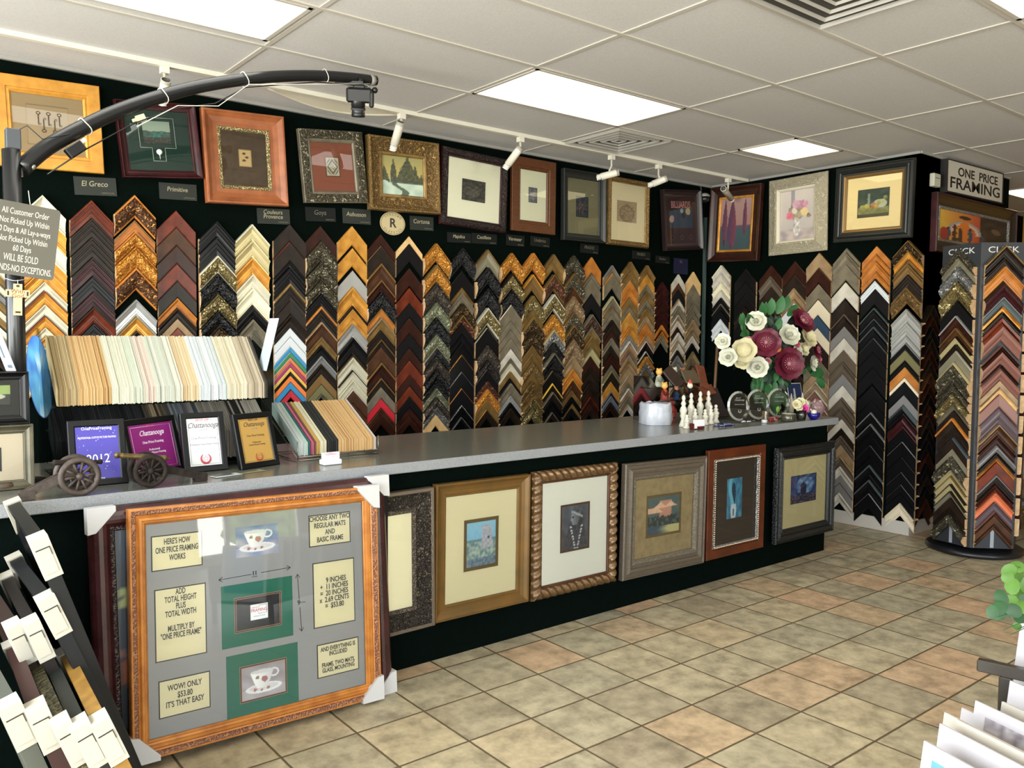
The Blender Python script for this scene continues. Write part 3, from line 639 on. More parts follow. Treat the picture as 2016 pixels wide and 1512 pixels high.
picture_frame('wide whitewashed carved frame with flower vase painting', [(1513.8,357.5),(1629.5,337.2),(1631.6,492),(1517,504.4)], onr, .115, .05, (wcv, wcv, mat('white_lip', 'c4bdac', .5)), 'reverse', p_flowerv, None, group=gr_, disp=carve(.004, 50), nseg=70, glass=False)
bkf = mat('ebony_frame', '191b19', .38)
picture_frame('broad black frame with cream mat around a fruit still life', [(1650.6,333.5),(1804.5,310.6),(1798,468),(1644.5,479)], onr, .095, .05, (bkf, bkf, fin('bz')), 'ridge', p_still, (.2,.22,.78,.76), mh='d6c292', im='2a2418', imw=.005, group=gr_)
onc = lambda x, y: at(x, y, Y=3.150)
gc = 'framed pictures along the counter front'
picture_frame('carved pewter frame with cream mat, half hidden behind the leaning frames', [(641,986),(846,957),(849,1227),(652,1278)], onc, .105, .04, (mat('carved_pewter_dark', '6a5f50', .32, .45, 'carve', '2a231c', 75, .9), fin('tb'), fin('tb', 'b')), 'scoop', p_mono('31455c', '5a7a96', '1c2430', 5), (.28,.28,.5,.75), mh='d9d0b0', im='20242a', group=gc, disp=carve(.007, 55), nseg=110)
br_ = mat('antique_bronze', '6a4c20', .38, .25, 'noise', '57421f', 10, .05)
picture_frame('smooth bronze frame with pale yellow mat around a blue stone tower painting', [(849,955),(1036.4,930.3),(1033.4,1182.7),(851.6,1222)], onc, .068, .035, (br_, br_, br_), 'scoop', p_mill, (.25,.27,.74,.76), mh='cfc5a2', im='5c4a26', imw=.018, group=gc)
rpm = mat('bronze_rope', '6f5434', .3, .35, 'noise', '4e3820', 60, .1)
picture_frame('twisted rope-pattern bronze frame with white mat around a feathered portrait photo', [(1045.6,928.5),(1210.5,909.4),(1207.5,1142.6),(1041.3,1184)], onc, .066, .038, (rpm, rpm, fin('wa')), 'round', p_chief, (.28,.28,.73,.76), mh='d3d0c4', im='4a3018', imw=.012, group=gc, disp=rope(.007, 21, 12), nseg=170)
gw = mat('grey_brown_wood', '5d5345', .45, .1, 'wood', '4a4136', 40, .1)
picture_frame('wide grey-brown stepped frame with parchment mat around a parasol cafe print', [(1223,912.6),(1384.3,897),(1379,1105.8),(1219,1142.3)], onc, .10, .045, (gw, gw, fin('tp', 'b')), 'ridge', p_cafe, (.2,.24,.8,.78), mh=mat('parchment_mat', 'a08c66', .85, style='noise', col2='8b7854', scale=25, bump=.05), im='6a5630', imw=.016, group=gc)
t, M, W, H, q = picture_frame('red-brown wood frame with silver bead inlay and dark mat around a narrow blue print', [(1387.5,888),(1501.2,873),(1497.7,1076),(1386,1102)], onc, .075, .03, (mat('red_walnut', '54240f', .32, 0, 'noise', '3c180a', 12, .05),) * 2 + (fin('sl', 'b'),), 'flat', p_blue, (.3,.28,.68,.78), mh='32271f', im='3c2c20', imw=.006, group=gc)
mb = MB(M); mb.mi = 0
for sx, sy, ex, ey in ((1,1,-1,1),(-1,1,-1,-1),(-1,-1,1,-1),(1,-1,1,1)):
    w_ = .068; a = V((w_ if sx > 0 else W - w_, w_ if sy > 0 else H - w_, .026)); b_ = V((w_ if ex > 0 else W - w_, w_ if ey > 0 else H - w_, .026)); n_ = int((b_ - a).length / .013)
    for k in range(n_): mb.ball(a.lerp(b_, (k + .5) / n_), .0065, 6)
obj('bead_inlay', mb, mat('silver_bead', 'b4a48c', .25, .6), t)
bk2 = mat('black_beaded', '151716', .35)
picture_frame('black beaded frame with cream mat and night scene, last on the counter front', [(1523,881.5),(1638,868),(1633.5,1042),(1519.6,1071.6)], onc, .085, .045, (bk2, mat('black_beads', '1c1e1d', .35, 0, 'cell', '0c0d0d', 120, 1.), bk2), 'ridge', p_night, (.2,.33,.78,.74), mh='b7aa80', im='20202c', imw=.004, group=gc, disp=bead(.0025, 30), nseg=60)

# ------------------------------------------------------------------ corner moulding samples (chevrons)
CP = {'s': [(0,0,1),(0,.8,1),(.03,1,1),(.1,1,1),(.14,.8,0),(.3,.5,0),(.5,.34,0),(.68,.34,0),(.74,.5,0),(.84,.5,0),(.88,.34,0),(1,.3,0),(1,0,0)],
      'f': [(0,0,1),(0,.55,1),(.04,.62,0),(.93,.58,0),(.97,.45,0),(1,.45,0),(1,0,0)],
      'r': [(0,0,1),(0,.85,1),(.06,1,1),(.13,1,1),(.17,.62,0),(.3,.62,0),(.34,.8,0),(.4,.8,0),(.44,.55,0),(.58,.55,0),(.62,.7,0),(.68,.7,0),(.72,.4,0),(1,.36,0),(1,0,0)],
      'u': [(0,0,1),(0,.3,1),(.08,.62,1),(.22,.92,0),(.38,1,0),(.55,.9,0),(.7,.6,0),(.76,.5,0),(.84,.56,0),(.9,.5,0),(1,.36,0),(1,0,0)]}
CP['o'] = [(0,0,1),(0,.7,1),(.04,.85,1),(.09,.85,1),(.13,.7,0),(.2,.85,0),(.3,.98,0),(.4,1,0),(.5,.95,0),(.6,.86,0),(.7,.72,0),(.8,.56,0),(.88,.45,0),(.92,.5,1),(1,.4,1),(1,0,1)]
CP['b'] = CP['f']
def chev_mesh(mb, P, u, n, hw, p, dep, st, seed, slope=1.07):
    """one mitred corner sample: apex at P, arms run down along +-u, band height p"""
    M = base(P, u, V((0, 0, 1)), n); mb.M = M
    prof = CP[st]; ns = 20 if st == 'o' and hw > .05 and p > .03 else (7 if st == 'o' else 1)
    for sgn in (-1, 1):
        rows = []
        for (t, d, mi) in prof:
            row = []
            for k in range(ns + 1):
                s = k / ns; dd = d * dep
                if st == 'o' and 0 < k < ns and .12 < t < .9: dd += .010 * noise.noise(V((s * 13 + seed, t * 7, sgn)))
                row.append((sgn * hw * s, -slope * hw * s - t * p, dd))
            rows.append(row)
        m = ns + 1
        for j in range(len(prof) - 1):
            mb.mi = prof[j][2]; mb.smooth = st == 'o'
            fs = [(k, k+1, m+k+1, m+k) for k in range(ns)]
            mb.add(rows[j] + rows[j+1], fs if sgn < 0 else [f[::-1] for f in fs])
        mb.mi = 2; mb.smooth = False
        e = [r[-1] for r in rows]
        mb.add(e, [tuple(range(len(e)))])
samples = []      # collected first, so that the largest in view become objects of their own
def column(where, P0, u, n, hw, items, pix, bottom, zf, group, dep0=.022):
    it = []
    for tok in items.split(','):
        a = tok.strip().split(' '); it.append((float(a[0]), a[1], a[2] if len(a) > 2 else 's', a[3] if len(a) > 3 else None))
    zs = [zf(y) for y, *_ in it] + [bottom]
    for i, (y, k, st, lip) in enumerate(it):
        p = zs[i] - zs[i+1]
        if p < .006: continue
        p = min(p, .125) if k != 'nat' or st != 'f' else min(p, .2)
        P = V((P0[0], P0[1], zs[i])); samples.append(dict(P=P, u=u, n=n, hw=hw, p=max(p - .004, .006), dep=dep0 + (.016 if st == 'o' else 0) + (.008 if p > .07 else 0) + .004 * random.random(), k=k, st=st, lip=lip, where=where, i=i, group=group))
def wallcol(X, where, items, hw=.107, bottom=.9):
    Y = 4.955
    column(where, (X, 4.995), V((1, 0, 0)), V((0, -1, 0)), hw, items, None, bottom, lambda py: zat(X, Y, py), 'corner samples on the back wall')
def q2(s, y0, k): # convert crop list "yc key ..." to photo rows
    return ','.join('%.1f %s' % (y0 + float(a.strip().split(' ')[0]) / k, ' '.join(a.strip().split(' ')[1:])) for a in s.split(','))
wallcol(.575, 'column left of the black pole', '470 si,490 gd,510 si,530 gd,548 si s gy,565 gy s bk,582 gd s,600 si,616 gd,632 cr s bk,650 gy,668 dk', bottom=1.28)
wallcol(.807, 'column behind the grey notice', q2('15 si s,205 go,400 si,590 go,740 go,880 si,970 go s ch,1105 si,1215 go s ch,1335 si,1425 go,1530 si,1640 go,1750 si,1860 go', 380, 5.04), bottom=1.25)
wallcol(1.041, 'column under the El Greco card', q2('68 ch r,245 dk r,435 dk r,635 mr r dk,820 bk r,980 mr r,1130 ch s dk,1290 bk r', 380, 5.04), bottom=1.45)
wallcol(1.26, 'column under the golf frame', q2('18 ob o or,265 or r bz,385 go o or,530 go o,740 ob o or,1055 sl s gy,1225 go s gd,1370 dk', 380, 5.04), bottom=1.45)
wallcol(1.485, 'column left of the russet frame', q2('75 ch f,260 wa f,450 mh f,645 ch f,830 dk f,1010 or s,1115 dk s,1230 tn f,1330 ch f', 400, 5.4), bottom=1.45)
wallcol(1.717, 'column under the russet frame', q2('185 bk r,350 bk r,555 cg o si,745 bk o,965 cg o,1140 bk o,1300 bz o', 400, 5.4), bottom=1.45)
wallcol(1.93, 'column under the Couleurs card', q2('220 cg s si,395 cg s,575 go s,755 si s,905 cr s,1080 bk u,1235 tp s', 400, 5.4), bottom=1.35)
wallcol(2.171, 'column with brightly coloured samples', q2('215 dk f bk,410 dk f ch,620 bk r,680 bk r,850 dk r gd,1040 dk f,1185 dk s', 400, 5.4) + ',646 wt f,664 wt f,683.5 blu f wt,694 grn f wt,704.5 orn f wt,714 crm f wt,724 yel f wt,733 bk f,740 oo f,753 blu f,768 red f bk,784 grn f', bottom=1.22)
wallcol(2.381, 'column under the Goya card', q2('20 mh f,165 pw o,355 pw o,520 pw o,650 bk r,770 dk r or,915 wa s tn,1060 gd s,1135 bk s,1235 gy s sl,1310 dk s', 440, 4.724) + ',737 bz f,757.6 ol f,776.5 tp s', bottom=1.1)
wallcol(2.606, 'column under the Aubusson card', '444.7 go f,486.6 go f dk,531 sl f dk,564.9 go s,602 go r bk,638 sl s gy,664.4 bk s,698 gd s dk,704 si s,729 si s bk,749 si s,768 wa f wh,795 wa f', bottom=1.0)
wallcol(2.82, 'column left of the oval plaque', '461 mh f,483 dk f bz,518 wa s bz,551 mh s bz,575 bk o,607 or s gd,626 gd s pw,650 dk r,669 dk s bz,684 wa f,714 mh s bz,745 dk s gd,763 tp f,785 red f,804 wa r,818 mh f,838 nat f', bottom=.9)
wallcol(3.045, 'column under the Cortona card', '465 nat f,480 bk f,528 mh f,567 ch f,597 bk f,626 mh f,657 bk f,686 mh f,710 ch f,739 mh f,761 ch f,782 bk f,803 mh f,819 mh f,838 bk s', bottom=.9)
wallcol(3.262, 'column right of the Cortona card', '479 go o,521 go o gd,557 tb o,595 sg o,625 bk o,658 sg o,682 bk o pw,706 tb o,728 bk o,748 bk o,765 sg o,782 tb o,802 sl o,817 nat f', bottom=.86)
wallcol(3.487, 'column under the Majolica card', '487 bk o,533 bk f,566 gd s bz,577 tp s,597 bz o,621 cp o gd,636 bk f,658 bk s,675 bk r,699 bk f go,732 bk f sl,765 bk f or,798 bk r sl,811 bk r,822 bk s sl,832 dk s', bottom=.88)
wallcol(3.717, 'column under the Castillano card', '491 pw s bz,526 bk o,567 bk o,606 cg o si,645 bk f pw,680 tb o,709 dk o,728 bk f tp,751 cp o,766 go o or,787 gd f go,807 dk f go,826 cp o', bottom=.88)
wallcol(3.944, 'column under the Vermeer card', '498 go o,538 cg o dk,571 bk o,600 tp f si,632 tp f,650 tp f,667 tp f,687 wh f,706 tp s,716 si s,732 gd s,745 bk f,755 tp s,780 sl s,793 bk s,804 dk s,824 bg f', bottom=.88)
wallcol(4.155, 'column under the Umbrica card', '498 go o or,540 bz s go,582 cg o gd,610 gd s,625 bz o gd,652 bz o,680 bz r gd,697 gd r,713 gd o,735 gd r,750 gd o,765 gd o,782 cg o gd,802 cg o,825 dk f', bottom=.88)
wallcol(4.37, 'second column left of the Prado card', '500 gd s bz,540 cp o bz,579 cg o si,619 go o,649 sl o cg,674 bk o,695 bk o tp,716 bk o,730 bk f gd,755 dk r yel,772 dk s tp,790 bk r,800 bk s,812 dk s tp,826 dk f', bottom=.88)
wallcol(4.583, 'column just left of the Prado card', '503 pw o,538 pw o bz,567 wa s,583 tn o,614 pw o bz,640 bz o gd,668 tn o,700 tn s,727 or s go,745 wa s go,769 gd s bz,782 bk s,793 gd s bk,805 bk s,820 dk s', bottom=.88)
wallcol(4.79, 'column under the Prado card', '506 or f,538 tp s,548 tp f,579 bk f,619 wa o tp,645 gd s pw,662 gd r,684 cg s ol,702 mh f,722 dk s,735 dk f,750 dk s,770 mh f,782 mh s ch,795 mh f,806 dk s,818 dk f', bottom=.88, hw=.104)
wallcol(5.03, 'column under the sepia sketch', '522 tp s gy,538 tp f or,583 tp s cg,603 tp s gd,618 tp f,630 dk s,652 mh f,665 tp s,681 dk f,697 mh s,715 tp r dk,730 dk s ol,752 go f,772 dk s bg,780 bg s,793 dk s,803 mh f', bottom=.88, hw=.1)
wallcol(5.243, 'column left of the Museo card', '515 gd s,534 gd s,551 or f tn,569 or s,585 gd f,602 tp f,615 go f,642 go s or,660 gy s,672 tn s wh,690 tp s rs,700 tn s,712 tn s gd,724 tn f,740 tn f wh,755 tp s,765 tn s wh,780 tp s,795 wh s tn,808 tn s', bottom=.88, hw=.1)
wallcol(5.455, 'column under the Museo card', '522 gd s,540 go f,560 tp s,574 gd s,592 tp s gy,605 gd s,622 tn s,637 or f,655 tn s or,672 mh s wh,682 bk s,692 bk s wh,702 go o,716 sl o,730 bz s,742 gd s,751 wh f', bottom=1.16, hw=.098)
wallcol(5.66, 'column left of the blue card', '555 mr s,568 mh s,583 mr s,598 mh s,613 mr s,628 mh s,640 or s,650 or s mh,660 tp s,675 tn s ol', bottom=1.5, hw=.09)
wallcol(5.878, 'second column from the room corner', '540 wh f,557 wa f,570 bk f,588 wh s tn,602 tp s,620 tn s wh,632 wh s,644 mh f,655 wh s,672 wh s tn,690 dk s,700 gy s,712 gy s tp,727 tp f,745 tn s wh,762 wa s', bottom=1.05, hw=.09)
wallcol(6.085, 'column nearest the room corner', '535 nat f,560 tp f,580 tp f,597 tp s,615 tp s,630 tn s,650 tn s tp,662 wh s,676 bk f,692 tn s ol,707 tp s,720 tn s wa,735 dk s,752 tp s', bottom=1.05, hw=.1)
def rcol(Y, where, items, hw=.115, bottom=.13):
    X = 6.29
    column(where, (6.325, Y), V((0, -1, 0)), V((-1, 0, 0)), hw, items, None, bottom, lambda py: zat(X, Y, py), 'corner samples on the right wall')
rcol(4.84, 'first right-wall column', '522 wh s cr,539 wh s,556 cr s,571 wh s,586 bk s,598 bk s pw,612 bk f,628 wt s,640 wt s,651 wt s', bottom=1.62, hw=.098)
rcol(4.574, 'second right-wall column', '529 bk f dk,555 bk f,580 bk f dk,604 dk s,625 bk f,650 bk f,680 bk s', bottom=1.0)
rcol(4.311, 'third right-wall column', '522 mh f,543 tb s,565 dk f,590 dk s,615 dk f,650 tb f,680 dk f', bottom=1.0)
rcol(4.077, 'right-wall column under the white frame', '514 mh f,540 dk f,567 tn s,589 tn s gd,597 wt f,640 dk f,680 tn f,720 dk f', bottom=1.0)
rcol(3.852, 'right-wall column with the navy sample', '497 tn f gd,527 mh f,559 tp f,590.5 pc f,622 nv f,646 pc f,672 dk f,702 tp f,730 tn f,752 tn s wh,768 rs s wh,785 rs s wh,800 tn s,820 tn f', bottom=.95)
rcol(3.612, 'right-wall column past the white frame', '488 tp f,497 tp s,521 tp f,556 wh f,590.6 dk f,618 dk s tb,643 gy f,665.6 wh f,689.6 tb f,713 tb s,737 gy f,759 wh f,783 tb s,806 tb s,825.7 wh f,843.7 dk f,858 tb s,876 tn f tp,898 tb s tn,919 wh s,937 gy f,952 gy f tb,970 wh s', bottom=.16)
rcol(3.362, 'all-black right-wall column', '484 or f,500 or s,513.7 or s,534 or s,549 wt r bk,569 bk f,606 bk s slt,627.6 bk s slt,643 bk s slt,665.6 bk f slt,695 bk f,725 bk f,760 bk f,790 bk f,812 bk s gy,834.7 bk s gy,855 bk f,877 bk f slt,900 bk f,915.6 bk s slt,945 bk s slt,972 bk f gy', bottom=.13)
rcol(3.106, 'last right-wall column', '473 bz o gd,496 go s,510 gd s or,519 bz s gd,540 dk r,565.5 gd o bz,608 sl s,634 sl r,660 sl s,675 bk r gy,689.6 ol f,710 bk s,723 or f go,744 pc f,752.6 bk f,778.5 gy f sl,797.6 bk u slt,821 mr u,846 bk f,870 bk f gy,900 bk f,930 bk f slt,955 bk f gy,972 bk f,991 pc s', bottom=.14, hw=.112)
# short column on the side of the pillar
xs_ = '1.77 dk,1.68 mh,1.60 bk,1.51 dk,1.42 mh,1.34 dk,1.25 wa,1.16 mh,1.08 bk,.99 mh,.90 dk,.81 bk,.72 bk,.63 mh,.54 bk,.45 dk,.36 bk,.27 mh'
column('column on the pillar side', (6.50, 3.045), V((1, 0, 0)), V((0, -1, 0)), .13, xs_, None, .17, lambda z: z, 'corner samples on the pillar side', .045)
# carousel display
CC = V((6.29, 2.55, 0)); car = thing('sample_carousel', 'black six-sided floor carousel hung with moulding samples, beside the pillar', 'display rack', CC)
blk = mat('black_plastic', '141518', .35)
mb = MB(); mb.lathe([(0.001, .0), (.30, 0), (.315, .012), (.315, .03), (.30, .04), (.001, .04)], CC, 40); obj('round_base', mb, blk, car)
hexp = [(CC.x + .29 * math.cos(math.radians(197 + 60 * k)), CC.y + .29 * math.sin(math.radians(197 + 60 * k))) for k in range(6)]
mb = MB(); mb.prism(hexp, .07, 2.165); obj('hexagonal_drum', mb, mat('charcoal_panel', '22252a', .5), car)
mb = MB(); mb.lathe([(.03, .04), (.03, .07)], CC, 12); obj('spindle', mb, blk, car)
wtx = mat('white_print', 'c9c9c4', .6)
for fi, (ang, where, items) in enumerate(((227, 'widest carousel column', '483 dk s gd,507 dk s,524 or s,553 mr u dk,584.8 slt s gy,603 go s gd,614.5 dk s,625.7 ch f,635 rs u ch,681 mh s rs,687 rs u mh,718 mh s,724 rs u,749.7 tn f,764 nat s tn,777 rs f,801.6 lea u,836 wa s tn,859 mh s,877 gy u,892 dk s,902.7 or s,910.6 ch f,936 dk r gy,953 mh s,962 ch s,971 orn s,989 lea s,1007 wa s rs,1016 wa f,1033 wa s'),
                                 (167, 'left-hand carousel column', '490.5 pw o,508 pw s,525 sl o,554 cg o,593 bk f,621.6 mh s sl,646 wa s gd,662.6 cg s dk,678 dk s,691 pw f si,714 pw o cg,742.5 pw o,757 pw o,775.7 cg o,797 tp s,808 dk f,823 dk s or,863 dk f slt,883.6 pw f,899 pw o,926 cg s,937 cg s gd,953 cg s dk,967 pw s dk,980 dk f,1000 dk s,1014 pw o'),
                                 (287, 'right-hand carousel column', '500 dk f,540 dk f,580 mh f,620 mh f,660 dk f,700 mh f,740 dk f,780 mh f,820 dk f,860 dk f,900 mh f,940 dk f,980 mh f'))):
    a = math.radians(ang); nn = V((math.cos(a), math.sin(a), 0)); uu = V((-nn.y, nn.x, 0)); Pf = CC + nn * .2515
    if ang < 280:
        M = base(Pf + V((0, 0, 2.115)) + nn * .001, uu, V((0, 0, 1)), nn)
        text(car, 'CLICK', M, 0, 0, .058, wtx, 1.25, name='header_lettering')
        mb = MB(M); mb.box((-.012, -2.04, 0), (.012, -1.9, .002)); obj('clip_strip', mb, mat('grey_clip', '8d9298', .4), car)
    Pz = Pf + nn * .03
    column(where, (Pf.x, Pf.y), uu, nn, .122, items, None, .2, (lambda X, Y: lambda py: zat(X, Y, py))(Pz.x, Pz.y), 'corner samples on the carousel', .035)
# choose the 300 that show largest
def pj(P):
    d = V(P) - CAM; w_ = d.dot(FW); return 1008 + F * d.dot(R_) / w_, 756 - F * d.dot(U_) / w_
def shown(s):
    P, u, hw = s['P'], s['u'], s['hw']; a = pj(P - u * hw - V((0,0,.1))); b = pj(P + u * hw - V((0,0,.1))); c = pj(P); d = pj(P - V((0,0,s['p'])))
    x = c[0]; y = c[1]
    if x > 2010 or x < -5: return 0
    v = 1.
    if s['where'].startswith(('first', 'second right', 'third', 'right-wall column under')) and 600 < y < 860: v = .3
    if s['group'].endswith('pillar side'): v = .2
    if s['where'].startswith('right-hand'): v = .15
    return v * abs(b[0] - a[0]) * abs(d[1] - c[1])
order = sorted(range(len(samples)), key=lambda i: -shown(samples[i])); big = set(order[:299])
ORD = ['topmost', 'second', 'third', 'fourth', 'fifth', 'sixth', 'seventh', 'eighth', 'ninth', 'tenth', 'eleventh', 'twelfth', 'thirteenth', 'fourteenth', 'fifteenth', 'sixteenth', 'seventeenth', 'eighteenth', 'nineteenth', 'twentieth'] + ['%d%s' % (k, {1:'st',2:'nd',3:'rd'}.get(k % 10, 'th')) for k in range(21, 45)]
SHN = {'s': 'scooped', 'f': 'flat', 'r': 'ridged', 'u': 'rounded', 'o': 'carved', 'b': 'beaded'}
rest = MB(); restm = []
for i, s in enumerate(samples):
    b = fin(s['k'], s['st']); l = fin(s['lip'], 'b' if s['k'] == 'bk' and s['lip'] in ('sl', 'go') else 's') if s['lip'] else (fin(s['k']) if s['st'] != 'o' else b)
    if i in big:
        mb = MB(); chev_mesh(mb, s['P'], s['u'], s['n'], s['hw'], s['p'], s['dep'], s['st'], i * 3.7)
        o = obj('corner_moulding_sample', mb, [b, l, raw], loc=s['P'])
        d = FIN[s['k']][0]
        tag(o, '%s %s sample, %s in the %s' % (SHN[s['st']], d, ORD[s['i']] + (' down' if s['i'] else ''), s['where']), 'moulding sample', s['group'])
    else:
        for m_ in (b, l, raw):
            if m_ not in restm: restm.append(m_)
        k0 = len(rest.m); chev_mesh(rest, s['P'], s['u'], s['n'], s['hw'], s['p'], s['dep'], 's' if s['st'] == 'o' else s['st'], i)
        mp_ = [restm.index(b), restm.index(l), restm.index(raw)]
        for j in range(k0, len(rest.m)): rest.m[j] = mp_[rest.m[j]]
if rest.v: tag(obj('corner_moulding_samples', rest, restm, loc=(5.5, 4.9, 1)), 'remaining thin and dark corner samples between the larger ones on the far walls', 'moulding sample', kind='stuff')
print('SAMPLES', len(samples), 'individual', len(big))

# ------------------------------------------------------------------ ceiling track with spot heads
trm = mat('white_enamel', 'cfcabb', .4)
tt = thing('lighting_track', 'long white ceiling track running parallel to the back wall', 'track', (3, 4.575, CEIL))
mb = MB(); mb.box((-1.2, 4.558, CEIL - .026), (6.30, 4.592, CEIL - .0008)); obj('rail', mb, trm, tt)
heads = [((327,157),(319,204),4.62,'spot head behind the black boom, leftmost on the track'), ((789,240),(773,296),4.60,'spot head in front of the sunset landscape frame, bulb pointing down'),
         ((1025,290),(994,332),4.59,'spot head in front of the dark carved frame and oak frame'), ((1218,339),(1175,350),4.56,'spot head between charcoal and beaded gold frames, almost level'),
         ((1313,351),(1278,365),4.56,'spot head just left of the BILLIARDS picture, almost level'), ((1424,371),(1443,396),4.58,'spot head in front of the cypress painting, rightmost on the track')]
dkin = mat('lamp_inside', '4a4843', .6); bulbm = mat('spiral_bulb', 'd8d6cc', .3)
for (p0, p1, Y, lab), X in zip(heads, (1.318, 2.74, 3.698, 4.595, 5.129, 6.03)):
    t = thing('track_spotlight', 'white ' + lab, 'spotlight', (X, 4.575, CEIL - .027), 'white cylinder spot heads on the track')
    a = at(*p0, Y=4.54); b_ = at(*p1, Y=Y + .06)
    if p1[0] < p0[0]: a = at(*p0, Y=4.50); b_ = at(*p1, Y=4.60)
    ax = (b_ - a).normalized(); L_ = (b_ - a).length; mid = a.lerp(b_, .42)
    mb = MB(); mb.box((X - .02, 4.555, CEIL - .06), (X + .02, 4.595, CEIL - .027)); obj('track_adapter', mb, trm, t)
    mb = MB(); mb.tube([(X, 4.575, CEIL - .06), (X, 4.575, CEIL - .11), tuple(mid + V((0, 0, .03))), tuple(mid)], .008, 8); obj('stem', mb, trm, t)
    mb = MB(); mb.mi = 0; mb.lathe([(.026, L_ * .12), (.026, 0), (.022, 0)], a, 16, ax); mb.lathe([(.026, 0), (.026, L_ * .8), (.022, L_ * .8)], a, 16, ax); mb.mi = 1; mb.lathe([(.022, 0), (.022, L_ * .1), (.001, L_ * .1)], a, 16, ax); obj('barrel', mb, [trm, dkin], t)
    mb = MB(); x_ = ax.orthogonal().normalized(); y_ = ax.cross(x_)
    mb.tube([a + ax * (L_ * .8 + .035 * k / 40) + (x_ * math.cos(k * .5) + y_ * math.sin(k * .5)) * .018 for k in range(41)], .0055, 6); mb.lathe([(.018, L_ * .72), (.018, L_ * .82), (.001, L_ * .82)], a, 12, ax); obj('spiral_bulb', mb, bulbm, t)
# sagging ceiling edge strip under the tiles
mb = MB(); vs = []
for k in range(17):
    s = k / 16; x = 1.9 + .9 * s; sag = math.sin(PI * s) * .035
    vs += [(x, 4.62, CEIL - .006), (x, 4.64 + sag * 2.6, CEIL - .008 - sag)]
mb.add(vs, [(2*k, 2*k+1, 2*k+3, 2*k+2) for k in range(16)]); mb.tube([vs[2*k+1] for k in range(17)], .008, 6)
tag(obj('sagging_ceiling_tile', mb, mat('tile_edge', 'b8b09c', .8)), 'warped ceiling tile sagging beside the track near the camera boom', 'ceiling tile')

# ------------------------------------------------------------------ name cards on the back wall
cardm = mat('dark_card', '20241f', .5, spec=.3); cardt = mat('card_lettering', '9a9276', .6); cardg = mat('card_lettering_dim', '5e5a48', .6)
cards = [((143,347),(228,351),(230,387),(148,383),'El Greco','slate card reading El Greco below the gold-leaf frame',0), ((313,359),(386,364),(388,396),(313,391),'Primitive','slate card with a pale title below the golf frame',0),
 ((505,409.5),(569,412.6),(571.5,442.6),(506.6,439.8),'Couleurs\nProvence','slate card reading Couleurs de Provence below the russet frame',0), ((601,407.5),(660.5,409.7),(660.5,437.5),(601,434.7),'Goya','slate card reading Goya below the pewter frame',1),
 ((674,409.7),(729,413),(730,443),(674,439),'Aubusson','slate card reading Aubusson left of the oval plaque',0), ((806,424.7),(853,428),(853,455),(807,452),'Cortona','slate card reading Cortona right of the oval plaque',0),
 ((880,457),(927,460),(927,479),(880,477),'Majolica','small dark card reading Majolica below the carved mahogany frame',0), ((928,458),(978,462),(978,482),(928,479),'Castillano','small dark card reading Castillano below the carved mahogany frame',0),
 ((996,461),(1032,465),(1032,486),(996,483),'Vermeer','small dark card reading Vermeer below the oak frame',0), ((1044,464),(1082,469),(1082,488),(1044,484),'Umbrica','small dark card reading Umbrica below the oak frame',1),
 ((1142,479),(1178,483),(1178,501),(1142,497),'PRADO','small dark card reading Prado below the charcoal frame',1), ((1244,493),(1280,497),(1280,513),(1244,509),'MUSEO','small dark card reading Museo below the beaded gold frame',1),
 ((1290,503),(1318,506),(1318,520),(1290,517),'Rustica','tiny faint name card left of the blue card',1)]
X_dark = lambda a: a[0] > 870
for a, b_, c_, d_, s, lab, dim in cards:
    c, u, v, n, W, H = corners((a, b_, c_, d_), lambda x, y: at(x, y, Y=4.992)); P = c - u * W / 2 - v * H / 2; M = base(P, u, v, n)
    t = thing('name_card', lab, 'sign', P, 'name cards on the back wall'); mb = MB(M); mb.box((0, 0, 0), (W, H, .003)); obj('card', mb, mat('shaded_card', '0e1110', .6, spec=.2) if dim or X_dark(a) else cardm, t)  # faint and right-hand cards: dim light is put into a darker card colour
    m_ = cardg if dim else cardt; sz = min(H * .5, W * 1.55 / max(4, max(len(q_) for q_ in s.split('\n'))))
    if '\n' in s: sz *= .9
    text(t, s, M, W * .48, H * .62, sz, m_, .9, .15, z=.0036, line=.75); text(t, 'LARSON-JUHL', M, W * .95, H * .14, H * .14, cardg, .8, z=.0036, align='RIGHT', name='small_lettering')
c = at(772.7, 440, Y=4.99); M = base(c, V((1,0,0)), V((0,0,1)), V((0,-1,0)))
t = thing('oval_plaque', 'cream oval plaque reading Italian Classics around a letter R', 'sign', c)
mb = MB(M); pts = [(.098 * math.cos(a * PI / 18), .079 * math.sin(a * PI / 18)) for a in range(36)]; mb.prism(pts, 0, .004); obj('plaque', mb, mat('cream_oval', 'b2a27a', .5), t)
mb = MB(M); mb.tube([(x * .93, y * .92, .0045) for x, y in pts + pts[:1]], .0012, 4, False); obj('border', mb, mat('dark_ink', '2b2418', .6), t)
ink = mat('dark_ink', '2b2418', .6)
text(t, 'R', M, .0, .0, .085, ink, 1, bold=.002, z=.0045)
for s_, r0, sg in (('ITALIAN', .064, 1), ('CLASSICS', .064, -1)):
    for k, ch in enumerate(s_):
        a = sg * (PI / 2 - (k - (len(s_) - 1) / 2) * .28) if sg > 0 else -PI / 2 + (k - (len(s_) - 1) / 2) * .26
        rot = a - PI / 2 if sg > 0 else a + PI / 2
        Mr = M @ Matrix.Translation((.078 * math.cos(a), r0 * math.sin(a) * .93, 0)) @ Matrix.Rotation(rot, 4, 'Z'); text(t, ch, Mr, 0, 0, .018, ink, z=.0045)
c, u, v, n, W, H = corners([(1326,508),(1354,510),(1354,541),(1326,538)], lambda x, y: at(x, y, Y=4.992)); P = c - u * W / 2 - v * H / 2; M = base(P, u, v, n)
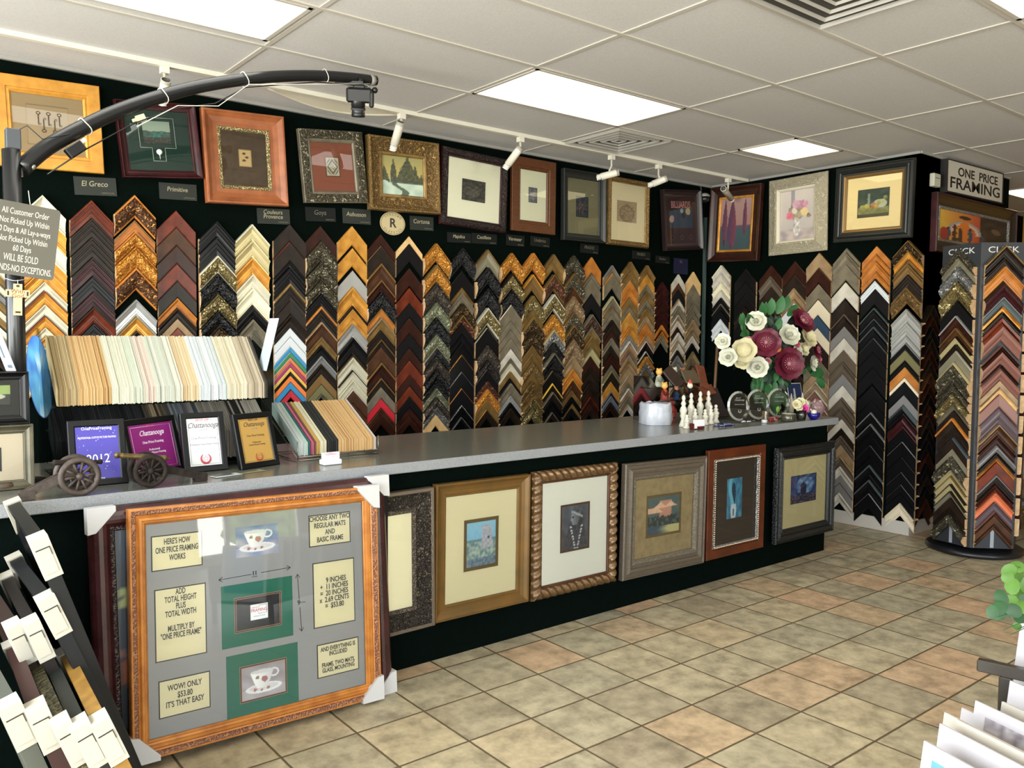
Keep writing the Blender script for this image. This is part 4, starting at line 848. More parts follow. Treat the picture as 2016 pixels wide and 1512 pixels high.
t = thing('blue_card', 'dark blue card with small emblem near the room corner', 'sign', P); mb = MB(M); mb.box((0, 0, 0), (W, H, .002)); obj('card', mb, mat('deep_blue_card', '0d1030', .5), t)
text(t, 'N', M, W / 2, H * .78, .04, mat('dull_red_print', '6a4a52', .6), z=.0024)
# security camera and cable in the corner
p = at(1387, 392, Y=4.93); t = thing('security_camera', 'black security camera hanging in the room corner beside BILLIARDS picture', 'camera', p)
mb = MB(); mb.ball(p, .045, 14, (1, 1, .8)); mb.tube([p + V((0, .03, .02)), (p.x, 4.99, p.z + .06)], .012, 8); obj('dome', mb, blk, t)
mb = MB(); mb.lathe([(.048, 0), (.05, .012), (.03, .03), (.001, .035)], p + V((0, 0, .02)), 16); obj('cap', mb, mat('grey_plastic', '8a8a84', .4), t)
mb = MB(); mb.tube([(p.x + .01, 4.985, CEIL - .02), (p.x + .03, 4.98, 2.78), (p.x - .02, 4.97, 2.72), p + V((0, .03, .02))], .006, 6); obj('cable', mb, mat('grey_cable', '55585a', .5), t)
mb = MB(); mb.box((6.235, 4.975, .95), (6.26, 4.999, 2.62)); tag(obj('cable_duct', mb, mat('duct_grey', '3a4a48', .4)), 'thin grey-green cable duct running down the room corner', 'cable duct')

# ------------------------------------------------------------------ pillar side: sign, device, jazz picture
c, u, v, n, W, H = corners([(1867,314.6),(1975,343.5),(1971.5,399),(1864,375)], lambda x, y: at(x, y, Y=3.0)); P = c - u * W / 2 - v * H / 2; M = base(P, u, v, n)
t = thing('hanging_shop_sign', 'white sign with black letters ONE PRICE FRAMING', 'sign', P)
mb = MB(M); mb.box((0, 0, -.05), (W, H, 0)); obj('panel', mb, mat('sign_white', 'b9b3a6', .5), t)
mb = MB(M)
for a, b_ in (((-.012, -.012), (W + .012, 0)), ((-.012, H), (W + .012, H + .008)), ((-.012, 0), (0, H)), ((W, 0), (W + .012, H))): mb.box((a[0], a[1], -.05), (b_[0], b_[1], .004))
obj('border', mb, mat('sign_edge', '15120f', .5), t)
sk = mat('sign_letters', '15110e', .6)
text(t, 'ONE  PRICE', M, W * .54, H * .69, H * .40, sk, 1.5, bold=.002); text(t, 'FRAMING', M, W * .5, H * .29, H * .50, sk, 1.85, bold=.0018)
c = at(1840, 355, Y=3.03); t = thing('wall_sensor', 'small white box on the pillar above the jazz painting', 'sensor', c)
M = base(c, V((1,0,0)), V((0,0,1)), V((0,-1,0))); mb = MB(M); mb.bbox((-.05, -.05, -.018), (.06, .05, .02), .006); obj('housing', mb, mat('aged_white', 'b5b4a2', .4), t); mb = MB(M); mb.box((-.03, .012, .02), (.04, .017, .0212)); obj('slot', mb, dkin, t)
picture_frame('large dark frame with painting of jazz musicians on the pillar side', [(1836,380),(1990,415),(1990,520),(1828,494)], lambda x, y: at(x, y, Y=3.01), .11, .05, (mat('dark_jazz_frame', '241a16', .35), fin('mr'), fin('sl', 'b')), 'scoop', p_jazz, None, glass=False)
# far room
mb = MB(); mb.box((8.3, 3.9, 2.5), (10.59, 8, CEIL - .001)); struct('trim_3', mb, black)
picture_frame('small dark-framed white picture on the ochre wall of the far room', [(1983,434),(2001,431),(1999,492),(1981,494)], lambda x, y: at(x, y, X=10.56), .04, .03, (blk, blk, blk), 'flat', lambda u, v: hx('a9a294'), None, glass=False)

# ------------------------------------------------------------------ camera boom on the counter
bt_ = thing('camera_boom', 'black pipe stand with curved boom arm reaching over the counter', 'stand', (.50, 3.58, .951))
bm = mat('black_pipe', '17181a', .3)
px0 = at(22, 300, Y=3.58); PX = px0.x; ztop = zat(PX, 3.58, 295)
mb = MB(); mb.tube([(PX, 3.58, .955), (PX, 3.58, ztop)], .031, 20); mb.lathe([(.09, .951), (.09, .958), (.04, .965)], (PX, 3.58, 0), 24); obj('post', mb, bm, bt_)
cps = [(42, 332, 3.585), (90, 292, 3.61), (150, 258, 3.64), (220, 224, 3.68), (300, 195, 3.72), (380, 173, 3.76), (460, 159, 3.80), (540, 151, 3.84), (620, 149, 3.87), (690, 153, 3.89), (740, 159, 3.90)]
cp = [at(x, y, Y=Y) for x, y, Y in cps]
fine = []
for i in range(len(cp) - 1):
    p0 = cp[max(i-1, 0)]; p1 = cp[i]; p2 = cp[i+1]; p3 = cp[min(i+2, len(cp)-1)]
    for k in range(4):
        s = k / 4; fine.append(.5 * ((2*p1) + (p2 - p0) * s + (2*p0 - 5*p1 + 4*p2 - p3) * s*s + (3*p1 - p0 - 3*p2 + p3) * s*s*s))
fine.append(cp[-1]); mb = MB(); mb.tube(fine, [.031 - .006 * i / len(fine) for i in range(len(fine))], 18); obj('curved_arm', mb, bm, bt_)
mb = MB(); e = fine[-2]; d_ = (fine[-1] - fine[-3]).normalized(); mb.tube([e - d_ * .012, e + d_ * .012], .028, 16); obj('tape_band', mb, mat('grey_tape', '8d897f', .5), bt_)
mb = MB(); mb.tube([fine[1] + V((-.02, 0, -.045)), fine[1] + V((-.02, 0, .02))], .012, 8); mb.ball(fine[2] + V((0, -.02, -.03)), .012, 8); obj('bracket', mb, mat('bolt_metal', '9a9a92', .3, .8), bt_)
for k in (9, 17, 25, 33):
    q_ = fine[k]; d_ = (fine[k+1] - fine[k-1]).normalized(); a_ = d_.orthogonal().normalized(); b_ = d_.cross(a_)
    mb = MB(); mb.tube([q_ + (a_ * math.cos(j * PI / 8) + b_ * math.sin(j * PI / 8)) * .0335 + d_ * .004 * math.sin(j) for j in range(17)], .0022, 5); obj('cable_tie', mb, mat('white_tie', 'c9c7ba', .5), bt_)
mb = MB(); pth = [fine[4] + V((0, -.02, -.10)), fine[9] + V((0, -.02, -.09)), fine[14] + V((0, -.02, -.075)), fine[18] + V((0, -.02, -.07)), fine[22] + V((0, -.02, -.09)), fine[25] + V((0, -.02, -.04)), fine[32] + V((0, -.02, -.035)), fine[38] + V((0, -.02, -.04))]
mb.tube(pth, .003, 6); obj('black_cable', mb, blk, bt_)
mb = MB(); mb.tube([p_ + V((.01, -.012, .012 * ((i % 2) * 2 - 1))) for i, p_ in enumerate(pth[2:])], .002, 5); obj('white_cable', mb, mat('white_tie', 'c9c7ba', .5), bt_)
q_ = at(42, 275, Y=3.56); t = thing('power_adapter', 'grey box adapter perched on top of the black post', 'power adapter', (PX, 3.58, ztop + .001)); mb = MB(); mb.bbox((PX - .018, 3.555, ztop + .001), (PX + .03, 3.60, ztop + .075), .003); obj('housing', mb, mat('grey_adapter', '3c4046', .5), t)
mb = MB(); mb.tube([(PX + .02, 3.56, ztop + .07), (PX + .05, 3.55, ztop + .09), (PX + .10, 3.56, ztop + .05), fine[7] + V((0, -.03, -.0))], .002, 5); obj('cord', mb, blk, t)
a_ = at(134, 305, Y=3.60); b_ = at(168, 283, Y=3.62); d_ = (b_ - a_).normalized(); up_ = V((0, 1, 0)).cross(d_).normalized(); M = base(a_, d_, -up_ if up_.z < 0 else up_, V((0, -1, 0)))
t = thing('transformer_box', 'small black transformer box tied beneath the curved boom', 'power adapter', a_); mb = MB(M); mb.bbox((0, -.018, -.02), (.075, .022, .02), .003); obj('housing', mb, blk, t); mb = MB(M); mb.box((.072, .005, -.004), (.10, .02, .01)); obj('clip', mb, mat('white_tie', 'c9c7ba', .5), t)
a_ = at(277, 233, Y=3.70); t = thing('plug_connector', 'cream plug connector hanging under the curved boom', 'plug', a_); mb = MB(base(a_, V((.85,0,.4)).normalized(), V((-.4,0,.85)).normalized(), V((0,-1,0)))); mb.box((-.018, -.014, -.008), (.018, .014, .008)); mb.box((-.035, -.006, -.006), (-.018, .006, .006)); obj('body', mb, mat('cream_plug', 'c4c19a', .5), t)
# photo camera at the tip
c = at(707, 190, Y=3.89); t = thing('photo_camera', 'black photo camera hanging lens-down from the boom tip', 'camera', c)
cmx = mat('camera_black', '121315', .35)
M = base(c, V((.86, -.5, 0)), V((.2, .35, .9)).normalized(), V((-.45, -.80, .4)).normalized()); M = Matrix.Translation(c) @ Matrix.Rotation(-.5, 4, 'Z') @ Matrix.Rotation(.35, 4, 'X')
mb = MB(M); mb.bbox((-.065, -.03, -.03), (.065, .035, .045), .01); mb.bbox((-.03, -.03, .04), (.03, .03, .06), .006); obj('body', mb, cmx, t)
mb = MB(M); mb.lathe([(.036, 0), (.036, -.03), (.033, -.032), (.033, -.06), (.035, -.062), (.035, -.08), (.028, -.08), (.022, -.06), (.001, -.058)], (-.005, 0, -.02), 20); obj('lens', mb, cmx, t)
mb = MB(M); mb.lathe([(.036, -.035), (.0375, -.037), (.0375, -.045), (.036, -.047)], (-.005, 0, -.02), 20); obj('focus_ring', mb, mat('ribbed_rubber', '2c2d2f', .7), t)
mb = MB(M); mb.bbox((.05, -.035, -.05), (.075, .035, .03), .008); obj('grip', mb, cmx, t)
mb = MB(M); mb.tube([(.0, .0, .05), (.01, 0, .09)], .012, 8); mb.box((-.12, -.012, .055), (.02, .012, .075)); obj('mount', mb, cmx, t); mb = MB(M); mb.ball((.08, 0, .035), .016, 8); obj('dial', mb, cmx, t)
# customer notice hanging from the post
nm = mat('notice_grey', '56534a', .5, spec=.3); c, u, v, n, W, H = corners([(-24,387),(117,415),(107,553),(-26,534)], lambda x, y: at(x, y, Y=3.50)); P = c - u * W / 2 - v * H / 2; M = base(P, u, v, n)
t = thing('notice_board', 'grey customer order notice hanging on the black post', 'sign', P); mb = MB(M); r = .012; pts = []
for cx, cy, a0 in ((W - r, r, -90), (W - r, H - r, 0), (r, H - r, 90), (r, r, 180)): pts += [(cx + r * math.cos(math.radians(a0 + k * 30)), cy + r * math.sin(math.radians(a0 + k * 30))) for k in range(4)]
mb.prism(pts, 0, .004); obj('board', mb, nm, t)
lm = mat('notice_lettering', 'c9c5b4', .6); rows = [('All Customer Order', .87, .031), ('Not Picked Up Within', .74, .030), ('30 Days & All Lay-a-ways', .615, .029), ('Not Picked Up Within', .49, .030), ('60 Days', .37, .031), ('WILL BE SOLD', .235, .036), ('REFUNDS-NO EXCEPTIONS.', .09, .034)]
for s_, f_, z_ in rows: text(t, s_, M, W * .50, H * f_, z_, lm, .58 if z_ < .033 else .48, z=.0045)
mb = MB(M); mb.tube([(W * .55, H, .001), (W * .5, H + .05, .001)], .0015, 5); obj('hanging_wire', mb, mat('white_tie', 'c9c7ba', .5), t)
# wooden cross ornament
c, u, v, n, W, H = corners([(10,555),(60,558),(58,627),(10,625)], lambda x, y: at(x, y, Y=3.53)); P = c; M = base(P, u, v, n)
cx = thing('wooden_cross', 'small pale wooden cross ornament hanging below the grey notice', 'ornament', P)
mb = MB(M); a = .014; mb.prism([(-a, -.055), (a, -.055), (a, .012), (.038, .012), (.038, .038), (a, .038), (a, .06), (-a, .06), (-a, .038), (-.038, .038), (-.038, .012), (-a, .012)], 0, .006); obj('cross', mb, mat('pale_wood', 'cdb383', .6), cx)
text(cx, 'With\nGod', M, 0, .024, .022, mat('brown_print', '7a3c1c', .6), z=.0064, line=.75)
mb = MB(M); mb.box((-.008, -.047, .006), (.009, -.04, .0068)); mb.box((-.005, .048, .006), (.005, .056, .0068)); mb.box((-.034, .017, .006), (-.028, .033, .0068)); mb.box((.028, .017, .006), (.034, .033, .0068)); obj('painted_figure', mb, ink, cx)
mb = MB(M); mb.tube([(-.0, .06, .003), (0, .075, .003)], .001, 4); mb.tube([(.034 * math.cos(k * PI / 8), .075 + .004 * math.sin(k), -.034 + .036 * math.sin(k * PI / 8)) for k in range(17)], .0012, 4); obj('hanging_wire', mb, mat('white_tie', 'c9c7ba', .5), cx)

# ------------------------------------------------------------------ mat board samples in acrylic racks
def sheets(X0, X1, n_, poly, zones, grp, labf, jit=.004, dim=.84):
    p_ = (X1 - X0) / n_; cache = {}
    for i in range(n_):
        x = X0 + p_ * i; f = i / n_
        z_ = [q_ for q_ in zones if q_[0] <= f][-1]; colr = z_[1][random.randrange(len(z_[1]))]
        key = colr
        if key not in cache:
            mb = MB(); th = p_ * .86; k = len(poly)
            mb.add([(0, y, z) for y, z in poly] + [(th, y, z) for y, z in poly], [tuple(range(k)), tuple(range(2*k-1, k-1, -1))] + [(j, k + j, k + (j+1) % k, (j+1) % k) for j in range(k)])
            o = obj('mat_board_sample', mb, mat('matboard_' + key, tuple(int(q_ * dim) for q_ in hx(key)), .9, spec=.2), loc=(0, 0, 0)); cache[key] = o
        else:
            o = cache[key].copy(); C.objects.link(o)
        o.location = (x, random.uniform(-jit, jit), random.uniform(-jit, jit) * .5)
        tag(o, labf(z_[2]), 'mat board sample', grp + ', ' + z_[2])
up = [(3.70, 1.502), (3.50, 1.300), (3.50, 1.236), (3.70, 1.438)]
sheets(.597, 1.42, 148, up, [(0, ['a08a60', 'b39b70', '94805a', 'bba67c'], 'khaki'), (.09, ['c9a26c', 'd9b47f', 'cfa873', 'b98f5c', 'dbb988'], 'peach tan'), (.235, ['dad9c2', 'd3d6c0', 'e0dcc6'], 'ivory'), (.33, ['c9d2bd', 'd5d9c6', 'ccd0bc'], 'pale green'), (.385, ['d9c4b6', 'e0cdbf'], 'pale pink'), (.43, ['dcdcc8', 'd0d3c2', 'e2dfcc', 'c5c9ba'], 'off-white'), (.56, ['dcc7a0', 'd1b88f', 'e3d2ae'], 'light peach'), (.64, ['c9d2d4', 'dfe2df', 'd5dade'], 'cool white'), (.78, ['d9d0b4', 'ddd6bd', 'cdc3a4', 'e2dcc4'], 'cream'), (.89, ['b6a78e', 'c5b79d', 'cdc2ac'], 'greige'), (.975, ['57524a', '3c3a35'], 'charcoal')], 'mat samples in the upper rack', lambda z: z + ' mat board sample in the upper clear rack')
lo_ = [(3.69, 1.215), (3.53, 1.10), (3.53, .985), (3.69, 1.10)]
sheets(.60, 1.44, 88, lo_, [(0, ['1b1d1f', '232528', '2b2c2d', '17181a'], 'black'), (.40, ['4a443a', '8a7a5e', '6a5c46', '352f29', 'a08f6e'], 'brown'), (.52, ['5d6670', '7f858a', '49525c', '8b8784'], 'blue-grey'), (.66, ['9a9286', 'a8a294', '8b857a'], 'stone grey'), (.82, ['2a2522', 'b5aea0', '6c2a2a', '8c867c'], 'striped mixed'), (.9, ['a9a295', 'b5ae9f'], 'light grey')], 'mat samples in the lower rack', lambda z: z + ' mat board sample in the lower rack behind the award plaques')
rp_ = [(3.74, 1.192), (3.45, 1.032), (3.45, .975), (3.74, 1.135)]
sheets(1.537, 1.925, 62, rp_, [(0, ['c8ccca', 'b9c9c2'], 'pale grey'), (.07, ['b9cdbf', '2f6a6c', 'cfd6cc'], 'mint and teal'), (.14, ['b9657a', 'c48a94', '8a2c48'], 'pink'), (.2, ['8a8a52', 'c9a15e', '6f6a40'], 'olive'), (.26, ['e0d9b8', 'dfdac4'], 'cream'), (.34, ['2b2b29', '3a3a37', '232322'], 'charcoal'), (.5, ['d2ab75', 'dcb883', 'c99e66', 'd8b27a', 'b98d58'], 'peach tan'), (.96, ['cfc9bd', 'bdb7ab'], 'grey-backed')], 'mat samples in the right rack', lambda z: z + ' mat board sample in the low rack nearest the card holder')
ac = glassmat('clear_acrylic', (.93, .97, .96), .35, .05)
t = thing('acrylic_rack', 'clear acrylic two-tier rack holding the mat board samples', 'display rack', (1.0, 3.6, .951))
for x in (.575, 1.452): mb = MB(); mb.M = Matrix.Identity(4); mb.add([(x, 3.76, .951), (x, 3.36, .951), (x, 3.36, 1.03), (x, 3.48, 1.2), (x, 3.48, 1.34), (x, 3.70, 1.53), (x, 3.76, 1.53)], [tuple(range(7))]); mb.add([(x + .005, 3.76, .951), (x + .005, 3.36, .951), (x + .005, 3.36, 1.03), (x + .005, 3.48, 1.2), (x + .005, 3.48, 1.34), (x + .005, 3.70, 1.53), (x + .005, 3.76, 1.53)], [tuple(range(7))]); obj('side_panel', mb, ac, t)
mb = MB(); mb.add([(.58, 3.50, 1.229), (1.452, 3.50, 1.229), (1.452, 3.74, 1.435), (.58, 3.74, 1.435)], [(0, 1, 2, 3)]); obj('upper_shelf', mb, ac, t)
mb = MB(); mb.box((.58, 3.52, .970), (1.452, 3.70, .975)); obj('lower_shelf', mb, ac, t)
for sx in (.588, 1.43): mb = MB(); mb.box((sx, 3.66, 1.0), (sx + .012, 3.68, 1.13)); obj('support', mb, ac, t)
mb = MB(); mb.M = Matrix.Translation((1.437, 3.60, 1.40)) @ Matrix.Rotation(.25, 4, 'Y'); mb.box((0, -.07, -.05), (.003, .03, .19)); tag(obj('loose_acrylic_strip', mb, mat('frosted_acrylic', 'aab4b8', .3), loc=(1.437, 3.6, 1.45)), 'loose clear acrylic strip leaning at the right end of upper rack', 'plastic strip')
wr = thing('wire_rack', 'low black wire rack holding the peach and charcoal mat samples', 'display rack', (1.73, 3.5, .951)); wm = mat('wire_metal', '77776f', .3, .8)
for x in (1.528, 1.932):
    mb = MB(); mb.tube([(x, 3.44, .955), (x, 3.44, 1.04)], .0025, 6); mb.tube([(x, 3.74, .955), (x, 3.74, 1.13)], .0025, 6); mb.tube([(x, 3.44, .965), (x, 3.74, 1.12)], .0025, 6); mb.tube([(x, 3.44, .955), (x, 3.74, .955)], .0025, 6); obj('side_wire', mb, wm, wr)
mb = MB()
for y, z in ((3.443, .97), (3.443, .956), (3.74, .956), (3.6, 1.05)): mb.tube([(1.528, y, z), (1.932, y, z)], .0025, 6)
obj('cross_wire', mb, wm, wr)
# blue oval board at the left of the rack
c = at(78, 741, Y=3.66); M = base(c, V((1, 0, .06)).normalized(), V((-.05, .25, .96)).normalized(), V((0, -.97, .25)).normalized())
def p_sea(u, v): return mixc(hx('2a5fb8'), hx('5fb2dc'), nz_(u, v, 4, 2) + .4 - (v - .5) * .5) if nz_(u, v, 7) < .28 else hx('a9cfe0')
t = thing('oval_board', 'tall blue oval board standing at the left end of mat racks', 'board', c - V((0, 0, .15)))
mb = MB(M); mb.prism([(.040 * math.cos(k * PI / 20), .165 * math.sin(k * PI / 20)) for k in range(40)], -.004, 0); obj('board', mb, mat('blue_board', '2f66b4', .3), t)
mb = MB(M); vs = [(0, 0, .001)] + [(.038 * r * math.cos(k * PI / 20), .162 * r * math.sin(k * PI / 20), .001) for r in (.33, .66, 1) for k in range(40)]
mb.add(vs, [(0, 1 + k, 1 + (k+1) % 40) for k in range(40)] + [(1 + r*40 + k, 1 + (r+1)*40 + k, 1 + (r+1)*40 + (k+1) % 40, 1 + r*40 + (k+1) % 40) for r in range(2) for k in range(40)])
o = obj('sea_print', mb, picmat(), t); ca = o.data.color_attributes.new('Col', 'FLOAT_COLOR', 'POINT'); ca.data.foreach_set('color', [k for q_ in vs for k in tuple(lin(z) for z in p_sea(q_[0] * 12, q_[1] * 4)) + (1.,)])

# ------------------------------------------------------------------ things on the counter, left half
TOPZ = .951
blkf = mat('black_gloss_frame', '08090a', .35, spec=.25)
def award(label, bl, br, wpx, hgt, lean, face, lines, edge=.026):
    A = at(*bl, Z=TOPZ); B = at(*br, Z=TOPZ); u = (B - A); W = u.length; u.normalize(); H = hgt
    hor = V((u.y, -u.x, 0))            # towards the viewer
    v = (V((0, 0, 1)) * math.cos(lean) - hor * math.sin(lean)).normalized(); n = u.cross(v); P = A + n * .001; M = base(P, u, v, n)
    t = thing('award_plaque', label, 'plaque', P, 'black-framed award plaques in front of the mat racks')
    mb = MB(M); sweep(mb, W, H, [(0, -.018, 0), (0, .001, 0), (.003, .004, 0), (edge * .8, .004, 0), (edge, -.001, 0)]); mb.add([(0, 0, -.018), (W, 0, -.018), (W, H, -.018), (0, H, -.018)], [(3, 2, 1, 0)]); obj('frame', mb, blkf, t)
    mb = MB(M); mb.quad((edge * .95, edge * .95, 0), (W - edge * .95, edge * .95, 0), (W - edge * .95, H - edge * .95, 0), (edge * .95, H - edge * .95, 0)); obj('certificate', mb, mat('certificate_' + face, face, .35), t)
    for s_, fy, sz, sx, mm_, sh in lines: text(t, s_, M, W / 2, H * fy, sz, mm_, sx, sh, z=.0004)
    return t, M, W, H
lw = mat('white_lettering', 'd8d6de', .5); ldk = mat('dark_lettering', '2f2c2a', .5); lgy = mat('grey_lettering', '7c7d80', .5); lrd = mat('red_lettering', 'b43c4c', .5)
def wreath(t, M, cx, cy, r, m_):
    mb = MB(M); mb.tube([(cx + r * math.sin(a), cy - r * math.cos(a), .001) for a in [math.radians(k) for k in range(-150, 151, 15)]], [r * .05 + r * .2 * math.sin(PI * k / 20) for k in range(21)], 5)
    for k in range(5):
        a = PI / 2 + k * 2 * PI / 5; mb.ball((cx + .42 * r * math.cos(a), cy + .42 * r * math.sin(a), .001), r * .12, 5, (1, 1, .2))
    obj('emblem', mb, m_, t)
def edge_line(t, M, W, H, e, m_):
    mb = MB(M)
    for a, b_ in (((e, e), (W - e, e)), ((W - e, e), (W - e, H - e)), ((W - e, H - e), (e, H - e)), ((e, H - e), (e, e))): mb.tube([(a[0], a[1], .0006), (b_[0], b_[1], .0006)], .0006, 4)
    obj('border_line', mb, m_, t)
t, M, W, H = award('black plaque with violet sheet and large 2012, leftmost award', (139, 961), (253, 950.6), 0, .245, .24, '3d3590', [('OnePriceFraming', .87, .0155, .95, lw, 0), ('PROFESSIONAL CUSTOM PICTURE FRAMING', .73, .0105, .62, lw, 0), ('2012', .40, .047, .85, lw, 0), ('CHATTER', .10, .010, .9, lw, 0)])
mb = MB(M); rr = random.Random(3)
for k in range(26): mb.ball((W * rr.uniform(.16, .84), H * rr.uniform(.12, .9), .0006), rr.uniform(.0012, .0032), 5, (1, 1, .2))
obj('confetti_print', mb, mat('lilac_print', '9a90cc', .5), t)
t, M, W, H = award('black plaque with magenta sheet reading Chattanooga in white', (262, 947), (364, 926), 0, .235, .24, '7d1f6a', [('BEST OF', .86, .012, 1, lrd, 0), ('Chattanooga', .74, .030, .82, lw, .4), ('One Price Framing', .585, .015, .95, lw, 0), ('Professional\nCustom Picture Framing', .43, .0125, .9, lw, 0)]); edge_line(t, M, W, H, .034, lw)
t, M, W, H = award('black plaque with white sheet, red wreath and script Chattanooga', (364, 932.5), (450, 924), 0, .245, .24, 'c9cbcb', [('BEST OF', .87, .015, 1, lrd, 0), ('Chattanooga', .78, .031, .78, ldk, .4), ('2 0 0 9', .70, .012, 1, lgy, 0), ('One Price Framing', .565, .014, .95, lgy, 0), ('Professional Custom Picture Framing', .46, .0095, .8, lgy, 0)]); edge_line(t, M, W, H, .031, lgy); wreath(t, M, W / 2, H * .22, .019, lrd)
t, M, W, H = award('black plaque with gold sheet and red wreath, rightmost award', (475, 925.6), (551, 914), 0, .235, .26, 'a98544', [('BEST OF', .87, .013, 1, ldk, 0), ('Chattanooga', .79, .027, .76, ldk, .4), ('2 0 0 8', .71, .011, 1, lgy, 0), ('One Price Framing', .585, .013, .9, ldk, 0), ('Professional\nCustom Picture Framing', .44, .010, .85, ldk, 0)]); edge_line(t, M, W, H, .029, ldk); wreath(t, M, W / 2, H * .2, .016, mat('rust_emblem', '9a3a22', .5))

def cannon(label, c_px, r, muzzle_px, breech_px, tail_px, barrel, wood, br):
    hub = at(*c_px, Z=TOPZ + r); t = thing('toy_cannon', label, 'model cannon', (hub.x, hub.y, TOPZ), 'small model cannons on the counter')
    for k, dy in enumerate((0, .085)):
        mb = MB(); c = hub + V((0, dy, 0)); n_ = 24
        mb.tube([(c.x + r * .84 * math.cos(a), c.y, c.z + r * .84 * math.sin(a)) for a in [2*PI*i/n_ for i in range(n_ + 1)]], r * .15, 8, False)
        mb.ball(c, r * .2, 8, (1, .9, 1))
        for i in range(10):
            a = 2 * PI * i / 10 + .1; mb.tube([c + V((r*.15*math.cos(a), 0, r*.15*math.sin(a))), c + V((r*.75*math.cos(a), 0, r*.75*math.sin(a)))], [r * .055, r * .085], 6)
        obj('wheel', mb, wood, t)
    Yc = hub.y + .045; mb = MB(); mb.tube([(hub.x, hub.y - .006, hub.z), (hub.x, hub.y + .092, hub.z)], r * .1, 8); obj('axle', mb, wood, t)
    a = at(*muzzle_px, Y=Yc); b_ = at(*breech_px, Y=Yc); d_ = (b_ - a).normalized(); L_ = (b_ - a).length
    mb = MB(); pr = [(.001, 0), (br * .55, 0), (br * .6, L_ * .02), (br * 1.05, L_ * .02), (br * 1.05, L_ * .05), (br * .85, L_ * .07), (br * .8, L_ * .12), (br * .95, L_ * .14), (br * .82, L_ * .17), (br * .95, L_ * .5), (br * 1.1, L_ * .52), (br, L_ * .56), (br * 1.12, L_ * .92), (br * 1.25, L_ * .94), (br * 1.2, L_ * .98), (br * .5, L_), (br * .3, L_ * 1.03), (br * .4, L_ * 1.06), (.001, L_ * 1.08)]
    mb.lathe(pr, a, 16, d_); obj('barrel', mb, barrel, t)
    tl = at(*tail_px, Z=TOPZ + .012); mb = MB()
    for dy in (-.018, .018):
        p0 = V((hub.x, Yc + dy, hub.z + r * .25)); p1 = V((tl.x, Yc + dy * .6, TOPZ + .012)); e = (p1 - p0).normalized(); w_ = e.cross(V((0, 1, 0))).normalized() * .012; th = V((0, .005, 0))
        mb.add([p0 - w_*1.3 - th, p0 + w_*1.3 - th, p1 + w_ - th, p1 - w_ - th, p0 - w_*1.3 + th, p0 + w_*1.3 + th, p1 + w_ + th, p1 - w_ + th], [(0,1,2,3),(7,6,5,4),(0,4,5,1),(1,5,6,2),(2,6,7,3),(3,7,4,0)])
    k = 1 if tl.x > hub.x else -1; x0, x1 = sorted((tl.x, tl.x - k * .045)); mb.box((x0, Yc - .02, TOPZ + .0005), (x1, Yc + .02, TOPZ + .03)); obj('carriage', mb, wood, t)
    return t
cwood = mat('aged_cannon_wood', '2a221d', .8, 0, 'noise', '191410', 60, .4, spec=.2)
cannon('dark model cannon pointing right, left of the brass one', (157, 938), .069, (202, 909), (103, 911), (35, 975), cwood, mat('rusty_iron', '4a3f37', .6, .3, 'noise', '352c26', 50, .3), .0085)
cannon('brass-barrelled model cannon pointing left, nearest the plaques', (297, 927), .062, (225, 896), (328, 903), (408, 940), mat('dull_brass', '6a5730', .4, .5, 'noise', '40331c', 50, .2), cwood, .0115)
# card holder and leaflets
def slab(name, label, cat, P, ang, w_, d_, h_, m_, group=None):
    M = Matrix.Translation(P) @ Matrix.Rotation(ang, 4, 'Z'); t = thing(name, label, cat, P, group); return t, M
P = at(652, 914, Z=TOPZ); t, M = slab('business_card_holder', 'white business card holder standing below the peach mat samples', 'card holder', P, .0, 0, 0, 0, None)
wp = mat('white_plastic', 'd3d3d4', .35)
mb = MB(M); mb.bbox((-.042, -.02, 0), (.042, .03, .022), .003); obj('tray', mb, wp, t)
mb = MB(M); mb.box((-.04, .0, .018), (.04, .012, .052)); obj('card_stack', mb, mat('white_card', 'dcdcdc', .5), t)
M2 = M @ Matrix.Rotation(PI / 2, 4, 'X'); text(t, 'FRAMING', M2, 0, .043, .014, mat('pink_lettering', 'b8406a', .5), 1., z=.0005); text(t, 'ONE PRICE', M2, -.008, .0495, .005, lgy, 1., z=.0005); text(t, '5251 HIXSON PIKE', M2, 0, .031, .004, lgy, 1., z=.0005)
for (x, y, ang, w_, h_, col, lab) in ((445, 936, .22, .115, .05, 'b9bcb8', 'white and dark leaflet lying flat below the white plaque'), (492, 929, .2, .12, .045, '7e8260', 'olive green leaflet lying flat below the gold plaque')):
    P = at(x, y, Z=TOPZ + (.0008 if x < 470 else .0004)); M = Matrix.Translation(P) @ Matrix.Rotation(ang, 4, 'Z'); t = thing('leaflet', lab, 'leaflet', P, 'leaflets on the counter')
    mb = MB(M); mb.box((-w_/2, -h_/2, 0), (w_/2, h_/2, .0015)); obj('sheet', mb, mat('leaflet_' + col, col, .4), t)
    mb = MB(M); mb.box((-w_*.42, -h_*.1, .0015), (w_*.3, h_*.42, .0019)); obj('printed_picture', mb, mat('leaflet_print_' + col, '2c3440' if x < 470 else '4b4f3c', .4), t)
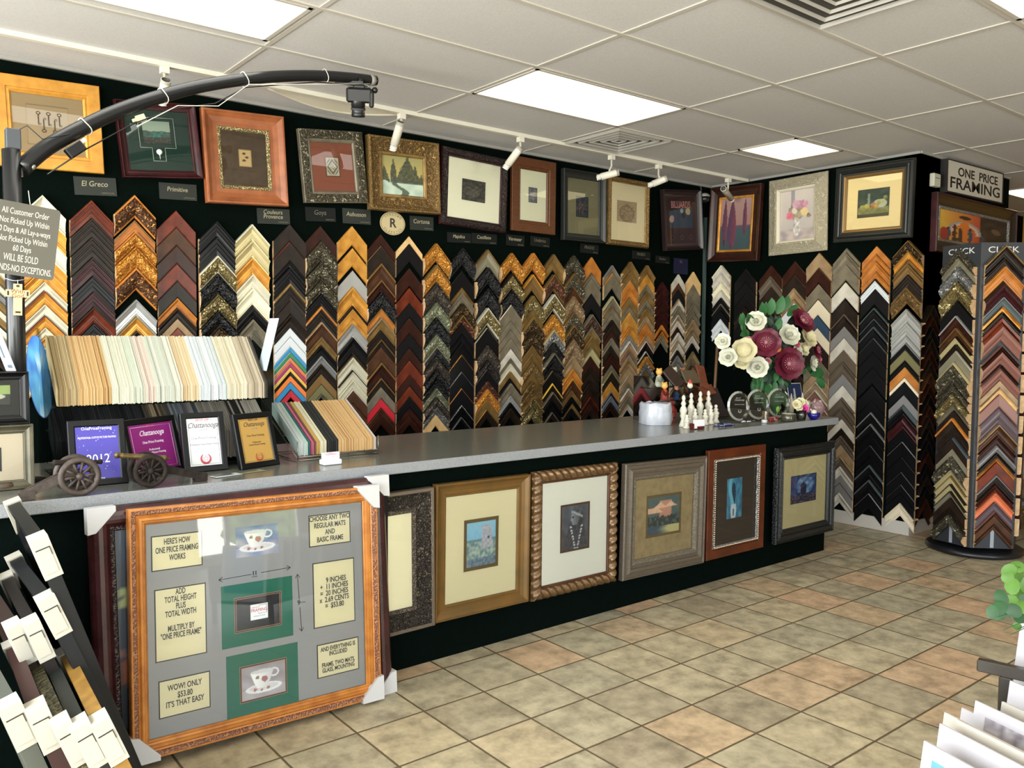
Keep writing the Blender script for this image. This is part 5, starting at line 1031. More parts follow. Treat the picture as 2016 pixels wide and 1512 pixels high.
# small frames stacked at the far left
PL = .0
def small(label, x0, x1, z0, z1, Y, w_, m_, art, op, mh, im=None):
    P = V((x0, Y, z0)); fnp = [V((x0, Y, z1)), V((x1, Y, z1)), V((x1, Y, z0)), V((x0, Y, z0))]; it_ = iter(fnp)
    return picture_frame(label, [(0, 0)] * 4, lambda *_: next(it_), w_, .03, (m_, m_, m_), 'scoop', art, op, mh=mh, im=im)
xa = at(65, 900, Y=3.44).x
ofm = mat('olive_silver_frame', '57523f', .4, .3, 'noise', '3d3a2c', 15, .1)
small('olive-silver frame with cream mat standing on the counter at far left', xa - .30, xa + .0, TOPZ + .001, 1.183, 3.44, .032, ofm, lambda u, v: (14, 14, 14), (.3, .2, .72, .72), 'c6b9a4')
def p_green(u, v): return hx('8ea15c') if v > .52 else (hx('b9b6a6') if ell(u, v, .62, .42, .3, .16) < 1 else hx('1f211f'))
small('black frame with green and grey print resting on top of olive frame', xa - .33, at(56, 780, Y=3.47).x, 1.1845, 1.372, 3.475, .030, blkf, p_green, (.1, .3, .9, .86), '202122')
P = at(16, 690, Y=3.47); M = base(V((P.x, 3.47, 1.374)), V((.94, 0, -.02)).normalized(), V((-.30, 0, .95)).normalized(), V((0, -1, 0)))
t = thing('white_ruler_box', 'white printed plastic strip leaning beside the black post', 'plastic strip', (P.x, 3.47, 1.374)); mb = MB(M); mb.bbox((-.008, 0, 0), (.024, .15, .008), .002); obj('strip', mb, mat('pale_plastic', 'b9bcc0', .4), t); mb = MB(M); mb.box((.0, .05, .0081), (.005, .11, .0085)); mb.box((.002, .012, .0081), (.016, .024, .0085)); obj('printed_mark', mb, mat('blue_grey_print', '5a6a7c', .5), t)
P = at(6, 962, Z=TOPZ); t = thing('leather_ornament', 'round brown leather ornament with bent strap on the counter at far left', 'ornament', P)
lth = mat('brown_leather', '4b3a2a', .6, 0, 'noise', '35281c', 30, .2)
mb = MB(); mb.lathe([(.001, 0), (.04, .001), (.048, .012), (.040, .026), (.001, .030)], P, 24); obj('disc', mb, lth, t)
mb = MB(); mb.tube([P + V((.03, 0, .028)), P + V((.036, 0, .055)), P + V((.022, 0, .078)), P + V((-.02, 0, .09))], .005, 8); obj('strap', mb, lth, t)

# ------------------------------------------------------------------ large frames leaning against the counter
orw = mat('orange_gold_moulding', 'b5742f', .32, .15, 'noise', '97591f', 20, .05)
pk = mat('pebbled_gold', '9c6a48', .45, .15, 'cell', '6e4630', 160, .8)
def tri_protector(t, M, x, y, sx, sy, m_, s=.085, z=.045):
    mb = MB(M); pts = [(x - sx * .006, y - sy * .006), (x + sx * s, y - sy * .006), (x + sx * s, y + sy * .012), (x + sx * .02, y + sy * s * .95), (x - sx * .006, y + sy * s)]
    if sx * sy < 0: pts = pts[::-1]
    mb.prism(pts, -.004, z); obj('corner_protector', mb, m_, t)
# mahogany frame behind
cwh = mat('white_cardboard', 'b4b3b1', .7)
P0 = V((0, 3.045, 0)); nrm = V((0, -1, .07)).normalized()
fb = lambda x, y: atp(x, y, P0, nrm)
mhm = mat('mahogany_gloss', '3a1a1c', .25, 0, 'noise', '28100f', 12, .04)
TL, TR, BR = fb(163, 1004), fb(748, 936), fb(774, 1363)
BL = fb(232, 1530); BL.z = BR.z = .001
BL = V((TL.x + .02, P0.y, .001))
it_ = iter([TL, TR, BR, BL])
t, M, W, H, q = picture_frame('large glossy mahogany frame leaning behind the orange one, with dark floral print', [(0, 0)] * 4, lambda *_: next(it_), .085, .04, (mhm, mhm, mat('dark_bead', '5c4c44', .4, .2, 'cell', '241a18', 170, 1.)), 'round', p_orchid, None)
for x, y, sx, sy in ((0, H, 1, -1), (W, H, -1, -1), (W, 0, -1, 1)): tri_protector(t, M, x, y, sx, sy, cwh)
# black frame edge behind both
mb = MB(); mb.box((.72, 3.105, .001), (1.79, 3.128, .012)); mb.box((.72, 3.105, .88), (1.79, 3.128, .902)); mb.box((.72, 3.105, .012), (.74, 3.128, .88)); mb.box((1.77, 3.105, .012), (1.79, 3.128, .88))
tag(obj('empty_black_frame', mb, blkf, loc=(.72, 3.11, 0)), 'thin black frame squeezed between mahogany frame and counter front', 'picture frame')
P0 = V((0, 2.985, 0)); nrm = V((0, -1, .085)).normalized()
ff = lambda x, y: atp(x, y, P0, nrm)
TL, TR, BR, BL = ff(240, 1004.4), ff(727, 955.5), ff(752, 1367), ff(263.5, 1497)
dz = -min(BL.z, BR.z) + .002
BLz = [TL, TR, BR, BL]; it_ = iter(BLz)
c, u, v, n, W, H = corners([(0, 0)] * 4, lambda *_: next(it_))
low = min((c + u * (W/2 * s_) - v * H / 2).z for s_ in (-1, 1)); c = c + V((0, 0, max(0, .003 - low)))
P = c - u * W / 2 - v * H / 2; M = base(P, u, v, n); Mi = M.inverted()
t = thing('price_display_frame', 'large orange-gold framed board explaining one price framing, leaning on the counter', 'framed display', P + u * W / 2)
mb = MB(M); w_ = .062; sweep(mb, W, H, [(0, 0, 0), (0, .03, 0), (.003, .034, 0), (.008, .034, 1), (.022, .032, 1), (.025, .026, 0), (.030, .024, 0), (.036, .030, 0), (.044, .030, 0), (.047, .022, 0), (.053, .021, 0), (.057, .014, 0), (.062, .010, 0)]); obj('moulding', mb, [orw, pk], t)
mb = MB(M); mb.box((.004, .004, 0), (W - .004, H - .004, .003)); obj('backing', mb, mat('frame_backing', '4a3b2a', .8), t)
mb = MB(M); mb.quad((.05, .05, .006), (W - .05, .05, .006), (W - .05, H - .05, .006), (.05, H - .05, .006)); obj('mat_board', mb, mat('display_grey', '8f8d8c', .8), t)
def loc(x, y): p = Mi @ atp(x, y, P, n); return p.x, p.y
def lrect(pts):
    l = [loc(*p) for p in pts]; x0 = (l[0][0] + l[3][0]) / 2; x1 = (l[1][0] + l[2][0]) / 2; y1 = (l[0][1] + l[1][1]) / 2; y0 = (l[2][1] + l[3][1]) / 2; return x0, y0, x1, y1
cmx_ = mat('cream_card', 'cfc5a2', .75); brd = mat('dark_card_edge', '2c2a26', .6)
for pts, s_, f_ in (([(294.7,1055),(396,1045.7),(398.3,1111.3),(298,1126.6)], "HERE'S HOW\nONE PRICE FRAMING\nWORKS", .56), ([(300,1162.2),(401,1146),(409.2,1282.4),(307.3,1306)], 'ADD\nTOTAL HEIGHT\nPLUS\nTOTAL WIDTH\n\nMULTIPLY BY\n"ONE PRICE FRAME"', .62),
    ([(309.3,1342),(411.3,1318.9),(414.5,1389.7),(313.3,1416.4)], "WOW! ONLY\n$53.80\nIT'S THAT EASY", .53), ([(604.3,1015.3),(686.4,1006),(689.7,1066),(608.7,1078)], 'CHOOSE ANY TWO\nREGULAR MATS\nAND\nBASIC FRAME', .52),
    ([(610.4,1109.6),(692.5,1097),(700.6,1219.7),(619.7,1238)], '   9 INCHES\n+  11 INCHES\n=  20 INCHES\nx  2.69 CENTS\n=  $53.80', .5), ([(620.9,1269),(702.6,1253.3),(706.7,1315.6),(625,1335.9)], 'AND EVERYTHING IS\nINCLUDED\n\nFRAME, TWO MATS,\nGLASS, MOUNTING', .5)):
    x0, y0, x1, y1 = lrect(pts); mb = MB(M); mb.box((x0, y0, .006), (x1, y1, .0072)); e = .004; mb.mi = 1; mb.box((x0 + e, y0 + e, .0072), (x1 - e, y1 - e, .0078)); o = obj('text_card', mb, [brd, cmx_], t)
    nl = s_.count('\n') + 1; hh = y1 - y0; ww = x1 - x0; sz = min(hh / (nl * 1.12), .029); mxl = max(len(q_) for q_ in s_.split('\n')); sx_ = min(.8, ww * .93 / (mxl * sz * .62))
    # sub-part lettering
    cu_ = text(t, s_, M, (x0 + x1) / 2, y0 + hh * f_ + sz * (nl - 1) * .02, sz, ldk, sx_, z=.0082, bold=.0006, line=.88 if nl > 4 else 1.)
grn = mat('green_mat', '1f6350', .8); gd_ = mat('copper_line', 'a07458', .5)
for k, (pts, ip) in enumerate((([(430.7,1157),(570.3,1131.9),(578.4,1248),(439.6,1279.2)], [(457,1179.2),(550,1161),(555,1227),(462.7,1248.8)]), ([(440.8,1295.4),(580.4,1262.2),(590.1,1376.7),(449.7,1418)], [(468,1314.8),(559.8,1291.7),(566.3,1360),(473.2,1386.4)]))):
    x0, y0, x1, y1 = lrect(pts); mb = MB(M); mb.box((x0, y0, .006), (x1, y1, .0085)); obj('green_mat', mb, grn, t)
    a0, b0, a1, b1 = lrect(ip); mb = MB(M); mb.box((a0, b0, .0085), (a1, b1, .0088)); mb.mi = 1; mb.box((a0 + .002, b0 + .002, .0088), (a1 - .002, b1 - .002, .009)); mb.mi = 0; mb.box((a0 + .006, b0 + .006, .009), (a1 - .006, b1 - .006, .0091)); obj('inner_mat', mb, [gd_, brd], t)
    if k == 0:
        mb = MB(M); mb.box((a0 + .008, b0 + .008, .0091), (a1 - .008, b1 - .008, .0094)); obj('black_panel', mb, mat('black_panel', '151314', .6), t)
        cx_, cy_ = loc(508.4, 1202.7); mb = MB(M); mb.bbox((cx_ - .034, cy_ - .029, .0094), (cx_ + .034, cy_ + .029, .0104), .0004); obj('logo_label', mb, mat('white_card', 'dcdcdc', .5), t)
        text(t, 'FRAMING', M, cx_, cy_ + .006, .0175, mat('logo_red', 'b02c38', .5), .85, z=.0107); text(t, 'ONE PRICE', M, cx_ - .014, cy_ + .0175, .006, lrd, 1, z=.0107); text(t, 'SUPPLIES, 877-6160', M, cx_, cy_ - .016, .006, lgy, .9, z=.0107)
        mb = MB(M)
        for a, b_ in (((0, .02), (0, .024)), ((0, .024), (.029, .024)), ((.029, .024), (.029, -.007)), ((.029, -.007), (-.003, -.007)), ((-.003, -.007), (-.003, -.003))): mb.tube([(cx_ + a[0], cy_ + a[1], .0106), (cx_ + b_[0], cy_ + b_[1], .0106)], .0006, 4)
        obj('logo_bracket', mb, ldk, t)
    else: paint('teacup_print', t, M, a0 + .008, b0 + .008, a1 - .008, b1 - .008, .0094, p_cup(), 70, 56)
x0, y0, x1, y1 = lrect([(461.8,1039.6),(546,1028.7),(546.8,1087),(463.9,1099)]); paint('teacup_photo', t, M, x0, y0, x1, y1, .0066, p_cup('5a6a94', 'a8505e'), 70, 56)
am = mat('arrow_black', '222224', .6)
for a, b_ in (((429.5, 1141.6), (570.3, 1116.5)), ((584, 1129.9), (592.6, 1242))):
    A = V(loc(*a) + (.0068,)); B = V(loc(*b_) + (.0068,)); d_ = (B - A).normalized(); s_ = V((-d_.y, d_.x, 0)); mb = MB(M); m1 = A.lerp(B, .44); m2 = A.lerp(B, .58)
    for p_, q_ in ((A, m1), (m2, B), (A, A + d_*.014 + s_*.009), (A, A + d_*.014 - s_*.009), (B, B - d_*.014 + s_*.009), (B, B - d_*.014 - s_*.009)): mb.tube([p_, q_], .0012, 5)
    obj('arrow', mb, am, t)
x_, y_ = loc(500, 1128); text(t, '11', M, x_, y_, .020, am, 1, bold=.001, z=.0068); text(t, 'inches', M, x_, y_ - .012, .009, am, 1, z=.0068)
x_, y_ = loc(587, 1186); text(t, '9', M, x_, y_, .024, am, 1, bold=.001, z=.0068); text(t, 'inches', M, x_ + .016, y_, .009, am, 1, z=.0068)
mb = MB(M); mb.quad((.055, .055, .012), (W - .055, .055, .012), (W - .055, H - .055, .012), (.055, H - .055, .012)); obj('glass', mb, gls, t)
for x, y, sx, sy in ((W, H, -1, -1), (W, 0, -1, 1), (0, 0, 1, 1)): tri_protector(t, M, x, y, sx, sy, cwh, .09, .042)

# ------------------------------------------------------------------ framed pictures stacked on the floor at the left, leaning left
ccr = mat('cream_cardboard', 'aaa596', .7, spec=.2)
def stack_frame(label, far, near, Ht, mcol, low=None, wd=.05, dep=.032, theta=.33):
    A = at(*far, Z=Ht); B = at(*near, Z=Ht)
    if A.y > 3.10: A = at(*far, Y=3.10)
    h = (B - A); Wd = h.length; h.normalize()
    hor = V((0, 0, 1)).cross(h); hor = hor if hor.x > 0 else -hor      # pointing away from the lean (right)
    if low:
        best = None
        for k in range(5, 60):
            th = math.radians(k); Lk = (Ht - .001) / math.cos(th); p = pj(B + (hor * math.sin(th) - V((0, 0, math.cos(th)))) * min(Lk, .3)); q_ = pj(B)
            s1 = math.atan2(p[0] - q_[0], p[1] - q_[1]); s2 = math.atan2(low[0] - q_[0], low[1] - q_[1])
            if best is None or abs(s1 - s2) < best[0]: best = (abs(s1 - s2), th)
        theta = best[1]
    dn = (hor * math.sin(theta) - V((0, 0, math.cos(theta)))); L_ = (Ht - .004) / math.cos(theta)
    up_ = -dn; n_ = h.cross(up_)      # local x from far to near
    if n_.x < 0: pass
    P = A + dn * L_; M = base(P, h, up_, n_)
    t = thing('packed_frame', label, 'framed picture', P + h * Wd / 2, 'packed frames leaning in a stack at bottom left')
    mb = MB(M); W, H = Wd, L_; s_ = 1
    sweep(mb, W, H, [(0, -dep/2, 0), (0, dep/2, 0), (wd * .3, dep * .55, 0), (wd, dep * .2, 0), (wd, -dep/2, 0)]); mb.add([(0, 0, -dep/2), (W, 0, -dep/2), (W, H, -dep/2), (0, H, -dep/2)], [(0, 1, 2, 3)]); obj('moulding', mb, mcol, t)
    mb = MB(M); mb.box((wd * .9, wd * .9, -dep * .4), (W - wd * .9, H - wd * .9, -dep * .2)); obj('backing', mb, mat('brown_paper', '5b4a36', .8), t)
    for cx_, sg in ((0, 1), (W, -1)):
        mb = MB(M); e = .005; lo_x, hi_x = sorted((cx_ - sg * e, cx_ + sg * .045)); r = dep / 2 + .006
        # folded cardboard cap with chamfered back
        z0, z1 = -r, r
        pts = [(lo_x, H + e), (hi_x, H + e), (hi_x, H - .06), (lo_x, H - .115)] if sg < 0 else [(lo_x, H + e), (hi_x, H + e), (hi_x, H - .115), (lo_x, H - .06)]
        pts = [(cx_ - sg * e, H + e), (cx_ + sg * .06, H + e), (cx_ - sg * e + sg * .018, H - .105), (cx_ - sg * e, H - .115)]
        if sg > 0: pts = pts[::-1]
        mb.prism(pts, z0, z1)
        k_ = cx_ - sg * (e + .0004); mb.box((min(k_, k_ - sg * .002), H - .10, -r * .7), (max(k_, k_ - sg * .002), H - .025, r * .78)); obj('corner_protector', mb, ccr, t)
        mb = MB(M); kk = cx_ - sg * (e + .003); mb.box((min(kk, kk - sg * .0008), H - .0285, -r * .7), (max(kk, kk - sg * .0008), H - .0255, r * .78)); mb.box((min(kk, kk - sg * .0008), H - .05, -r * .74), (max(kk, kk - sg * .0008), H - .0255, -r * .66)); obj('cap_slot', mb, mat('slot_shadow_gap', '2a2620', .9), t)
    return t
g_ = mat('grey_black_frame', '131516', .45, spec=.3); stack_frame('tall black packed frame with cream corner caps, rightmost and highest of the stack', (22, 985), (76, 1062), .955, mat('satin_black_frame', '0d0e0f', .4, spec=.3), (118, 1160), dep=.035)
stack_frame('black packed frame with grey corner cap, second highest of the stack', (24, 1093), (91, 1180), .79, g_, (128, 1255), dep=.034)
stack_frame('dark packed frame with white cap between second highest and maroon frames', (8, 1130), (62, 1228), .72, mat('dark_brown_frame', '1d1815', .45, spec=.3), (100, 1310), dep=.03)
stack_frame('dark brown packed frame with white cap at the left edge', (-40, 1130), (28, 1236), .70, mat('umber_frame', '2c201a', .45, spec=.3), (64, 1320), dep=.03)
gld = mat('golden_wood_frame', '9a7434', .4, .2, 'noise', '7c5a24', 30, .1)
stack_frame('golden packed frame with cream caps, rightmost of the lower row', (124, 1276), (198, 1424), .58, gld, (226, 1480), dep=.033)
stack_frame('charcoal green packed frame with cream caps, beside the golden one', (93, 1288), (158, 1432), .575, mat('charcoal_green', '20221e', .45, spec=.3), (188, 1490), dep=.033)
stack_frame('narrow olive carved packed frame with cream caps in the lower row', (60, 1288), (122, 1428), .575, mat('olive_carved', '5f5a38', .4, .2, 'cell', '38351f', 90, .8), (152, 1490), dep=.03)
stack_frame('maroon-brown packed frame with cream caps in the lower row', (20, 1262), (72, 1398), .60, mat('maroon_brown_frame', '38231f', .45, spec=.3), (108, 1480), dep=.036)
stack_frame('slate packed frame with rounded white cap, leftmost of the lower row', (-50, 1262), (20, 1392), .61, mat('slate_frame', '4c4f45', .45), (60, 1480), dep=.038)

# ------------------------------------------------------------------ things on the counter, right end
def top(x, y): return at(x, y, Z=TOPZ)
# white wrapped parcel
P = top(1303, 838); t = thing('wrapped_parcel', 'white translucent wrapped parcel at the left end of the figurine display', 'parcel', P)
M = Matrix.Translation(P + V((.05, .10, 0))) @ Matrix.Rotation(-.42, 4, 'Z'); mb = MB(M); mb.smooth = True
vs = []; fs = []; nn_ = 24
for j in range(7):
    for k in range(nn_):
        a = 2 * PI * k / nn_; ca, sa = math.cos(a), math.sin(a); e = lambda q_: math.copysign(abs(q_) ** .6, q_); tz = j / 6
        r = 1 - .12 * abs(tz - .4) - .05 * math.sin(k * 3 + j); vs.append((.095 * e(ca) * r, .10 * e(sa) * r, .0 + .135 * tz + .008 * math.sin(k * 2.3) * tz))
for j in range(6):
    for k in range(nn_): fs.append((j*nn_+k, j*nn_+(k+1) % nn_, (j+1)*nn_+(k+1) % nn_, (j+1)*nn_+k))
mb.add(vs, fs); mb.smooth = False; mb.f.append([6*nn_+k for k in range(nn_)]); mb.m.append(0); mb.sm.append(False); obj('wrapping', mb, mat('plastic_wrap', 'b9bcc2', .25, 0, 'noise', 'a0a4ac', 18, .3), t)
# clear figurine display
dsp = thing('acrylic_display', 'clear sloping acrylic display case with small figurines on the counter', 'display case', top(1345, 836) + V((0, .2, 0)))
D0 = top(1345, 836) + V((.05, .05, 0)); dx0, dx1, dy0, dy1 = D0.x - .10, D0.x + .30, D0.y + .02, D0.y + .34
mb = MB()
for x in (dx0, dx1): mb.add([(x, dy0, TOPZ + .001), (x, dy1, TOPZ + .001), (x, dy1, TOPZ + .30), (x, dy0 + .18, TOPZ + .30), (x, dy0, TOPZ + .12)], [(0, 1, 2, 3, 4)])
mb.v = mb.v[:5]; mb.f = mb.f[:1]; mb.m = mb.m[:1]; mb.sm = mb.sm[:1]; obj('side_panel', mb, ac, dsp)
mb = MB(); x = dx1; mb.add([(x, dy0, TOPZ + .001), (x, dy1, TOPZ + .001), (x, dy1, TOPZ + .30), (x, dy0 + .18, TOPZ + .30), (x, dy0, TOPZ + .12)], [(0, 1, 2, 3, 4)]); obj('side_panel', mb, ac, dsp)
mb = MB(); mb.quad((dx0, dy0, TOPZ + .12), (dx1, dy0, TOPZ + .12), (dx1, dy0 + .18, TOPZ + .30), (dx0, dy0 + .18, TOPZ + .30)); obj('sloping_front', mb, ac, dsp)
for i, (y, z) in enumerate(((dy0 + .06, .14), (dy0 + .16, .22))): mb = MB(); mb.box((dx0, y, TOPZ + z), (dx1, y + .10, TOPZ + z + .004)); obj('shelf', mb, ac, dsp)
def figurine(label, P, h, body, head, extra=None, group='small painted figurines in the clear display'):
    t = thing('figurine', label, 'figurine', P, group); r = h * .2
    mb = MB(); mb.lathe([(.001, 0), (r * 1.1, 0), (r * 1.15, h * .08), (r, h * .3), (r * .75, h * .55), (r * .35, h * .64), (.001, h * .65)], P, 14)
    for s_ in (-1, 1): mb.tube([P + V((s_ * r * .6, -.0, h * .52)), P + V((s_ * r * 1.25, -r * .4, h * .36)), P + V((s_ * r * .5, -r * 1.05, h * .3))], [r * .3, r * .26, r * .2], 7)
    obj('body', mb, body, t)
    mb = MB(); mb.ball(P + V((0, 0, h * .8)), r * .95, 12, (1, .95, 1)); mb.ball(P + V((0, -r * .85, h * .78)), r * .22, 6)
    for s_ in (-1, 1): mb.ball(P + V((s_ * r * .75, 0, h * .95)), r * .32, 7, (1, .6, 1))
    obj('head', mb, head, t)
    if extra: mb = MB(); mb.lathe([(.001, h * .98), (r * .9, h * .96), (r * .7, h * 1.02), (r * .3, h * 1.15), (.001, h * 1.2)], P, 10); obj('hat', mb, extra, t)
    return t
hon = mat('honey_paint', 'c99a4c', .5); crf = mat('cream_paint', 'c9c3ac', .5); redp = mat('red_paint', 'a8382c', .5); bluep = mat('blue_paint', '46609c', .5); brnp = mat('brown_paint', '8a5a38', .5); blkp = mat('black_paint', '25221f', .5)
sy = dy0 + .10
for lab, px_, z, h, b_, hd, ex in (('honey bear figurine with cream dress, left end of top shelf', 1297, .226, .125, crf, hon, None), ('cream winged angel figurine on the top shelf', 1326, .226, .13, crf, crf, None), ('brown bear figurine in green skirt, right end of top shelf', 1345, .226, .125, mat('green_paint', '5a6a4c', .5), brnp, None),
     ('honey bear figurine in red skirt on the lower shelf', 1308, .145, .12, redp, hon, None), ('small blue-dressed figurine at the middle of lower shelf', 1331, .145, .09, bluep, brnp, None), ('black and yellow figurine with red hat, right on lower shelf', 1358, .145, .11, blkp, crf, redp)):
    yy = sy if z < .2 else dy0 + .21; X_ = at(px_, 780, Y=yy).x; figurine(lab, V((min(max(X_, dx0 + .03), dx1 - .03), yy, TOPZ + z)), h, b_, hd, ex)
t = figurine('thin red figurine standing between parcel and white figurines', top(1322, 822) + V((0, .0, 0)), .14, redp, redp, None, 'loose red figurine')
# white carved figurines
wf = mat('white_porcelain', 'c6c1b0', .35)
for k, (x, y, h) in enumerate(((1345, 840, .20), (1360, 836, .205), (1378, 831, .205), (1394, 829, .205), (1352, 843, .085), (1368, 838, .11), (1399, 835, .125), (1409, 832, .12), (1388, 836, .10))):
    P = top(x, y); t = thing('white_figurine', ('tall' if h > .15 else 'short') + ' white carved figurine in the cluster behind the red card box', 'figurine', P, ('tall' if h > .15 else 'short') + ' white carved figurines'); r = .018 if h > .15 else .017
    mb = MB(); mb.lathe([(.001, 0), (r * 1.5, 0), (r * 1.4, h * .05), (r, h * .16), (r * .75, h * .24), (r * 1.15, h * .34), (r * 1.0, h * .42), (r * 1.35, h * .5), (r * 1.1, h * .58), (r * .6, h * .66), (r * .95, h * .72), (r * .6, h * .79), (r * .4, h * .82), (r * .7, h * .88), (r * .55, h * .96), (.001, h)], P, 12)
    for s_ in (-1, 1): mb.ball(P + V((s_ * r * 1.1, -.004, h * .52)), r * .45, 7)
    obj('body', mb, wf, t)
# red card box
P = top(1377, 845); t = thing('red_card_box', 'dark red box holding white business cards in front of the white figurines', 'card holder', P); M = Matrix.Translation(P) @ Matrix.Rotation(-.1, 4, 'Z')
mb = MB(M); mb.bbox((-.045, -.0, 0), (.045, .04, .036), .002); obj('box', mb, mat('oxblood', '4e1715', .35), t)
mb = MB(M); mb.box((-.042, -.0012, .018), (.042, .012, .058)); mb.box((-.042, -.0012, .006), (-.02, 0, .02)); obj('card_stack', mb, mat('white_card', 'dcdcdc', .5), t)
# blue and white plate
P = top(1430, 838); t = thing('blue_white_plate', 'flat blue and white printed dish lying at the counter edge', 'dish', P)
mb = MB(); mb.smooth = True; mb.lathe([(.001, 0), (.07, 0), (.085, .006), (.086, .008), (.07, .004), (.001, .003)], (0, 0, 0), 28); mb.v = [V((P.x + p.x * 1.15, P.y + p.y * .55 + .02, P.z + p.z)) for p in mb.v]
obj('dish', mb, mat('blue_china', 'b4b8c4', .2, 0, 'cell', '26347c', 35, 0), t)
# leather sample rack
P = top(1405, 829); lr = thing('leather_sample_rack', 'clear rack fanned with brown leather corner samples behind the white figurines', 'display rack', P + V((.1, .12, 0)))
L0 = top(1420, 829) + V((0, .10, 0)); cog = mat('cognac_leather', '6e3a24', .45, 0, 'noise', '54291a', 30, .15); cho = mat('chocolate_leather', '33211a', .4, 0, 'noise', '241610', 30, .1)
mb = MB(); mb.add([L0 + V((-.16, 0, 0)), L0 + V((.16, 0, 0)), L0 + V((.2, .16, .34)), L0 + V((-.2, .16, .34))], [(0, 1, 2, 3)]); obj('sloping_panel', mb, ac, lr)
for lab, dx, dz, w_, h_, rot, mm_ in (('dark chocolate leather corner sample, leaning left at rack top', -.13, .19, .085, .12, .45, cho), ('khaki-brown leather sample behind the tall cognac one', -.02, .20, .11, .08, 0, mat('khaki_leather', '4e4230', .5)), ('tall cognac leather sample standing highest in the rack', .055, .17, .06, .15, -.3, cog), ('wide cognac leather sample across the rack middle', .05, .13, .16, .06, .1, cog),
        ('red-brown leather sample at the rack left middle', -.07, .13, .10, .09, -.5, mat('redbrown_leather', '6b2a1c', .45)), ('tan leather sample below the wide cognac one', .0, .10, .09, .06, .25, mat('tan_leather', '8a5638', .45)), ('black-brown leather tube sample at rack lower middle', -.01, .03, .055, .13, -.25, cho), ('large espresso leather panel at rack lower right', .10, .01, .13, .18, -.05, mat('espresso_leather', '231a19', .45))):
    dz *= 1.22; dx = dx * 1.3 - .03; w_ *= 1.35; h_ *= 1.25; k_ = dz / .33; p = L0 + V((dx, .16 * k_ - .02, dz)); u = V((math.cos(rot), 0, 0)) + V((0, .5, .86)) * math.sin(rot); u.normalize(); v = (V((-math.sin(rot), 0, 0)) + V((0, .5, .86)) * math.cos(rot)).normalized(); n_ = u.cross(v)
    M = base(p, u, v, n_); mb = MB(M); mb.bbox((-w_/2, 0, -.006), (w_/2, h_, .008), .003); mb.bbox((-w_/2, 0, .008), (w_/2, h_ * .25, .013), .002)
    tag(obj('leather_sample', mb, mm_, loc=p), lab, 'leather sample', 'brown leather corner samples')
# crystal oval awards
crys = glassmat('crystal', (.78, .79, .77), 1., .08); etch = mat('etched_lettering', '8d8b85', .5); cedge = mat('crystal_edge', '9c9a90', .12, .3)
for i, (bl, x0, x1, y0, y1, lab) in enumerate((((1446, 833), 1437, 1474, 770, 829, 'left oval crystal award with faceted edge'), ((1484, 829), 1474, 1513, 766, 826, 'middle oval crystal award with faceted edge'), ((1520, 826), 1515, 1552, 764, 822, 'right oval crystal award, partly behind the glass candle holders'))):
    B = top((x0 + x1) / 2, y1 + 2); a_ = at(x0, y1 - 28, Y=B.y); b_ = at(x1, y1 - 28, Y=B.y); W = (b_ - a_).length; H = (at((x0+x1)/2, y0, Y=B.y) - B).z
    yaw = -.35; u = V((math.cos(yaw), math.sin(yaw), 0)); v = V((0, .06, 1)).normalized(); n_ = u.cross(v); P = B.copy(); M = base(P, u, v, n_); t = thing('crystal_award', lab, 'award', P, 'oval crystal awards on the counter'); rx, ry = W * .43, H / 2 - .004
    el = lambda s_: [(rx * s_ * math.cos(k * PI / 10) , ry + .008 + ry * s_ * math.sin(k * PI / 10)) for k in range(20)]
    mb = MB(M); mb.prism(el(.86), -.008, .008); obj('crystal_disc', mb, crys, t)
    mb = MB(M); a0, a1 = el(.86), el(1.)
    for z0, z1 in ((.008, -.001), (-.008, .001)): mb.add([(x, y, z0) for x, y in a0] + [(x, y, z1) for x, y in a1], [(k, (k+1) % 20, 20 + (k+1) % 20, 20 + k) for k in range(5, 16)])
    obj('faceted_edge', mb, cedge, t)
    mb = MB(M); mb.add([(x, y, .008) for x, y in a0] + [(x, y, -.001) for x, y in a1], [(k, (k+1) % 20, 20 + (k+1) % 20, 20 + k) for k in list(range(0, 5)) + list(range(16, 20))]); obj('clear_bevel', mb, crys, t)
    mb = MB(M); mb.bbox((-rx * .8, 0, -.025), (rx * .8, .008, .03), .002); obj('base', mb, crys, t)
    text(t, 'Best of', M, -.01, ry * 1.62, .012, etch, 1, .3, z=.0084); text(t, 'Chattanooga', M, 0, ry * 1.48, .017, etch, .85, .3, z=.0084); text(t, 'One Price Framing', M, 0, ry * 1.18, .010, etch, .95, z=.0084); wreath(t, M @ Matrix.Translation((0, 0, .008)), 0, ry * .75, .011, etch)
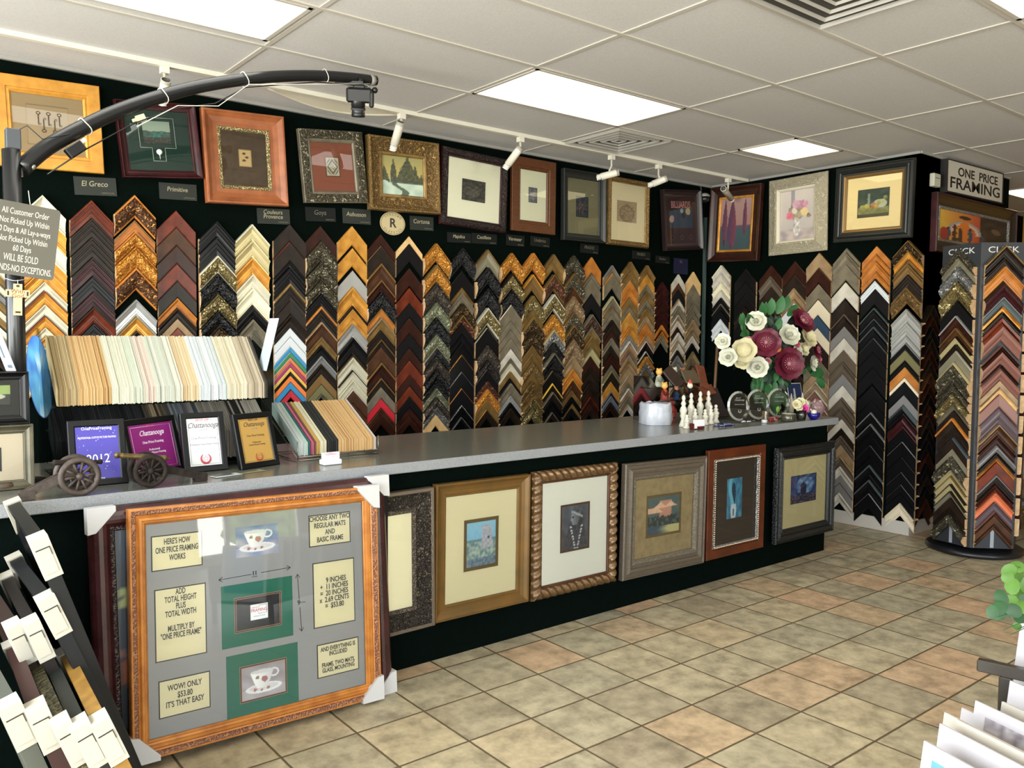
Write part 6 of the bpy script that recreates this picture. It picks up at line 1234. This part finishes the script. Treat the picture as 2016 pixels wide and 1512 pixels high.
# glass candle holders, jars, bowls
P = top(1512, 832); t = thing('glass_block', 'small clear glass block with tealight beside the crystal awards', 'candle holder', P); mb = MB(Matrix.Translation(P)); mb.bbox((-.018, 0, 0), (.022, .035, .075), .002); obj('block', mb, crys, t); mb = MB(); mb.lathe([(.001, 0), (.018, 0), (.02, .02), (.016, .022), (.001, .02)], P + V((-.04, .0, 0)), 14); obj('tealight_cup', mb, mat('pearl_glass', 'b9bab8', .15), t)
P = top(1528, 829); t = thing('patterned_strip', 'small red and grey patterned box between glass block and candle jar', 'box', P); mb = MB(Matrix.Translation(P)); mb.bbox((-.05, .01, 0), (.04, .03, .028), .002); obj('body', mb, mat('red_grey_print', '8b8787', .4, 0, 'cell', '8a2c24', 28, 0), t)
P = top(1552, 829); t = thing('candle_jar', 'dark olive glass candle jar on the counter edge', 'candle', P); mb = MB(); mb.lathe([(.001, 0), (.045, 0), (.048, .008), (.048, .045), (.044, .05), (.044, .04), (.001, .038)], P, 20); obj('jar', mb, mat('olive_glass', '3a3828', .12), t); mb = MB(); mb.lathe([(.044, .052), (.044, .046), (.03, .045)], P, 20); obj('rim', mb, mat('brass_rim', 'b9b39c', .25), t)
P = top(1577, 826); ros = thing('rose_glass', 'small glass holding cream roses and one pink rose', 'flower glass', P); mb = MB(); mb.lathe([(.001, .002), (.03, .0), (.034, .03), (.036, .065), (.034, .065), (.031, .03), (.027, .006), (.001, .006)], P, 16); obj('glass', mb, crys, ros)
def rose(t, name, c, r, m_, n_=V((-.6, -.75, .3)), pet=5, rings=3, open_=1.):
    n_ = n_.normalized(); a_ = n_.orthogonal().normalized(); b_ = n_.cross(a_); mb = MB(); mb.smooth = True
    for q_ in range(rings):
        rr_ = r * (1 - .28 * q_); tilt = (.25 + .5 * q_) / open_
        for k in range(pet):
            th = 2 * PI * (k + .5 * (q_ % 2)) / pet + c.x * 9; rad = a_ * math.cos(th) + b_ * math.sin(th); tan = n_.cross(rad); vs = []
            for i in range(5):
                s_ = i / 4; out = rad * math.cos(tilt * (.4 + .6 * s_)) + n_ * math.sin(tilt * (.4 + .6 * s_)); wd = rr_ * .62 * math.sin(PI * (.12 + .80 * s_)) ** .7
                for j in (-1, -.5, 0, .5, 1): vs.append(c + out * rr_ * s_ + tan * wd * j + n_ * (.10 * rr_ * (j * j) + .06 * rr_ * q_ + .03 * rr_ * math.sin(9 * j + 5 * s_ + k)))
            mb.add(vs, [(i*5+j, i*5+j+1, (i+1)*5+j+1, (i+1)*5+j) for i in range(4) for j in range(4)])
    return obj(name, mb, m_, t)
wpet = mat('white_petal', 'd3d2c2', .6, 0, 'noise', 'bebea6', 20, .1); cpet = mat('cream_petal', 'd1c9a4', .6, 0, 'noise', 'bcb388', 15, .1); bpet = mat('burgundy_petal', '6d1730', .5, 0, 'noise', '4a0c1f', 12, .1); ppet = mat('pink_petal', 'c23a86', .5); stm = mat('stamen_pink', 'b4747c', .6); lf = mat('leaf_green', '2e6a34', .5, 0, 'noise', '1d4a24', 8, .1); lf2 = mat('dark_leaf', '1c3a24', .55, 0, 'noise', '12281a', 8, .1); lfl = mat('light_leaf', '6f9c3a', .5)
for dx, dz, m_, nm, r in ((-.045, .105, cpet, 'cream_rose', .034), (.0, .12, cpet, 'cream_rose', .032), (.04, .105, cpet, 'cream_rose', .034), (-.02, .085, cpet, 'cream_rose', .03), (.015, .075, ppet, 'pink_rose', .034)): rose(ros, nm, P + V((dx, .01 - (.02 if nm[0] == 'p' else 0), dz)), r, m_)
P = top(1540, 826); t = thing('leaf_sprig', 'single light green leaf sprig in a tiny pot left of rose glass', 'plant', P + V((0, .05, 0))); mb = MB(); mb.tube([P + V((0, .05, .001)), P + V((0, .04, .05))], .002, 5); mb.v += []; mb.ball(P + V((0, .035, .068)), .022, 10, (1, .25, 1)); obj('leaf', mb, lfl, t)
P = top(1602, 826); t = thing('cobalt_bowl', 'cobalt blue glass bowl with white candle at the counter end', 'bowl', P + V((0, .0, 0))); mb = MB(); mb.lathe([(.001, 0), (.02, .0), (.036, .018), (.044, .045), (.042, .045), (.033, .02), (.001, .01)], P, 20); obj('bowl', mb, mat('cobalt_glass', '12126a', .1), t); mb = MB(); mb.lathe([(.001, .012), (.018, .02), (.02, .06), (.012, .068), (.001, .068)], P, 14); obj('candle', mb, wf, t)
P = top(1616, 819); t = thing('cellophane_bundle', 'crumpled pinkish cellophane bundle at the far end of the counter', 'gift wrap', P); mb = MB(); mb.ball(P + V((0, .03, .055)), .06, 18, (1, .8, .95)); mb.v = [p + (p - P).normalized() * .02 * noise.noise(p * 45) for p in mb.v]; mb.v = [V((p.x, p.y, max(p.z, TOPZ))) for p in mb.v]; mb.sm = [False] * len(mb.sm); obj('cellophane', mb, mat('pink_cellophane', '9a7f80', .15, .2), t)
for k, (x, y) in enumerate(((1557, 800), (1579, 798))):
    P = top(x, y + 12) + V((0, .0, 0)); t = thing('glue_bottle', ('left' if k == 0 else 'right') + ' white squeeze bottle with pointed tip behind the rose glass', 'bottle', P, 'white squeeze bottles'); mb = MB(); mb.lathe([(.001, 0), (.02, 0), (.021, .01), (.021, .085), (.012, .10)], P, 14); obj('bottle', mb, wf, t); mb = MB(); mb.lathe([(.013, .10), (.011, .108), (.006, .13), (.001, .145)], P, 12); obj('nozzle', mb, wf, t)
P = top(1580, 806); M = base(P + V((-.05, .07, 0)), V((1, -.1, 0)).normalized(), V((0, .2, 1)).normalized(), V((0, -1, .2)).normalized()); t = thing('photo_print', 'small propped blue wedding photo behind the squeeze bottles', 'photo', P + V((-.05, .07, 0))); mb = MB(M); mb.box((-.004, 0, -.003), (.16, .205, 0)); obj('border', mb, wp, t)
paint('photo', t, M, 0, .004, .155, .2, .0006, lambda u, v: hx('b9b7b0') if abs(u - .45) < .07 + .1 * (.6 - v) and v < .8 else (hx('1d2c50') if v > .4 else hx('8d8f8c')), 24, 28)
P = top(1600, 812); t = thing('white_mug', 'small white mug partly hidden behind the roses and bowl', 'mug', P + V((0, .06, 0))); mb = MB(); mb.lathe([(.001, 0), (.03, 0), (.033, .02), (.033, .085), (.030, .085), (.029, .01), (.001, .008)], P + V((0, .06, 0)), 16); obj('cup', mb, wf, t); mb = MB(); mb.tube([P + V((.03, .05, .07)), P + V((.055, .04, .065)), P + V((.055, .04, .035)), P + V((.031, .05, .02))], .004, 6); obj('handle', mb, wf, t)

# ------------------------------------------------------------------ flower arrangement
FY_ = 3.60; fl = lambda x, y, d=0: at(x, y, Y=FY_ + d)
base_ = top(1530, 808); base_.y = FY_ + .02; base_.x = fl(1530, 800).x
ar = thing('flower_arrangement', 'tall silk flower arrangement of white roses and burgundy magnolias', 'flowers', base_)
mb = MB(); mb.lathe([(.001, 0), (.06, 0), (.05, .015), (.035, .05), (.05, .12), (.065, .18), (.07, .2), (.062, .2), (.045, .12), (.001, .11)], base_, 20); obj('vase', mb, mat('dark_vase', '2a2018', .3), ar)
mb = MB(); rr = random.Random(11)
cen = fl(1530, 700)
def leaf(mb, p, d, L_, w_, n_=None):
    d = d.normalized(); s_ = d.cross(V((-.6, -.8, .1))).normalized(); n_ = s_.cross(d); vs = []
    for i in range(6):
        t_ = i / 5; ww = w_ * math.sin(PI * min(1, .06 + t_ * .94)) ** .8; c = p + d * L_ * t_ - n_ * L_ * .22 * t_ * t_
        vs += [c - s_ * ww + n_ * ww * .3, c, c + s_ * ww + n_ * ww * .3]
    mb.smooth = True; mb.add(vs, [(i*3+j, i*3+j+1, (i+1)*3+j+1, (i+1)*3+j) for i in range(5) for j in range(2)])
def frond(mb, p, d, L_, w_):
    d = d.normalized(); s_ = d.cross(V((-.6, -.8, .1))).normalized(); n_ = int(L_ / .0085)
    for i in range(n_):
        t_ = i / n_; c = p + d * L_ * t_ - V((0, 0, 1)) * L_ * .15 * t_ * t_; ww = w_ * math.sin(PI * (.1 + .88 * t_))
        for k in (-1, 1): leaf(mb, c, s_ * k + d * .35, ww, .0034)
    mb.tube([p, p + d * L_ * .5 - V((0, 0, L_ * .04)), p + d * L_ - V((0, 0, L_ * .15))], .0018, 5)
for (x, y, dx, dz, L_) in ((1476,640,-.5,.35,.10),(1470,655,-.8,-.1,.09),(1485,668,-.7,-.5,.09),(1500,625,-.4,.6,.10),(1460,640,-.5,.8,.07),(1550,622,.5,.6,.10),(1562,628,.7,.3,.09),(1530,618,.1,1,.11),(1540,612,.3,1,.1),(1515,620,-.2,1,.1),(1600,730,.8,-.2,.10),(1608,745,.6,-.7,.09),(1596,738,.9,.2,.10),(1588,722,.6,-.4,.1),(1505,770,-.3,-.8,.11),(1520,780,.1,-1,.12),(1500,755,-.8,-.2,.09),(1540,775,.3,-.9,.1),(1490,750,-.6,.1,.09),(1528,765,0,-.8,.1),(1512,758,-.5,-.5,.09),(1535,660,.4,.4,.08),(1540,670,.6,.2,.07),(1526,650,.2,.8,.08),(1498,680,-.6,.2,.07)):
    p = fl(x, y, -.03 + rr.uniform(-.02, .03)); leaf(mb, p, V((dx, -.35, dz)), L_ * 1.25, L_ * .34); leaf(mb, p + V((.02, .01, .02)), V((dx + .3, -.2, dz - .3)), L_, L_ * .28)
mb.mi = 1
for k in range(190):
    a = rr.uniform(0, 2*PI); r = rr.uniform(.02, .27); mb.mi = 1 if k % 3 else 0; p = cen + V((r * math.cos(a), rr.uniform(-.06, .08), r * math.sin(a) * .85)); leaf(mb, p, V((math.cos(a), rr.uniform(-.6, .2), math.sin(a))), rr.uniform(.06, .10), .022)
for k in range(16):
    a = rr.uniform(.2, PI - .2); p = cen + V((0, .04, -.05)); e = p + V((math.cos(a) * .2, -.02, math.sin(a) * .2)); mb.tube([base_ + V((0, 0, .15)), p, e], .003, 5)
mb.mi = 0
frond(mb, fl(1500, 745, -.03), V((-.55, -.2, -.62)), .20, .04); frond(mb, fl(1488, 740, -.02), V((-.3, -.2, -.75)), .17, .035); frond(mb, fl(1466, 660, 0), V((-.35, -.1, .9)), .15, .024)
for k in range(22): mb.ball(fl(rr.choice((1518, 1528, 1585)) + rr.uniform(-7, 7), rr.choice((706, 700, 715)) + rr.uniform(-9, 9), -.05), .005, 5)
mb.mi = 2; leaf(mb, fl(1548, 648, -.02), V((.35, -.3, .55)), .16, .035)
obj('foliage', mb, [lf, lf2, mat('black_leaf', '14150f', .5)], ar)
for x, y, r, m_, nm, pt, rg, op in ((1488, 634, .060, wpet, 'white_rose', 6, 4, 1), (1552, 661, .066, wpet, 'white_rose', 6, 4, 1), (1491, 723, .062, wpet, 'white_rose', 6, 4, 1), (1597, 715, .052, wpet, 'white_rose', 5, 4, 1), (1434, 703, .052, wpet, 'white_rose', 5, 4, 1), (1424, 672, .045, wpet, 'white_rose', 5, 3, 1), (1568, 693, .042, wpet, 'white_rose', 5, 3, 1),
                      (1466, 690, .070, cpet, 'cream_magnolia', 5, 2, 1), (1462, 712, .045, cpet, 'cream_magnolia', 4, 2, 1), (1588, 665, .068, cpet, 'cream_magnolia', 5, 2, 1), (1580, 688, .045, cpet, 'cream_magnolia', 4, 2, 1),
                      (1507, 675, .085, bpet, 'burgundy_magnolia', 6, 2, 1.5), (1578, 633, .080, bpet, 'burgundy_magnolia', 6, 2, 1.5), (1551, 716, .095, bpet, 'burgundy_magnolia', 7, 2, 1.5), (1604, 690, .055, bpet, 'burgundy_magnolia', 5, 2, 1.2),
                      (1473, 670, .026, stm, 'pink_bud', 4, 3, .6), (1511, 711, .026, stm, 'pink_bud', 4, 3, .6), (1568, 678, .026, mat('rose_pink_petal', 'b8566c', .5), 'pink_bud', 4, 3, .6), (1612, 708, .028, mat('rose_pink_petal', 'b8566c', .5), 'pink_bud', 4, 3, .6), (1527, 685, .035, mat('orange_petal', 'c27a34', .5), 'orange_lily', 5, 1, 1.4)):
    c = fl(x, y, -.10 if m_ is bpet or r > .06 else -.08); d_ = (c - cen); o = rose(ar, nm, c, r * (1.28 if r > .04 else 1.15), m_, V((d_.x * 2 - .45, -.9, d_.z * 1.6 + .15)), pt, rg, op)
    if m_ is bpet:
        n_ = V((d_.x * 2 - .45, -.9, d_.z * 1.6 + .15)).normalized(); a_ = n_.orthogonal().normalized(); b_ = n_.cross(a_); mb = MB(); mb.ball(c + n_ * .018, r * .17, 8)
        for k in range(14):
            a = k * 2 * PI / 14; e = c + n_ * .03 + (a_ * math.cos(a) + b_ * math.sin(a)) * r * .42; mb.tube([c + n_ * .01, e], .0014, 4); mb.ball(e, .004, 5)
        o2 = obj('stamens', mb, stm, ar)
# wooden stick and pale strip behind the flowers
mb = MB(); a_ = at(1412, 682, Y=4.2); b_ = at(1402, 752, Y=4.05); b_.z = .96; b_.y = 4.03; mb.tube([a_, b_], .012, 4); tag(obj('wooden_stick', mb, mat('stick_wood', '7c5c44', .6), loc=b_), 'reddish-brown wooden stick standing behind the leather sample rack', 'wooden stick')

# ------------------------------------------------------------------ print bin at the lower right
BZ = .52; e0 = at(1821, 1458, Z=BZ); ddir = (at(1900, 1502, Z=BZ) - e0); ddir.normalize(); back = V((-ddir.y, ddir.x, 0)); back = back if back.x > 0 else -back
bn = thing('print_browser', 'low dark metal browsing bin filled with matted prints at bottom right', 'display bin', e0 + back * .3 + ddir * .25 - V((0, 0, BZ)))
mtl = mat('dark_bin_metal', '2c2825', .35, .3); O_ = e0 + back * .02 - ddir * .01; O_.z = 0
def bp(a, b_, z): return O_ + back * a + ddir * b_ + V((0, 0, z))
mb = MB(base(O_, back, ddir, back.cross(ddir))); sg = 1 if back.cross(ddir).z > 0 else -1
z_ = lambda q_: q_ * sg
def bbox_(mb, a0, a1, b0, b1, z0, z1): z0, z1 = sorted((z_(z0), z_(z1))); mb.box((a0, b0, z0), (a1, b1, z1))
bbox_(mb, -.03, .95, .0, .62, .14, .16); obj('bin_floor', mb, mtl, bn)
mb = MB(base(O_, back, ddir, back.cross(ddir))); bbox_(mb, -.045, -.03, 0, .62, .14, .36); bbox_(mb, -.03, .95, .62, .635, .14, .38); bbox_(mb, .95, .965, 0, .62, .14, .46); obj('bin_side', mb, mtl, bn)
for a, b_ in ((-.03, .02), (-.03, .6), (.93, .02), (.93, .6)): mb = MB(base(O_, back, ddir, back.cross(ddir))); bbox_(mb, a - .012, a + .012, b_ - .012, b_ + .012, 0, .14); obj('leg', mb, mtl, bn)
r0 = at(1925, 1296, Z=.56); r1 = at(2080, 1330, Z=.56); dr = (r1 - r0).normalized(); mb = MB(); M = base(r0, dr, V((-dr.y, dr.x, 0)), V((0, 0, 1))); mb.M = M; mb.bbox((0, -.015, -.035), (.55, .015, 0), .003); obj('top_rail', mb, mat('worn_metal', '4a4640', .3, .6), bn)
mb = MB(M); mb.bbox((.058, -.015, -.24), (.092, .015, -.036), .003); mb.bbox((.058, -.015, -.555), (.092, .015, -.24), .003); obj('rail_post', mb, mat('worn_metal', '4a4640', .3, .6), bn)
wm1 = mat('print_mat_white', 'b2aeb0', .8, spec=.2); wm2 = mat('print_mat_cream', 'b2ab9e', .8, spec=.2)
prints = [((1821,1458), 0, 'sea'), ((1852,1424), 0, None), ((1861,1402), 1, None), ((1885,1416), 1, None), ((1895,1393), 0, None), ((1922,1379), 0, 'grey'), ((1974,1381), 1, None), ((1990,1340), 0, None), ((2012,1218), 0, None)]
for k, ((x, y), cm_, art) in enumerate(prints):
    A = at(x, y, Z=BZ + (-.035 if k == 4 else (.01 if k % 2 else 0))) if k < 8 else at(x, y, Z=.66)
    v = (V((0, 0, 1)) + back * .14).normalized(); Wp = .46; Hp = (A.z - .165) / v.z; P = A - v * Hp; n_ = ddir.cross(v); M = base(P, ddir, v, n_)
    lab = {0: 'front matted print with blue sea edge in the browsing bin', 5: 'matted print with grey stone picture in the browsing bin'}.get(k, 'white matted print standing in the browsing bin')
    t = thing('matted_print', lab, 'print', P, 'matted prints in the browsing bin'); mb = MB(M); mb.box((0, 0, -.0035), (Wp, Hp, .0035)); obj('mat_board', mb, wm2 if cm_ else wm1, t)
    sd = 1 if n_.x < 0 else -1
    if art:
        fnc = (lambda u, v_: mixc(hx('5a90b8'), hx('244a6c'), 1.2 * (1 - v_) + .2 * nz_(u, v_, 8))) if art == 'sea' else (lambda u, v_: mixc(hx('a9a3a6'), hx('6c666c'), nz_(u * 2, v_, 14) + .4))
        x0_ = .03 if art == 'sea' else .035
        paint('picture', t, M, x0_, .05, Wp - .03, Hp - (.034 if art == 'sea' else .03), sd * .0038, fnc, 30, 30)
# trailing plant at the right edge
pc = at(2135, 1200, Y=.95); pt_ = thing('potted_plant', 'bright green trailing leaves of a potted plant at the right edge', 'plant', (pc.x, pc.y, 0))
mb = MB(); mb.lathe([(.001, 0), (.16, 0), (.16, .02), (.03, .03), (.03, pc.z - .14), (.12, pc.z - .13), (.12, pc.z - .12), (.001, pc.z - .12)], (pc.x, pc.y, 0), 20); obj('pedestal', mb, mtl, pt_)
mb = MB(); mb.lathe([(.001, -.12), (.05, -.12), (.07, 0), (.06, 0), (.001, -.02)], pc, 18); obj('pot', mb, mat('terracotta', '6a4030', .7), pt_)
mb = MB(); rr = random.Random(5); pl_ = mat('bright_leaf', '47701a', .5, 0, 'noise', '345614', 10, .1); pd = mat('deep_leaf', '1d4a20', .5, 0, 'noise', '143414', 10, .1)
for (x, y, s_, mi) in ((2003,1112,22,0),(1990,1127,24,0),(2010,1140,26,0),(1998,1155,26,0),(1984,1135,18,0),(2005,1172,28,0),(1988,1182,26,0),(2010,1195,24,0),(1976,1176,24,1),(1968,1192,22,1),(1982,1200,24,1),(1958,1206,20,1),(1996,1205,24,1),(1972,1212,20,1),(2012,1218,22,1),(2004,1232,14,0),(2024,1150,30,0),(2028,1185,30,1)):
    c = at(x, y, Y=.93 + rr.uniform(-.03, .03)); a = rr.uniform(0, 2*PI); n_ = V((-.7, -.6, rr.uniform(0, .8))).normalized(); a_ = n_.orthogonal().normalized(); b_ = n_.cross(a_); r = s_ / 1636 * 2.3 * .62
    mb.mi = mi; mb.smooth = True; rot = rr.uniform(0, 6.28); pts = []
    for k in range(12):
        t_ = 2 * PI * k / 12; rad = r * (1 + .25 * math.cos(t_) - .1 * math.cos(2 * t_)); pts.append(c + (a_ * math.cos(t_ + rot) + b_ * math.sin(t_ + rot)) * rad - n_ * r * .25)
    mb.add([c] + pts, [(0, 1 + k, 1 + (k+1) % 12) for k in range(12)])
obj('leaves', mb, [pl_, pd], pt_)
mb = MB()
for x, y in ((1975, 1240), (1990, 1250), (1960, 1215), (2004, 1115), (2002, 1240)): q_ = at(x, y, Y=.93); mb.tube([pc + V((0, 0, -.01)), pc.lerp(q_, .5) + V((0, 0, .02)), q_], .0015, 4)
obj('stems', mb, pd, pt_)
# low shelf and leaning lengths beyond the carousel
c = at(2012, 985, X=7.1); sh = thing('low_shelf', 'low grey-topped shelf at the right edge behind the carousel', 'shelf', (c.x + .5, c.y - .1, 0))
mb = MB(); mb.box((c.x - .05, c.y - .45, c.z - .03), (c.x + 1.1, c.y + .25, c.z)); obj('shelf_top', mb, mat('grey_shelf', '6c6c72', .4), sh)
for a, b_ in ((-.03, -.43), (-.03, .21), (1.06, -.43), (1.06, .21)): mb = MB(); mb.box((c.x + a, c.y + b_, 0), (c.x + a + .03, c.y + b_ + .03, c.z - .03)); obj('leg', mb, mtl, sh)
for k, (col, lab) in enumerate((('8a6a42', 'brown moulding length leaning under the low shelf'), ('b9b0a4', 'white moulding length leaning under the low shelf'))):
    mb = MB(); a_ = V((c.x + .10 + .12 * k, c.y - .15, .004)); b_ = a_ + V((-.11, .14, c.z - .08)); mb.tube([a_, b_], .02, 4); tag(obj('moulding_length', mb, mat('length_' + col, col, .5), loc=a_), lab, 'moulding length')
for k, (x, z0, z1, col, lab) in enumerate(((.06, 0, .16, '7a5a40', 'brown box of frame parts on the low shelf'), (.02, .161, .34, 'a9a190', 'pale frame stack resting above the brown box'))):
    mb = MB(); mb.bbox((c.x + x, c.y - .25, c.z + z0 + .001), (c.x + x + .5, c.y + .1, c.z + z1), .006); tag(obj('storage_box', mb, mat('box_' + col, col, .6, 0, 'noise', '5a4a3a', 8, .1), loc=(c.x + .3, c.y, c.z + z0)), lab, 'box')
